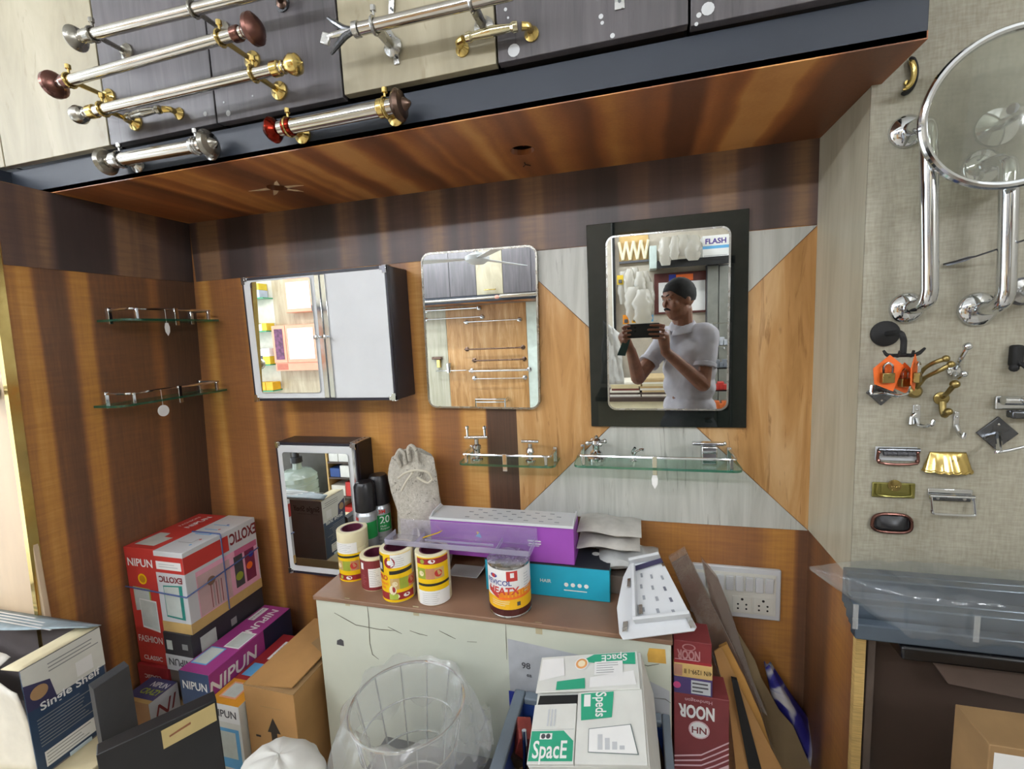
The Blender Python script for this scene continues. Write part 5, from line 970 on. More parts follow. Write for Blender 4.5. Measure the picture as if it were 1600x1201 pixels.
lean('kraft_sheet', 'narrow kraft card strip leaning just right of the maroon boxes', [(1116, 1018), (1127, 1010), (1162, 1085), (1200, 1160), (1222, 1201), (1150, 1201), (1140, 1110)], [-.176, -.176, -.18, -.184, -.188, -.188, -.182], KRAFT, .004)
lean('kraft_sheet', 'folded kraft card sheet leaning in the middle of the pile', [(1124, 1012), (1136, 1006), (1165, 1062), (1190, 1120), (1215, 1201), (1172, 1201), (1150, 1110)], [-.160, -.160, -.163, -.166, -.168, -.168, -.163], mat('kraft_orange', 'C0904C', .7, var=.1), .010)
lean('kraft_sheet', 'wide torn grey-brown card sheet leaning beside the blue sack', [(1152, 986), (1180, 1032), (1190, 1060), (1218, 1110), (1240, 1135), (1268, 1201), (1216, 1201), (1180, 1100)], [-.074, -.075, -.076, -.078, -.08, -.082, -.084, -.078], mat('grey_kraft', '8C7A5C', .8, var=.12, scale=9), .005)
lean('black_bar', 'thin black bar leaning between the kraft sheets', [(1143, 1060), (1152, 1062), (1190, 1201), (1170, 1201)], [-.192, -.192, -.192, -.192], SOOT, .008)
SACK = NT('printed_sack'); v = SACK.coord(); n1 = SACK.noise(v, 9, 2, .5, 1.2); SACK.link(SACK.ramp(n1, [(.42, lin('2B2A86')), (.50, lin('3A3CA0')), (.56, lin('C9CCD8')), (.68, lin('E2E2E2'))]), SACK.b.inputs['Base Color']); SACK.setp(Roughness=.3); SACK.bump(SACK.noise(v, 30, 3), .4, .004)
q = [at(1186, 1036, y=-.07), at(1216, 1040, y=-.06), at(1252, 1110, y=-.07), at(1300, 1201, y=-.09), at(1226, 1201, y=-.13), at(1196, 1090, y=-.11)]
def sack(u, v):
    a = at(1184+62*v, 1036+170*v, y=-.042); b = at(1216+88*v, 1040+170*v, y=-.036); th = u*2*math.pi; c_ = (a+b)/2; r = (b-a).length/2*(.35+.75*min(1, v*2.2))
    w1 = 1+.15*noise.noise(V((math.cos(th)*1.6, math.sin(th)*1.6, v*4)))
    return (c_.x+r*w1*math.cos(th), min(-.004, c_.y+min(r, .027)*w1*math.sin(th)), c_.z+.006*math.sin(3*th))
tag(MB().grid(sack, 26, 22).build('printed_sack', SACK.m, smooth=60, weld=True), 'glossy blue and white printed sack slumped against the wooden wall', 'sack')
# ------------------------------------------------------------------ right: shelf, wrapped bars, cupboard, box
zsf = .884
DKC = thing('display_desk', 'dark brown desk with black top at the right edge', 'desk', (.95, -.33, 0))
MB().bx(XR+.016, RX1-.002, YB-.012-.0, YB-.0025, 0, zsf-.022).build('back_panel', DKBROWN, DKC); MB().bx(XR+.017, RX1-.004, -.388, YB-.0015, zsf-.024, zsf).build('desk_top', mat('black_gloss', '101012', .25), DKC, bevel=.004)
MB().prism([at(1432, 1000, y=-.30), at(1600, 1006, y=-.30), at(1700, 1010, y=-.30), at(1700, 1110, y=-.30), at(1600, 1092, y=-.30), at(1482, 1068, y=-.30), at(1462, 1040, y=-.30)], (0, .012, 0)).build('sloping_panel', mat('mid_brown_laminate', '6A5A50', .5), DKC, smooth=0)
MB().bx(RX1-.03, RX1-.006, -.41, YB-.013, 0, zsf-.0205).build('end_panel', DKBROWN, DKC); MB().bx(XR+.018, XR+.03, -.275, YB-.0125, 0, zsf-.0205).build('end_panel', mat('scuffed_brown', '5A4E46', .5, var=.35, scale=25, stretch=(1, 1, .3)), DKC)
MB().bx(.5, RX1-.04, -.62, YB-.014, .44, .46).build('lower_shelf', DKBROWN, DKC); MB().bx(.52, .55, -.6, -.56, 0, .4395).build('leg', DKBROWN, DKC); MB().bx(1.3, 1.33, -.6, -.56, 0, .4395).build('leg', DKBROWN, DKC)
# wrapped bars
t = thing('wrapped_bars', 'bundle of dark glossy bars in clear plastic on the black desk top', 'bundle', (.62, -.33, zsf))
BARM = mat('gloss_dark_bar', '4E5964', .15, .3, var=.1)
for k in range(5): y = -.372+.025*k; MB().bx(.365+.006*k, 1.02, y-.011, y+.011, zsf+.0008+.004*(k % 2), zsf+.030+.012*(k % 2)+.011*k).build('bar', BARM, t, bevel=.003)
def wrapf(u, v):
    x = .312+.75*u; e = min(1, .05+u*5.5); th = v*2*math.pi; w1 = noise.noise(V((u*22, math.cos(th)*1.2+u*9, math.sin(th)*1.2))); q_ = lambda c: math.copysign(abs(c)**.5, c)
    return (x, -.322+(.068*e)*q_(math.cos(th))*(1+.06*w1), max(zsf+.0006, zsf+.052+(.050*e)*q_(math.sin(th))*(1+.12*w1)+(1-e)*.045))
MB().grid(wrapf, 90, 36).build('film_sleeve', FILM, t, smooth=60, weld=True)
for px, w_ in ((1338, .004), (1530, .004)): p = at(px, 905, y=-.395); MB().bx(p.x-w_, p.x+w_, -.3985, -.3978, zsf+.03, zsf+.075).build('tape_strip', BAG, t, smooth=0)
# carton lower right
c0 = at(1500, 1112, z=.66); x0, yb_, zt = .615, -.50, .655
t, F, (w_, d, h) = carton('brown_carton', 'small wooden-toned carton with white handwritten label at lower right', 'carton', at(1546, 1165, y=-.50).x, at(1546, 1165, y=-.50).x+.22, -.50, -.425, .4605, at(1546, 1163, y=-.50).z, KRAFT2)
f = F['front']; f.rect(.006, .0, w_-.02, h*.97, PAPER); f.done('label'); f.text('Set', .06, h*.72, .03, ARW, bold=.02, l=.001); f.text('7/x', .06, h*.35, .028, ARW, l=.001)
# ------------------------------------------------------------------ fittings on the hook board
def bp(px, py, o=0.0): return at(px, py, y=YB-o)
def plate_screw(t, p, r=.003): MB().lathe([(r, 0), (r, -.001), (r*.5, -.0016)], p, (0, 1, 0), 10).build('screw', STEEL, t)
def flange(t, p, r, m=None, dome=.012): return MB().lathe([(r, 0), (r, -.003), (r*.92, -.007), (r*.6, -dome), (r*.25, -dome-.003), (0, -dome-.003)], p, (0, 1, 0), 28).build('flange', m or CHROME, t)
for lab, f0, f1, r in (('chrome grab bar on the board, left of two', (1416, 206), (1416, 481), .028), ('chrome grab bar on the board, right of two', (1533, 262), (1526, 483), .030)):
    a, b = bp(*f0), bp(*f1); t = thing('grab_bar', lab, 'grab bar', b, group='grab bars'); so = V((0, -.055, 0))
    for p in (a, b): flange(t, p+V((0, -.0003, 0)), r)
    k = V((.0, 0, .0)); pts = [a+V((0, -.006, 0)), a+V((.004, -.035, -.002)), a+V((.006, -.05, -.010)), a+so+V((.006, 0, -.028))]
    pts += [b+so+V((.006, 0, .03)), b+V((.006, -.05, .012)), b+V((.004, -.035, .003)), b+V((0, -.006, 0))]
    MB().tube(pts, .0125, 16).build('bar', CHROME, t)
# big round disc with chrome rim
c = at(1585, 168, y=-.33); R = (at(1585, 168, y=-.33)-at(1447, 168, y=-.33)).length*.98
t = thing('round_mirror', 'large round swivel disc with chrome rim on the board at right', 'mirror', c-V((0, 0, R)))
nrm = V((-.10, -1, -.05)).normalized(); u = nrm.cross(V((0, 0, 1))).normalized(); w_ = u.cross(nrm)
MB().tube([c+(u*math.cos(a)+w_*math.sin(a))*R for a in [k*2*math.pi/64 for k in range(64)]], .0065, 10, closed=True).build('rim', CHROME, t)
MB().lathe([(R-.006, -.002), (R-.006, .002)], c, nrm, 64).build('clear_disc', thin('disc_glass', 'E8EAE4', .16, .03, .06), t, smooth=0)
MB().tube([c-nrm*.004, c-nrm*.02+V((.02, 0, 0)), V((c.x+.03, YB-.004, c.z))], .008, 10).build('arm', CHROME, t); MB().lathe([(.03, 0), (.03, -.006), (.01, -.012)], (c.x+.03, YB-.0005, c.z), (0, 1, 0), 24).build('flange', CHROME, t)
# crescent pull at the top
p = bp(1410, 120); t = thing('crescent_pull', 'crescent brass pull with dark edge under the soffit end', 'handle', p)
arc = lambda r, s: [p+V((r*math.cos(a)*.55+.0, -s, r*math.sin(a))) for a in [math.radians(x) for x in range(-100, 70, 15)]]
MB().tube(arc(.030, .006), [.002]+[.0045]*(len(arc(1, 0))-2)+[.002], 8).build('outer_edge', SOOT, t); MB().tube(arc(.024, .008), [.001]+[.0042]*(len(arc(1, 0))-2)+[.001], 8).build('brass_face', GOLD, t); MB().cyl(p+V((.006, -.004, -.012)), p+V((.006, -.0003, -.012)), .004, 10).build('stud', GOLD, t)
# black hook rail with padlock cards
p = bp(1382, 521); t = thing('black_hook_rail', 'black round-plate hook rail holding orange padlock cards', 'hook', p)
MB().lathe([(.0235, 0), (.0235, -.004), (.018, -.008), (0, -.009)], p+V((0, -.0004, 0)), (0, 1, 0), 26).build('round_plate', SOOT, t)
e = bp(1411, 552, .045); MB().tube([p+V((0, -.008, 0)), p+V((.006, -.03, .002)), V((e.x-.004, e.y, p.z-.0)), V((e.x, e.y, p.z-.012)), e], .0048, 10).build('arm', SOOT, t)
MB().tube([e+V((-.028, .004, .006)), e+V((-.024, .0, -.002)), e+V((-.01, -.004, -.003)), e+V((.012, -.004, -.003)), e+V((.024, .0, .0)), e+V((.034, .004, .008))], [.002]+[.0034]*4+[.002], 8).build('cross_rail', SOOT, t)
for x in (-.016, .004): MB().tube([e+V((x, -.004, -.002)), e+V((x+.001, -.016, -.004)), e+V((x+.002, -.02, .006))], .0022, 8).build('prong', SOOT, t)
def pad(lab, P, rz, size=.03):
    t = thing('padlock_card', lab, 'padlock', P-V((0, 0, size)), rz, group='padlocks on orange cards')
    s = size; MB().prism([(-s*.75, 0, s*1.0), (s*.1, 0, s*1.75), (s*.85, 0, s*1.1), (s*.35, 0, -s*.35), (-s*.65, 0, s*.1)], (0, .0012, 0)).build('orange_card', ORANGE, t, local=True, smooth=0)
    b = MB().bx(-s*.42, s*.22, -.010, -.0005, s*.18, s*.75).build('lock_body', BRASS, t, local=True, bevel=.0012); MB().tube([(-s*.32, -.006, s*.75), (-s*.32, -.006, s*1.15), (-s*.1, -.006, s*1.32), (s*.12, -.006, s*1.15), (s*.12, -.006, s*.75)], .0022, 8).build('shackle', CHROME, b, local=True)
pad('orange padlock card hanging in front on the black rail', bp(1387, 575, .062), .15, .031); pad('orange padlock card turned aside on the right of the rail', bp(1429, 574, .06), .95, .031); pad('orange padlock card half hidden behind the front one', bp(1411, 584, .045), .4, .027)
def hook_brass(lab, pts, r, m, rose, cat='hook'):
    P = [bp(px, py, o) for px, py, o in pts]; t = thing('coat_hook', lab, cat, P[0])
    MB().tube(P, r, 10).build('hook_arm', m, t); MB().ball(P[-1], r[-1]*1.35 if isinstance(r, list) else r*1.5, 12).build('hook_tip', m, t)
    q = bp(*rose[:2]); MB().lathe([(rose[2], -.0003), (rose[2], -.004), (rose[2]*.6, -.009)], q, (0, 1, 0), 18).build('base_plate', m, t); return t
hook_brass('upper brass arm hook behind the padlock cards', [(1432, 592, .004), (1445, 575, .03), (1460, 566, .05), (1478, 560, .06)], [.0034, .0035, .0036, .0044], BRASS, (1432, 593, .010))
hook_brass('lower brass arm hook beside the padlock cards', [(1431, 608, .004), (1445, 590, .03), (1465, 580, .05), (1486, 569, .06)], [.0034, .0034, .0036, .0044], BRASS, (1428, 611, .012))
def double_hook(lab, c, up, lo, m, k=1.0):
    P = bp(*c); t = thing('coat_hook', lab, 'hook', P); MB().lathe([(.011*k, -.0003), (.011*k, -.003), (.007*k, -.006)], P, (0, 1, 0), 18).build('base_plate', m, t)
    a = [P+V((0, -.005, .004)), bp((c[0]+up[0])/2-2, (c[1]+up[1])/2+4, .028), bp(*up, .045)]; MB().tube(a, [.0042*k, .0034*k, .0042*k], 10).build('upper_arm', m, t); MB().ball(a[-1], .0068*k, 12).build('upper_tip', m, t)
    b = [P+V((0, -.005, -.006)), bp((c[0]*.6+lo[0]*.4), lo[1]+6, .014), bp(*lo, .028)]; MB().tube(b, [.005*k, .0045*k, .0045*k], 10).build('lower_arm', m, t); MB().ball(b[-1], .006*k, 12).build('lower_tip', m, t)
    for dz in (.006, -.006): plate_screw(t, P+V((0, -.0062, dz*k)), .0018)
double_hook('chrome double coat hook right of the padlock cards', (1490, 578), (1512, 541), (1506, 584), CHROME)
double_hook('antique brass double coat hook below the chrome one', (1470, 622), (1492, 600), (1482, 643), BRASS, 1.1)
def jhook(lab, c, side, end, m, w_=.006):
    P = bp(*c); t = thing('wall_hook', lab, 'hook', P+V((0, 0, -.02))); MB().bx(P.x-w_, P.x+w_, YB-.003, YB-.0003, P.z-.014, P.z+.016).build('back_plate', m, t, bevel=.0008)
    b = P+V((0, -.003, -.010)); E_ = bp(*end, .035); MB().tube([b, b+V((.001, -.008, -.012)), (b+E_)/2+V((0, -.004, -.012)), E_+V((-.002, 0, -.008)), E_], [.004, .004, .0036, .0034, .003], 10).build('hook_arm', m, t)
    if side: s_ = bp(*side, .006); MB().tube([P+V((-w_*.5, -.004, 0)), V((s_.x, s_.y, P.z-.006)), s_], [.003, .003, .0045], 8).build('side_arm', m, t)
    plate_screw(t, P+V((0, -.0032, .006)), .002)
jhook('chrome hook with side peg above the bail handle', (1431, 645), (1424, 662), (1459, 656), CHROME); jhook('small chrome J hook right of the side-peg hook', (1493, 656), None, (1508, 676), CHROME, .004)
def square_plate(lab, c, arm, rot=math.pi/4, s=.024, m=None):
    P = bp(*c); t = thing('towel_hook', lab, 'hook', P+V((0, 0, -s))); R = Matrix.Rotation(rot, 3, 'Y'); MB().box(P+V((0, -.0025, 0)), (s*1.45, .004, s*1.45), R).build('square_plate', m or GUNMETAL, t, bevel=.0008)
    for dz in (s*.55, -s*.6): plate_screw(t, P+V((0, -.0047, dz)), .002)
    A_ = [bp(*q) for q in arm]; MB().tube(A_, .0026, 8).build('wire_arm', CHROME, t)
    MB().tube([P+V((0, -.005, 0)), A_[len(A_)//2]], .004, 8).build('stem', CHROME, t); return t
square_plate('diamond-plate towel hook with wire arm under the padlock cards', (1376, 613), [(1363, 602, .03), (1362, 615, .035), (1380, 614, .04), (1403, 618, .045), (1418, 614, .04), (1420, 604, .03)])
square_plate('diamond-plate hook at the right edge of the board', (1556, 676), [(1560, 705, .05), (1556, 706, .05), (1562, 706, .045), (1575, 704, .045), (1600, 698, .045)], s=.03)
p = bp(1556, 676); 
# black hook, chrome catch, round knob at the right edge
P = bp(1582, 556); t = thing('wall_hook', 'black wall hook at the right edge of the board', 'hook', P); MB().bx(P.x-.008, P.x+.008, YB-.016, YB-.0004, P.z-.018, P.z+.020).build('back_plate', SOOT, t, bevel=.004); MB().tube([P+V((.002, -.014, -.01)), P+V((.008, -.03, -.022)), P+V((.03, -.04, -.022)), P+V((.05, -.04, -.016))], .004, 8).build('hook_arm', SOOT, t); MB().ball(P+V((-.004, -.012, -.02)), .007, 10).build('peg', SOOT, t)
P = bp(1585, 628); t = thing('door_catch', 'chrome door catch at the right edge of the board', 'catch', P); MB().bx(P.x-.03, P.x+.04, YB-.006, YB-.0004, P.z-.012, P.z+.012).build('plate', CHROME, t, bevel=.002); MB().cyl(P+V((-.028, -.018, .006)), P+V((.035, -.018, .004)), .008, 14).build('barrel', CHROME, t); MB().ball(P+V((0, -.026, .008)), .008, 12).build('knob', CHROME, t); MB().bx(P.x-.016, P.x+.04, YB-.024, YB-.0065, P.z-.026, P.z-.0125).build('keeper', GUNMETAL, t, bevel=.003)
P = bp(1597, 455); t = thing('cupboard_knob', 'round grey knob at the right edge beside the grab bar', 'knob', P); MB().lathe([(.02, -.0004), (.02, -.006), (.01, -.01), (.01, -.02), (.02, -.03), (.018, -.042), (0, -.046)], P, (0, 1, 0), 22).build('knob_body', STEEL, t); MB().lathe([(.024, -.0003), (.024, -.003)], P, (0, 1, 0), 22).build('rose', GUNMETAL, t)
a, b = bp(1474, 413, .005), bp(1610, 372, .075); t = thing('wire_hanger', 'thin dark wire with flattened tip jutting from the board', 'wire', a); MB().tube([a, a+(b-a)*.4+V((0, 0, -.003)), b], [.0018, .0016, .0016], 6).build('wire', GUNMETAL, t); MB().prism([a+V((0, -.001, 0)), a+(b-a)*.30+V((0, -.001, .001)), a+(b-a)*.42+V((0, -.001, -.002)), a+(b-a)*.28+V((0, -.001, -.006)), a+(b-a)*.06+V((0, -.001, -.005))], (0, .001, 0)).build('flat_tip', GUNMETAL, t, smooth=0)
# drawer pulls, two columns
def pts4(x0, y0, x1, y1):
    a, b = bp(x0, y0), bp(x1, y1); return a.x, b.x, b.z, a.z
x0, x1, z0, z1 = pts4(1367, 697, 1431, 723); t = thing('bail_handle', 'copper trunk handle with grey ribbed grip, top left of the pulls', 'handle', ((x0+x1)/2, YB, z0))
MB().bx(x0, x1, YB-.004, YB-.0004, z0+.004, z1).build('back_plate', LGREY, t, bevel=.001); MB().tube([(x0+.003, YB-.008, z1-.004), (x0+.003, YB-.010, z0+.002), (x1-.003, YB-.010, z0+.002), (x1-.003, YB-.008, z1-.004)], .0026, 8).build('copper_frame', COPPER, t); MB().cyl((x0+.001, YB-.012, z1-.003), (x1-.001, YB-.012, z1-.003), .0035, 10).build('top_bar', GUNMETAL, t)
for k in range(12): x = x0+.011+(x1-x0-.022)*k/11; MB().cyl((x-.0019, YB-.013, z1-.010), (x+.0019, YB-.013, z1-.010), .0048 if k % 2 else .0042, 10).build('grip_rib', DKGREY, t)
for x in (x0+.003, x1-.003):
    for z in (z0+.006, z1-.008): MB().ball((x, YB-.010, z), .0036, 8).build('rivet', COPPER, t)
x0, x1, z0, z1 = pts4(1442, 705, 1518, 735); t = thing('shell_pull', 'gold scalloped cup pull, top right of the pulls', 'handle', ((x0+x1)/2, YB, z0))
def shell(u, v): w_ = (x1-x0)*(.36+.14*v); return ((x0+x1)/2+w_*(2*u-1), YB-.001-.018*math.sin(math.pi*u)**.5*v**.8, z1-(z1-z0)*v-.0025*abs(math.sin(u*math.pi*6))*v)
MB().grid(shell, 36, 12).build('cup', GOLD, t, solid=.0015); MB().tube([shell(k/24, 1) for k in range(25)], .0022, 8).build('scalloped_edge', GOLD, t)
x0, x1, z0, z1 = pts4(1362, 752, 1428, 778); t = thing('recessed_pull', 'antique brass rectangular drop pull, middle left of the pulls', 'handle', ((x0+x1)/2, YB, z0))
OLB = chrome('olive_brass', '8F8A52', .35); MB().bx(x0, x1, YB-.004, YB-.0004, z0, z1).build('back_plate', OLB, t, bevel=.002)
MB().tube([(x0+.008, YB-.005, z1-.002), (x0+.008, YB-.006, z0+.006), (x1-.008, YB-.006, z0+.006), (x1-.008, YB-.005, z1-.002)], .002, 8).build('drop_bail', OLB, t); MB().bx(x0+.014, x1-.014, YB-.0055, YB-.0042, z0+.010, z1-.002).build('inner_panel', OLB, t, bevel=.0008)
MB().lathe([(.011, 0), (.011, -.002), (.008, -.003)], ((x0+x1)/2, YB-.0056, z1-.004), (0, 1, 0), 18).build('rosette', BRASS, t)
for k in range(4): MB().ball(((x0+x1)/2-.006+.004*k, YB-.009, z1-.006), .0016, 8).build('bead', BRASS, t)
x0, x1, z0, z1 = pts4(1449, 762, 1516, 801); t = thing('bail_handle', 'chrome chest handle with swinging bail, middle right of the pulls', 'handle', ((x0+x1)/2, YB, z0))
MB().bx(x0, x1, YB-.003, YB-.0004, z1-.012, z1).build('back_plate', CHROME, t, bevel=.001); MB().bx(x0+.004, x1-.004, YB-.006, YB-.0032, z1-.022, z1-.0122).build('hinge_plate', GUNMETAL, t, bevel=.001); MB().tube([(x0+.002, YB-.008, z1-.012), (x0+.002, YB-.016, z0+.003), (x0+.005, YB-.017, z0+.001), (x1-.005, YB-.017, z0+.001), (x1-.002, YB-.016, z0+.003), (x1-.002, YB-.008, z1-.012)], .0024, 8).build('bail', CHROME, t); MB().cyl((x0, YB-.008, z1-.012), (x1, YB-.008, z1-.012), .0035, 10).build('hinge_pin', CHROME, t)
for x in (x0+.014, x1-.014): plate_screw(t, V((x, YB-.0062, z1-.017)), .0028)
x0, x1, z0, z1 = pts4(1358, 799, 1425, 832); t = thing('cup_pull', 'black cup pull with copper rim, lowest of the pulls', 'handle', ((x0+x1)/2, YB, z0)); cx, cz = (x0+x1)/2, (z0+z1)/2
ol = lambda s: [((cx+(x1-x0)/2*s*(math.copysign(abs(math.cos(a))**.6, math.cos(a))*(.93-.07*math.sin(a)))), (cz+(z1-z0)/2*s*math.copysign(abs(math.sin(a))**.7, math.sin(a)))) for a in [k*2*math.pi/36 for k in range(36)]]
MB().tube([(x, YB-.005, z) for x, z in ol(.96)], .0032, 8, closed=True).build('rim', COPPER, t); MB().prism([(x, YB-.004, z) for x, z in ol(.93)], (0, .0035, 0)).build('black_face', BLACK, t, smooth=0); MB().grid(lambda u, v: (cx+(x1-x0)*.36*(2*u-1), YB-.0045-.012*math.sin(math.pi*u)**.6*math.sin(math.pi*.5*v), z1-.003-(z1-z0)*.62*v), 16, 8).build('cup', BLACK, t)
# ------------------------------------------------------------------ the shop behind the camera (seen in the mirrors)
RC = -3.10
def rx(px, py, y, ym=MIRY): return rv(px, py, y, ym).x
def rz_(px, py, y, ym=MIRY): return rv(px, py, y, ym).z
zf0, zf1 = rz_(750, 471, RC), rz_(750, 461, RC)
xe = [rx(620, 430, RC)-.9, rx(620, 430, RC)-.35, rx(657, 430, RC)-.2, rx(700, 430, RC), rx(742, 430, RC), rx(784, 430, RC), rx(829, 430, RC), rx(839, 430, RC)+.12]
ms = [BEIGEDOOR, DARKDOOR, DARKDOOR, DARKDOOR, BEIGEDOOR, DARKDOOR, DARKDOOR]
labs = ['pale cupboard door at the far end of the rear wall', 'dark cupboard door second from the far end of the rear wall', 'dark rear cupboard door seen at the mirror edge', 'dark rear cupboard door left of the cream one', 'cream rear cupboard door with a brass pull', 'dark rear cupboard door right of the cream one', 'dark rear cupboard door at the near end']
for i, m in enumerate(ms):
    t = thing('overhead_cupboard', labs[i], 'cupboard', ((xe[i]+xe[i+1])/2, RC-.17, zf1), group='rear overhead cupboards')
    MB().bx(xe[i]+.002, xe[i+1]-.002, RC-.018, RC, zf1+.004, 2.6).build('cupboard_door', m, t, bevel=.001); MB().bx(xe[i]+.003, xe[i+1]-.003, RY+.004, RC-.0185, zf1+.004, ZC-.002).build('carcass', SOOT, t)
    if i == 4:
        a, b = rv(757, 452, RC), rv(773, 451, RC); MB().tube([a, a+V((0, .03, -.005)), b+V((0, .03, -.005)), b], .006, 8).build('pull', GOLD, t)
fr_ = struct('trim_5', MB().bx(xe[0], xe[-1], RC-.02, RC+.004, zf0, zf1), NAVY); tag(fr_, 'dark fascia under the rear cupboards')
struct('trim_6', MB().bx(xe[0], xe[-1], RY+.002, RC-.021, zf0+.002, zf0+.014), W_SOFF)
RW = RY+.012
wrp = bpy.data.objects['wall_rear']
def rpanel(px0, px1, m, nm='wall_panel', z0=.0, z1=None): MB().bx(rx(px0, 540, RW), rx(px1, 540, RW), RY+.0005, RW, z0, z1 or zf0-.01).build(nm, m, wrp)
rpanel(698, 823, OCHRE); rpanel(520, 697.5, CREAMST); rpanel(823.5, 842, mat('mint_board', 'CFDCD4', .5))
MB().bx(RX0+.01, rx(519, 540, RW), RY+.0005, RW, 0, 2.7).build('wall_panel', stone('tan_travertine', 'A8977C', 'B8A88C', 'C8BA9E', '8A7658', sx=14, seed=12), wrp)
# chrome tubes along the fascia
for k, (p0, p1, lab) in enumerate((((640, 473), (775, 463), 'chrome curtain tube on the rear fascia, left piece'), ((782, 462), (842, 458), 'chrome curtain tube on the rear fascia, right piece'))):
    a, b = rv(*p0, RC+.05), rv(*p1, RC+.05); b.z = a.z+(b.z-a.z)*.3; t = thing('curtain_rod', lab, 'curtain rod', (a+b)/2, group='rear curtain rods'); MB().cyl(a, b, .019 if k else .014, 16).build('rod', ROD, t)
    for f_ in (.15, .85): q = a+(b-a)*f_; MB().tube([q, V((q.x, RC+.005, q.z))], .006, 8).build('bracket', STEEL, t)
    for P in (a, b): MB().ball(P, (.03, .018, .018), 12).build('finial', mat('pink_finial', 'D89A88', .4) if not k else PEWTER, t)
# towel rails
for lab, p0, p1, r in (('top left towel rail on the rear panel', (660, 485), (744, 481), .012), ('second towel rail from the top left on the rear wall', (660, 499), (749, 495), .006), ('towel rail right under the rear cupboards', (724, 502), (808, 500), .007), ('dark towel rail in the middle of the rear panel', (725, 547), (814, 542), .008), ('chrome towel rail below the dark one', (737, 565), (816, 560), .009), ('thick chrome towel rail low on the rear panel', (733, 581), (824, 577), .012), ('thin lowest towel rail on the rear panel', (737, 593), (817, 590), .005)):
    a, b = rv(*p0, RW+.07), rv(*p1, RW+.07); b.z = a.z = (a.z+b.z)/2; t = thing('towel_rail', lab, 'towel rail', (a+b)/2, group='towel rails on the rear wall'); m = BRONZE if 'dark' in lab else CHROME
    MB().cyl(a, b, r, 12).build('rail', m, t)
    for P in (a, b): MB().tube([P, V((P.x, RW+.001, P.z))], r*.9, 10).build('post', m, t); MB().lathe([(.024, 0), (.024, .006), (.012, .012)], (P.x, RW+.0005, P.z), (0, 1, 0), 16).build('rose', m, t)
a, b = rv(742, 624, RW+.12), rv(788, 624, RW+.12); t = thing('towel_rack', 'chrome towel rack frame low on the rear panel', 'towel rack', ((a.x+b.x)/2, RW+.06, a.z-.2))
for dz in (0, -.03): MB().tube([(a.x, RW+.002, a.z+dz), (a.x, a.y, a.z+dz), (b.x, a.y, a.z+dz), (b.x, RW+.002, a.z+dz)], .008, 10).build('frame', CHROME, t)
for x in (a.x, b.x): MB().cyl((x, a.y, a.z), (x, a.y, a.z-.22), .008, 10).build('drop_bar', CHROME, t)
p = rv(681, 562, RW+.05); t = thing('paper_holder', 'brass box holder on the rear pale wall strip', 'holder', (p.x, RW, p.z-.06)); MB().bx(p.x-.06, p.x+.05, RW+.0005, RW+.05, p.z, p.z+.03).build('lid', BRONZE, t, bevel=.004); MB().bx(p.x-.01, p.x+.03, RW+.0005, RW+.04, p.z-.09, p.z-.001).build('body', GOLD, t, bevel=.004)
p = rv(700, 575, RW+.06); t = thing('tumbler_holder', 'chrome tumbler on a ring beside the ochre rear panel', 'tumbler', (p.x, RW+.06, p.z-.05)); MB().lathe([(.026, -.05), (.03, .05), (.028, .05), (.024, -.047)], (p.x, p.y, p.z), (0, 0, 1), 18).build('tumbler', CHROME, t); MB().tube([(p.x-.16, RW+.002, p.z-.03), (p.x-.15, RW+.06, p.z-.03), (p.x+.2, RW+.06, p.z-.03), (p.x+.21, RW+.002, p.z-.03)], .006, 8).build('ring_rail', CHROME, t)
# ceiling fan
p = rv(744, 404, -2.05); t = thing('ceiling_fan', 'white three-blade ceiling fan in the aisle', 'fan', (p.x, p.y, p.z)); MB().cyl((p.x, p.y, p.z+.04), (p.x, p.y, ZC), .012, 12).build('down_rod', WHITE, t); MB().lathe([(.0, -.04), (.05, -.035), (.09, -.01), (.09, .02), (.04, .045), (0, .05)], p, (0, 0, 1), 28).build('motor', WHITE, t)
for k in range(3):
    a = math.radians(172+120*k); d = V((math.cos(a), math.sin(a), 0)); e = V((-d.y, d.x, 0)); MB().prism([p+d*.08-e*.03, p+d*.55-e*.065+V((0, 0, .012)), p+d*.57+e*.05-V((0, 0, .006)), p+d*.08+e*.03], (0, 0, .005)).build('blade', WHITE, t)
# display shelves + pink cabinets at the far left (cabinet mirror)
YM2 = YC-.005; RS = RY+.16
def rb(px0, py0, px1, py1, y, ym=YM2): a, b = rv(px0, py0, y, ym), rv(px1, py1, y, ym); return min(a.x, b.x), max(a.x, b.x), min(a.z, b.z), max(a.z, b.z)
sh = thing('display_shelf', 'wall rack of green-edged glass shelves full of small boxes', 'shelf', (rx(405, 520, RS, YM2), RY+.08, 1.0))
rowz = []; PKX = rx(423, 545, RY+.14, YM2)-.012
for py in (464.6, 517, 569.5):
    x0, x1 = rx(378, py, RS, YM2), PKX; z = rz_(405, py, RS, YM2); rowz.append(z); MB().bx(x0-.1, x1, RY+.014, RS, z-.012, z).build('glass_board', mat('green_glass_edge', '3E9A6E', .2), sh)
x0r, x1r = rx(378, 517, RS, YM2)-.1, PKX
MB().bx(x0r-.02, x0r, RY+.014, RS, 1.0-.2, 2.2).build('upright', WHITE, sh); MB().bx(x0r, x1r, RY+.013, RY+.0135, .9, 2.2).build('back_panel', mat('shelf_back', 'D8D2C4', .6), sh)
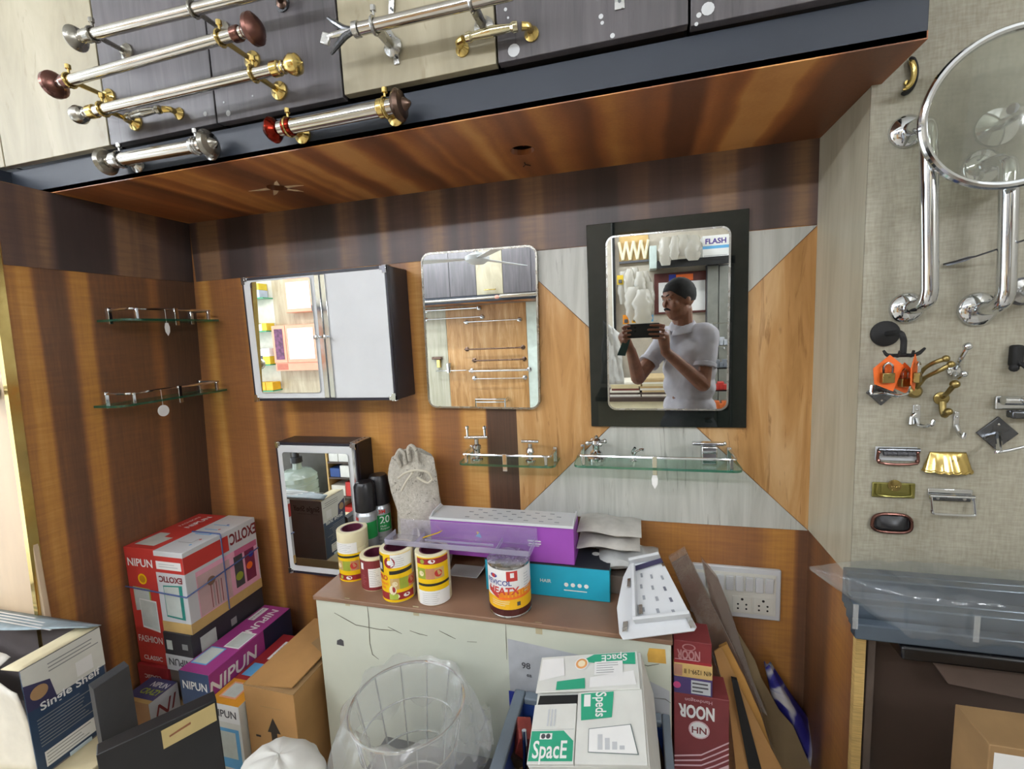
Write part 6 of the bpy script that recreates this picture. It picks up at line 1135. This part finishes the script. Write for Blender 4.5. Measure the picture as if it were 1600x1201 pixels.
CN = {'E8E8E0': 'off-white', 'D8C23A': 'yellow', 'C8CCC8': 'pale grey', 'E2A81E': 'amber', 'F0F0F0': 'bright white', '50545C': 'dark grey', 'B8C4D8': 'pale blue', 'E6E2D8': 'cream', 'E6E6E2': 'white', '2F6A9E': 'blue', 'C8342C': 'red', '2E4E8E': 'navy', 'D8D4C8': 'pale beige', 'D8C8A0': 'sand', 'C8B084': 'tan', 'E6E0D0': 'ivory', '6E3A30': 'mahogany', 'DAD4C6': 'pale oak', 'B89A6A': 'oak', 'EAE6DC': 'white', '5A4A40': 'dark walnut', 'D0C29A': 'straw', 'B8BCC4': 'silver', '7A8088': 'grey', 'C03A34': 'red', 'D8703A': 'orange', 'E08A1E': 'orange', 'E6A81E': 'amber', 'D8C01E': 'yellow', '5FA8D8': 'light blue', 'B8B02A': 'olive', 'C8A81E': 'mustard'}
ORD = ('lowest', 'second', 'third', 'top')
cols = [k for k in list(CN)[:8]]
n_ = 0
for z in rowz + [rowz[2]-.30]:
    if z == rowz[2]-.30: MB().bx(x0r, x1r, RY+.014, RS, z-.012, z).build('glass_board', MATS['green_glass_edge'], sh)
    x = x0r+.03
    while x < x1r-.06:
        w_ = random.uniform(.07, .12); k = 2 if random.random() < .6 else 1; zz = z+.0006
        for q in range(k):
            hh = random.uniform(.07, .10); c_ = random.choice(cols); n_ += 1
            o = MB().bx(x, min(x+w_, x1r-.002), RS-.13, RS-.006, zz, zz+hh).build('stock_box', mat('stock_'+c_, c_, .5), bevel=.002); tag(o, '%s stock box on the %s green-edged glass shelf of the rear rack' % (CN[c_], {0: 'top', 1: 'second', 2: 'third', 3: 'lowest'}[(rowz+[rowz[2]-.30]).index(z)]), 'box', 'stock boxes on the glass shelves')
            zz += hh+.0006
        x += w_+.006
def pinkcab(lab, px0, py0, px1, py1, lower):
    x0, x1, z0, z1 = rb(px0, py0, px1, py1, RY+.14); t = thing('pink_cabinet', lab, 'cabinet', ((x0+x1)/2, RY+.075, z0), group='pink cabinets'); y1 = RY+.14
    zb = z0+(.09 if lower else .0); MB().bx(x0, x1, RY+.0135, y1-.012, z0, z1).build('cabinet_body', SALMON, t, bevel=.003)
    xs = [x0, x0+(x1-x0)*.31, x1] if lower else [x0, x1]
    for k in range(len(xs)-1):
        d_ = MB().bx(xs[k]+.003, xs[k+1]-.003, y1-.0115, y1, zb+.004, z1-.004).build('door', SALMON, t, bevel=.002)
        MB().bx(xs[k]+.035, xs[k+1]-.035, y1+.0004, y1+.003, zb+.04, z1-.04).build('mirror_pane' if not (lower and k == 0) else 'printed_pane', MIRROR if not (lower and k == 0) else mat('printed_wine', '6A3A5A', .4, var=.6, scale=25), d_)
    if lower: MB().bx(x0+.02, xs[1]-.01, y1-.0118, y1-.011, z0+.012, zb-.01).build('open_niche', mat('niche_brick', 'C0705A', .6), t)
pinkcab('pink cabinet with mirror door high on the rear wall', 441, 436, 491, 486, False); pinkcab('pink cabinet with mirror and printed door lower on the rear wall', 423, 509, 499, 578, True)
# water bottle on a stool, dark cupboard and stock shelves (small cabinet mirror)
YM3 = YC2-.0045
yb = -2.18; c = rv(467, 755, yb, YM3); zb = rz_(467, 778, yb, YM3); zt = rz_(467, 733, yb, YM3); R = (rx(491, 755, yb, YM3)-rx(443, 755, yb, YM3))/2
t = thing('water_bottle', 'big clear water bottle with hand pump on a low plinth', 'bottle', (c.x, yb, zb-.03)); h = zt-zb
MB().lathe([(R*.9, -.03), (R, 0), (R, h*.25), (R*.96, h*.28), (R*.96, h*.33), (R, h*.36), (R, h*.55), (R*.96, h*.58), (R*.96, h*.62), (R, h*.66), (R*.98, h*.8), (R*.7, h*.97), (R*.25, h*1.02), (R*.22, h*1.22), (R*.28, h*1.24)], (c.x, yb, zb), (0, 0, 1), 28).build('jug', thin('water_jug', 'DDE8E0', .10, .06, .45, 'C8D4C8'), t)
MB().lathe([(R*.3, h*1.245), (R*.3, h*1.42), (R*.16, h*1.43), (R*.16, h*1.95), (0, h*1.96)], (c.x, yb, zb), (0, 0, 1), 18).build('pump', BLACK, t); MB().tube([(c.x, yb, zb+h*1.5), (c.x+.06, yb, zb+h*1.7), (c.x+.12, yb, zb+h*1.62)], .008, 8).build('spout', WHITE, t)
t = thing('plinth', 'low dark wooden plinth carrying the water bottle', 'plinth', (c.x, yb, 0)); MB().bx(c.x-.18, c.x+.18, yb-.18, yb+.18, zb-.043, zb-.031).build('top_board', DKBROWN, t, bevel=.003)
for sx in (-1, 1): MB().bx(c.x+sx*.15-.018, c.x+sx*.15+.018, yb-.17, yb+.17, 0, zb-.0435).build('runner', DKBROWN, t)
x0, x1 = rx(440, 740, -2.4, YM3)-.25, rx(511, 740, -2.4, YM3); t = thing('dark_cupboard', 'tall dark grey cupboard behind the water bottle', 'cupboard', ((x0+x1)/2, -2.55, 0)); MB().bx(x0, x1, -2.7, -2.415, 0, .80).build('carcass', mat('charcoal_panel', '4A4640', .5), t, bevel=.003)
for a, b in ((x0+.004, (x0+x1)/2-.002), ((x0+x1)/2+.002, x1-.004)): MB().bx(a, b, -2.4145, -2.4, .02, .79).build('door', MATS['charcoal_panel'], t, bevel=.002)
RKY = -2.0; x0, x1 = rx(513, 740, RKY, YM3), rx(560, 740, RKY, YM3)+.05; t = thing('stock_rack', 'open dark rack of small stock boxes beside the cupboard', 'rack', ((x0+x1)/2, -2.15, 0)); zz = [.03, rz_(530, 775, RKY, YM3), rz_(530, 746, RKY, YM3), rz_(530, 722, RKY, YM3), rz_(530, 700, RKY, YM3)]
for z in zz: MB().bx(x0, x1, RKY-.3, RKY, z-.012, z).build('rack_shelf', DKBROWN, t)
for x in (x0-.012, x1): MB().bx(x, x+.012, RKY-.3, RKY, 0, zz[-1]).build('upright', TAN, t)
for j, z in enumerate(zz[:-1]):
    x = x0+.01; top = zz[j+1]-.014
    while x < x1-.05:
        w_ = min(random.uniform(.08, .13), x1-.004-x); hh = min(top-z-.01, random.uniform(.06, .12)); c_ = random.choice(['E6E6E2', '2F6A9E', 'C8342C', 'E6E6E2', '2E4E8E', 'D8D4C8'])
        tag(MB().bx(x, x+w_, RKY-.25, RKY-.01, z+.0006, z+hh).build('stock_box', mat('stock_'+c_, c_, .5), bevel=.002), '%s stock box on the %s level of the open dark rack' % (CN[c_], ('bottom', 'second', 'third', 'top')[j]), 'box', 'stock boxes on the dark rack'); x += w_+.005
# ------------------------------------------------------------------ behind the photographer (black framed mirror)
YN = RY+.03
def nb(px0, py0, px1, py1, y): return rb(px0, py0, px1, py1, y, MIRY)
x0, x1, z0, z1 = nb(1022, 428, 1105, 487, YN); t = thing('notice_board', 'maroon framed notice board with white papers on the rear wall', 'notice board', ((x0+x1)/2, RY+.01, z0)); MB().bx(x0, x1, RY+.0005, YN, z0, z1).build('board', mat('board_maroon', '5E2F2A', .5), t, bevel=.004)
a0, a1, b0, b1 = nb(1029, 442, 1102, 484, YN); MB().bx(a0, (a0+a1)/2-.006, YN+.0004, YN+.002, b0, b1).build('paper_sheet', PAPER, t); MB().bx((a0+a1)/2+.006, a1, YN+.0004, YN+.002, b0, b1).build('paper_sheet', PAPER, t)
a0, a1, b0, b1 = nb(1045, 429, 1056, 438, YN); MB().bx(a0, a1, YN+.0004, YN+.0025, b0, b1).build('blue_header', BLUEP, t); a0, a1, b0, b1 = nb(1056.5, 429, 1083, 437, YN); MB().bx(a0, a1, YN+.0004, YN+.0025, b0, b1).build('orange_header', ORANGE, t)
x0, x1, z0, z1 = nb(954, 340, 962, 660, RY+.10); struct('trim_7', MB().bx(x0, x1, RY+.0005, RY+.10, 0, ZC-.002), mat('white_pillar', 'E4E6E2', .5)); struct('trim_8', MB().bx(x1+.0005, x1+.02, RY+.0005, RY+.09, 0, ZC-.002), SOOT)
# grey cupboard doors right
t0 = nb(1105, 408, 1123, 520, RY+.12); t1_ = nb(1123.5, 408, 1148, 520, RY+.12); DG = mat('grey_steel_door', '84857E', .4, .2)
for (x0, x1, z0, z1), lab in ((t0, 'grey steel cupboard door right of the notice board'), (t1_, 'grey steel cupboard door farthest right behind the photographer')):
    t = thing('steel_cupboard', lab, 'cupboard', ((x0+x1)/2, RY+.06, 0), group='grey steel cupboards'); MB().bx(x0+.003, x1-.003, RY+.0005, RY+.105, .0, z1-.03).build('carcass', DKGREY, t); MB().bx(x0+.004, x1-.004, RY+.1055, RY+.12, .02, z1-.04).build('door', DG, t, bevel=.003); MB().ball((x0+.05, RY+.13, 1.2), .012, 10).build('knob', CHROME, t)
# high shelf with boxes and bags
x0, x1, z0, z1 = nb(1027, 392, 1150, 408, RY+.30); t = thing('high_shelf', 'dark high shelf over the notice board', 'shelf', ((x0+x1)/2, RY+.15, z0)); MB().bx(x0, x1, RY+.0005, RY+.30, z0+.03, z0+.055).build('shelf_board', SOOT, t); MB().bx(x0, x1, RY+.285, RY+.30, z0-.01, z0+.0295).build('front_lip', SOOT, t)
ZHS = z0+.0555
x0, x1, z0, z1 = nb(1098, 368, 1139, 398, RY+.28); t, F, (w_, d, h) = carton('flash_box', 'white box with violet lettering on the high shelf', 'box', x0, x1, RY+.05, RY+.28, ZHS, ZHS+z1-z0, PAPER); f = F['back']; f.rect(0, h*.38, w_, h*.52, SKYB); f.rect(w_*.05, h*.05, w_*.95, h*.07, GREYP); f.done(); f.text('FLASH', w_*.5, h*.72, h*.34, mat('logo_violet', '4A2E8A', .5), bold=.03, mirror=True, maxw=w_*.86)
x0, x1, z0, z1 = nb(1015, 384, 1026.5, 419, RY+.2); tag(MB().bx(x0, x1, RY+.002, RY+.2, z0, z1).build('white_meter_box', mat('mint_box', 'C4D2CC', .5), bevel=.004), 'pale mint box fixed high beside the hanging bags', 'box')
x0, x1, z0, z1 = nb(966, 374, 1014, 405, RY+.2); t = thing('wooden_rack', 'cream wooden zigzag rack high on the rear wall', 'rack', ((x0+x1)/2, RY+.1, z0)); MB().bx(x0, x1, RY+.001, RY+.012, z0, z1+.1).build('back_board', TAN, t)
for k in range(4): a = V((x0+(x1-x0)*k/4, RY+.05, z1)); b = V((x0+(x1-x0)*(k+.5)/4, RY+.05, z0+.03)); e = V((x0+(x1-x0)*(k+1)/4, RY+.05, z1)); MB().tube([a, b], .014, 6).build('slat', CREAM, t); MB().tube([b, e], .014, 6).build('slat', CREAM, t)
MB().bx(x0, x1, RY+.0125, RY+.06, z0, z0+.02).build('ledge', DKGREY, t)
def hbag(lab, px, py, w_, h, y, m, sd, grp): 
    w_ *= .86; p = rv(px, py, y); t_ = MB().grid(lambda u, v: (p.x+w_*(.25+.75*math.sin(math.pi*(.1+.8*v))**.7)*math.cos(2*math.pi*u)*(1+.30*noise.noise(V((math.cos(6.28*u)*2, v*4, sd)))+.18*noise.noise(V((math.cos(6.28*u)*5, v*10, sd)))), y+w_*.45*math.sin(2*math.pi*u)*math.sin(math.pi*(.12+.8*v)), p.z-h*v), 32, 24).build('hanging_bag', m, smooth=60, weld=True); tag(t_, lab, 'bag', grp)
BAGW = thin('cloudy_bag', 'E6E4DC', .10, .2, .6, 'DEDAD0', .8, 30)
for k, (px, py, w_, h, dy, m) in enumerate(((1040, 370, .07, .24, .36, BAGW), (1054, 368, .05, .2, .38, BAGW), (1068, 366, .09, .18, .36, BAGW), (1083, 367, .08, .21, .37, BAGW))): hbag('cloudy plastic bag, %s from the left under the high shelf' % ('first', 'second', 'third', 'fourth')[k], px, py, w_, h, RY+dy, m, k*3.1, 'bags hanging from the high shelf')
for k, (px, py, w_, h, dy) in enumerate(((974, 424, .06, .30, .16), (983, 420, .06, .26, .24), (991, 418, .06, .28, .18), (1000, 424, .06, .27, .26), (1008, 423, .06, .33, .18), (990, 448, .09, .30, .30), (1004, 452, .10, .34, .34), (1015, 440, .05, .30, .22))): hbag('plastic bag of small parts, %s, left of the notice board' % ('upper row leftmost', 'upper row second', 'upper row third', 'upper row fourth', 'upper row rightmost', 'lower row left', 'lower row right', 'by the board edge')[k], px, py, w_, h, RY+dy, BAGW, 20+k*2.7, 'bags hanging left of the notice board')
for k, (px, py, c_) in enumerate(((978, 492, 'E08A1E'), (992, 490, 'E6A81E'), (1003, 493, 'D8C01E'), (1016, 488, '5FA8D8'), (1006, 558, 'B8B02A'), (969, 430, 'C8A81E'))):
    x0, x1, z0, z1 = nb(px-5, py, px+5, py+14, RY+.2); t = thing('blister_pack', '%s blister pack hanging on the rear wall' % CN[c_], 'packet', ((x0+x1)/2, RY+.19, z0), group='blister packs on the rear wall'); MB().bx(x0, x1, RY+.19, RY+.193, z0, z1).build('card', mat('pack_'+c_, c_, .5), t); MB().bx(x0+.012, x1-.012, RY+.1935, RY+.205, z0+.012, z0+.045).build('bubble', DKGREY, t, bevel=.003)
# work table with boards
x0, x1, _, zt = nb(930, 622, 1050, 622, -2.75); zt = rz_(990, 621, -2.75); t = thing('work_table', 'cream work table with dark edge behind the photographer', 'table', ((x0+x1)/2, -3.05, 0)); MB().bx(x0, x1, -3.4, -2.75, zt-.035, zt).build('table_top', DKBROWN, t, bevel=.002); MB().bx(x0+.02, x1-.02, -3.38, -2.78, .10, zt-.0355).build('cabinet', CREAM, t)
for x in (x0+.05, x1-.05):
    for y in (-3.35, -2.82): MB().bx(x-.025, x+.025, y-.025, y+.025, 0, .0995).build('foot', DKBROWN, t)
cc = ['D8C8A0', 'C8B084', 'E6E0D0', '6E3A30', 'DAD4C6', 'B89A6A', 'EAE6DC', '5A4A40', 'D0C29A']
for k in range(9):
    for s_, (pa, pb) in enumerate(((953, 1000), (1001, 1045))):
        if k > 6 and s_ == 0: continue
        a, b = rx(pa+random.uniform(-2, 3), 600, -2.8), rx(pb+random.uniform(-4, 2), 600, -2.8); z = zt+.0008+.0175*k; c_ = random.choice(cc)
        tag(MB().bx(a, b, -3.15-random.uniform(0, .05), -2.80, z, z+.0168).build('sample_board', mat('sample_'+c_, c_, .6), bevel=.001), '%s sample board, layer %s of the %s stack on the work table' % (CN[c_], ('one', 'two', 'three', 'four', 'five', 'six', 'seven', 'eight', 'nine')[k], ('left', 'right')[s_]), 'board', 'sample boards stacked on the table')
tag(MB().grid(sheet(rv(942, 500, -2.45), rv(968, 520, -2.5), rv(938, 600, -2.45), rv(975, 600, -2.55), .04, 8, 3), 16, 16).build('white_cover', mat('white_cover', 'DCDCD8', .6), solid=.004), 'white cloth cover draped at the left behind the photographer', 'cloth')
# chrome stand right
t = thing('chrome_stand', 'chrome display stand with small goods right of the photographer', 'stand', (rx(1126, 580, -2.9), -2.9, 0)); xs = (rx(1112, 540, -2.9), rx(1142, 540, -2.9))
for x in xs: MB().cyl((x, -2.9, 0), (x, -2.9, rz_(1120, 504, -2.9)), .008, 10).build('upright', CHROME, t)
for k, py in enumerate((504, 540, 575, 610, 640)): z = rz_(1125, py, -2.9); MB().bx(xs[0], xs[1], -3.0, -2.905, z-.008, z).build('wire_shelf', CHROME, t)
for k, (py, c_) in enumerate(((540, 'B8BCC4'), (575, '7A8088'), (610, 'C03A34'), (640, 'D8703A'))):
    for q in range(3): x = xs[0]+.02+q*(xs[1]-xs[0]-.06)/2.6; z = rz_(1125, py, -2.9); tag(MB().bx(x, x+.05, -2.98, -2.92, z+.0006, z+.05+.02*((q+k) % 2)).build('small_goods', mat('goods_'+c_, c_, .35), bevel=.006), '%s packed item, %s on its tier of the chrome stand' % (CN[c_], ('left', 'middle', 'right')[q]), 'goods', 'goods on the chrome stand')
# ------------------------------------------------------------------ the photographer, reflected
SK = NT('skin'); v = SK.coord(); n1 = SK.noise(v, 20, 4); SK.link(SK.ramp(n1, [(.3, lin('6E4632')), (.7, lin('8A5A42'))]), SK.b.inputs['Base Color']); SK.setp(Roughness=.5); SK.b.inputs['Subsurface Weight'].default_value = .05; SKIN = SK.m
SHIRT = mat('polo_white', 'B2B0B8', .85, var=.04, scale=40, bump=.05); HAIR = mat('black_hair', '0D0B0C', .85, var=.3, scale=90, bump=.4); TROU = mat('grey_trousers', '3C3E46', .85)
HC = rv(1060, 468, -1.53); NB = rv(1066, 512, -1.575); CH = rv(1078, 560, -1.60); BE = rv(1078, 640, -1.60)
shR, elR, wrR = rv(1104, 524, -1.525), rv(1098, 600, -1.44), rv(1040, 549, -1.325)
shL, elL, wrL = rv(1042, 528, -1.66), rv(997, 590, -1.50), rv(986, 548, -1.345)
hip = V((BE.x, BE.y, .92)); fd = V((-.86, .51, 0)); rt = V((fd.y, -fd.x, 0))
HR = Matrix((( rt.x, fd.x, 0), (rt.y, fd.y, 0), (0, 0, 1))) @ Matrix.Rotation(math.radians(-8), 3, 'X')
hp = lambda x, y, z: HC + HR @ (V((x, y, z))*.90)
def remesh(o, vox, it=6, fac=.5):
    m = o.modifiers.new('weld', 'REMESH'); m.mode = 'VOXEL'; m.voxel_size = vox; m.use_smooth_shade = True
    s = o.modifiers.new('soften', 'SMOOTH'); s.iterations = it; s.factor = fac
man = thing('person', 'person in a white polo shirt photographing with a phone held sideways', 'person', (BE.x, BE.y, 0))
mb = MB()
mb.ball(hp(0, -.012, .03), (.073, .092, .088), 24, R=HR); mb.ball(hp(0, .016, -.045), (.060, .070, .072), 20, R=HR); mb.ball(hp(0, .045, -.092), (.030, .030, .024), 14, R=HR)
mb.capsule(hp(0, .080, .020), hp(0, .096, -.020), .007, .010); mb.ball(hp(-.011, .086, -.026), .007, 10); mb.ball(hp(.011, .086, -.026), .007, 10)
for s in (-1, 1): mb.ball(hp(s*.031, .074, .022), (.017, .012, .011), 12, R=HR)
mb.ball(hp(0, .078, .036), (.052, .014, .012), 14, R=HR); mb.ball(hp(0, .079, -.058), (.024, .012, .007), 12, R=HR); mb.ball(hp(0, .076, -.070), (.021, .012, .008), 12, R=HR)
for s in (-1, 1): mb.ball(hp(s*.074, -.012, -.004), (.010, .020, .032), 12, R=HR); mb.ball(hp(s*.040, .060, -.015), (.024, .022, .026), 12, R=HR)
mb.capsule(hp(0, -.02, -.07), NB+V((0, 0, -.03)), .052, .058)
mb.capsule(shR, elR, .048, .040); mb.capsule(elR, wrR, .041, .027); mb.capsule(shL, elL, .048, .040); mb.capsule(elL, wrL, .041, .027)
PHX, PHY, PHZ = rv(1005, 516.5, -1.262).x, -1.262, rv(1005, 516.5, -1.262).z
pw, ph_ = .080, .037
# hands: palm and five bent fingers round the phone ends
def hand(wr, palm, tips, thumb):
    mb.capsule(wr, palm, .024, .030); 
    for base, k1, k2, tip in tips: mb.capsule(base, k1, .0082, .0076); mb.capsule(k1, k2, .0076, .007); mb.capsule(k2, tip, .007, .0058)
    for a, b in zip(thumb, thumb[1:]): mb.capsule(a, b, .0105, .009)
P = lambda x, y, z: V((PHX+x, PHY+y, PHZ+z))
palmR = P(.100, -.035, -.035); tips = []
for k, dz in enumerate((.022, .000, -.022, -.043)): L = (.066, .078, .072, .056)[k]; tips.append((P(.098, -.012, dz*.85-.008), P(.100, .012, dz), P(.085, .021, dz+.002), P(.098-L*.95, .0165, dz+.004)))
hand(wrR, palmR, tips, [P(.098, -.045, -.01), P(.088, -.040, .022), P(.060, -.022, .030)])
palmL = P(-.098, -.036, -.030); tips = []
for k, dz in enumerate((.022, .000, -.022, -.042)): L = (.040, .046, .042, .034)[k]; tips.append((P(-.098, -.012, dz*.85-.008), P(-.101, .010, dz), P(-.094, .020, dz+.002), P(-.098+L*.8, .0165, dz+.004)))
hand(wrL, palmL, tips, [P(-.095, -.045, -.01), P(-.088, -.040, .024), P(-.062, -.022, .030)])
# trunk and legs inside the clothes, feet
mb.capsule(NB+V((0, 0, -.04)), CH, .07, .11); mb.capsule(CH, hip+V((0, 0, .06)), .11, .11)
for s in (-1, 1): h0 = hip+rt*s*.085; mb.capsule(h0, V((h0.x, h0.y, .48)), .075, .05); mb.capsule(V((h0.x, h0.y, .48)), V((h0.x, h0.y, .09)), .048, .034); mb.capsule(V((h0.x, h0.y, .042)), V((h0.x, h0.y, .040))+fd*.14, .040, .034)
body = mb.build('body', SKIN, man, smooth=180); remesh(body, .0036, 4)
# hair cap
hm = MB(); n = 36
def hairp(u, v):
    th = u*2*math.pi; ph = v*math.radians(118); x, y, z = math.sin(ph)*math.cos(th), math.sin(ph)*math.sin(th), math.cos(ph)
    lim = .86 + .14*1 if y < .2 else .70
    ph = v*math.radians((118 if y <= 0 else 118-46*min(1, y*1.3))+4*noise.noise(V((math.cos(th)*7, math.sin(th)*7, 0)))); x, y, z = math.sin(ph)*math.cos(th), math.sin(ph)*math.sin(th), math.cos(ph)
    k = 1+.03*noise.noise(V((x*14, y*14, z*14)))-.02*v
    return hp(.0865*x*k, -.012+.108*y*k, .030+.105*z*k)
hm.grid(hairp, 40, 16).build('hair', HAIR, man, smooth=60, weld=True)
for s in (-1, 1):
    MB().tube([hp(s*.014, .092, .034), hp(s*.032, .088, .040), hp(s*.052, .072, .034)], [.0028, .0042, .002], 8).build('eyebrow', HAIR, man); MB().ball(hp(s*.031, .0815, .014), (.012, .006, .0035), 12, R=HR).build('eye', mat('eye_white', '9A928A', .3), man); MB().ball(hp(s*.031, .0862, .0135), .0032, 10).build('iris', SOOT, man)
MB().tube([hp(-.028, .083, -.052), hp(-.012, .094, -.043), hp(0, .096, -.042), hp(.012, .094, -.043), hp(.028, .083, -.052)], [.003, .0065, .006, .0065, .003], 8).build('moustache', HAIR, man)
MB().tube([hp(-.020, .086, -.063), hp(0, .091, -.064), hp(.020, .086, -.063)], [.002, .004, .002], 8).build('lips', mat('lips', '7A4A44', .5), man)
# polo shirt
sm = MB(); uR, uL = (shR-CH), (shL-CH)
sm.capsule(shR+V((0, 0, .0)), shR+(elR-shR)*.52, .066, .060); sm.capsule(shL, shL+(elL-shL)*.52, .064, .056)
sm.capsule(shR+V((-.01, 0, .008)), shL+V((0, 0, .008)), .066, .064); sm.capsule(NB+V((0, 0, -.02)), CH, .078, .10)
for dz, hw, r in ((-.03, .075, .095), (-.12, .080, .092), (-.22, .075, .094), (-.34, .075, .096), (-.46, .078, .104), (-.56, .080, .110), (-.64, .082, .116)):
    c_ = V((CH.x, CH.y, CH.z+.06+dz)); sm.capsule(c_-rt*hw, c_+rt*hw, r, r); sm.capsule(c_+fd*.03-rt*hw*.8, c_+fd*.03+rt*hw*.8, r, r)
sh_ = sm.build('polo_shirt', SHIRT, man, smooth=180); remesh(sh_, .008, 8)
tx = bpy.data.textures.new('cloth_folds', 'CLOUDS'); tx.noise_scale = .09; dm = sh_.modifiers.new('folds', 'DISPLACE'); dm.texture = tx; dm.strength = .016; dm.texture_coords = 'LOCAL'
for a, b, r in ((shR, elR, .062), (shL, elL, .058)):
    d = (b-a).normalized(); MB().lathe([(r*1.0, -.012), (r*1.03, -.010), (r*1.03, .010), (r*.98, .012), (r*.85, .008)], a+(b-a)*.62, d, 24).build('cuff', SHIRT, sh_)
cp = lambda a, r, h: NB+(rt*math.sin(a)+fd*math.cos(a))*r+V((0, 0, h))
MB().grid(lambda u, v: cp(math.radians(14+332*u), .064+.026*v, .022-.048*v+.018*math.cos(math.radians(14+332*u))*(-1)), 36, 5).build('collar', SHIRT, sh_, solid=.004)
pk = [NB+fd*(.076+.028*q)+V((0, 0, -.015-.14*q)) for q in (0, .25, .5, .75, 1)]
MB().grid(lambda u, v: pk[0]+(pk[-1]-pk[0])*v+rt*(u-.5)*.03+fd*(.03*math.sin(math.pi*v*.9)+.006), 3, 10).build('placket', mat('placket', 'B0A8AC', .85), sh_, solid=.003)
for q in (.25, .55, .85): MB().lathe([(.005, 0), (.005, .002)], pk[0]+(pk[-1]-pk[0])*q+fd*(.03*math.sin(math.pi*q*.9)+.009), fd, 12).build('button', PAPER, sh_)
tm = MB()
for s in (-1, 1): h0 = hip+rt*s*.088; tm.capsule(h0+V((0, 0, -.06)), V((h0.x, h0.y, .48)), .088, .075); tm.capsule(V((h0.x, h0.y, .48)), V((h0.x, h0.y, .13)), .075, .066)
tm.capsule(hip-rt*.06+V((0, 0, -.07)), hip+rt*.06+V((0, 0, -.07)), .10, .10); tr_ = tm.build('trousers', TROU, man, smooth=180); remesh(tr_, .009, 6)
# phone with hanging flap case and earphones
t = thing('smartphone', 'black smartphone held sideways with a dark green flap case', 'phone', (PHX, PHY, PHZ-ph_))
MB().bx(PHX-pw, PHX+pw, PHY-.0085, PHY-.0005, PHZ-ph_, PHZ+ph_).build('phone_body', mat('phone_black', '20262A', .3), t, bevel=.003)
cl = V((0.0, PHY, CAM.z))
for dx, dz in ((.0, -.016), (.0, -.034)): MB().lathe([(.006, -.0004), (.006, .0012), (.004, .0014)], (cl.x+dx, PHY, CAM.z+dz), (0, 1, 0), 16).build('rear_lens', SOOT, t)
MB().bx(PHX-pw+.004, PHX+pw-.004, PHY-.0092, PHY-.0087, PHZ-ph_+.004, PHZ+ph_-.004).build('screen', emis('phone_screen', 'A8B0B8', .6), t)
GF = mat('green_case', '24423E', .5); a, b, c_, d_ = rv(974, 530, -1.28), rv(985, 530, -1.28), rv(977, 556, -1.30), rv(964, 555, -1.30)
MB().prism([a, b, c_, d_], (0, -.003, 0)).build('case_flap', GF, t, bevel=.0005)
e = P(.085, -.006, .0); q0, q1, q2 = rv(1046, 519, -1.34), rv(1044, 545, -1.36), rv(1038, 572, -1.37)
tag(MB().tube([e+V((.012, 0, 0)), (e+q0)/2+V((.02, 0, .004)), q0, rv(1047, 530, -1.35), q1, rv(1042, 560, -1.365), q2], .0022, 8).build('earphone_cable', PAPER), 'white earphone cable hanging from the phone', 'cable')
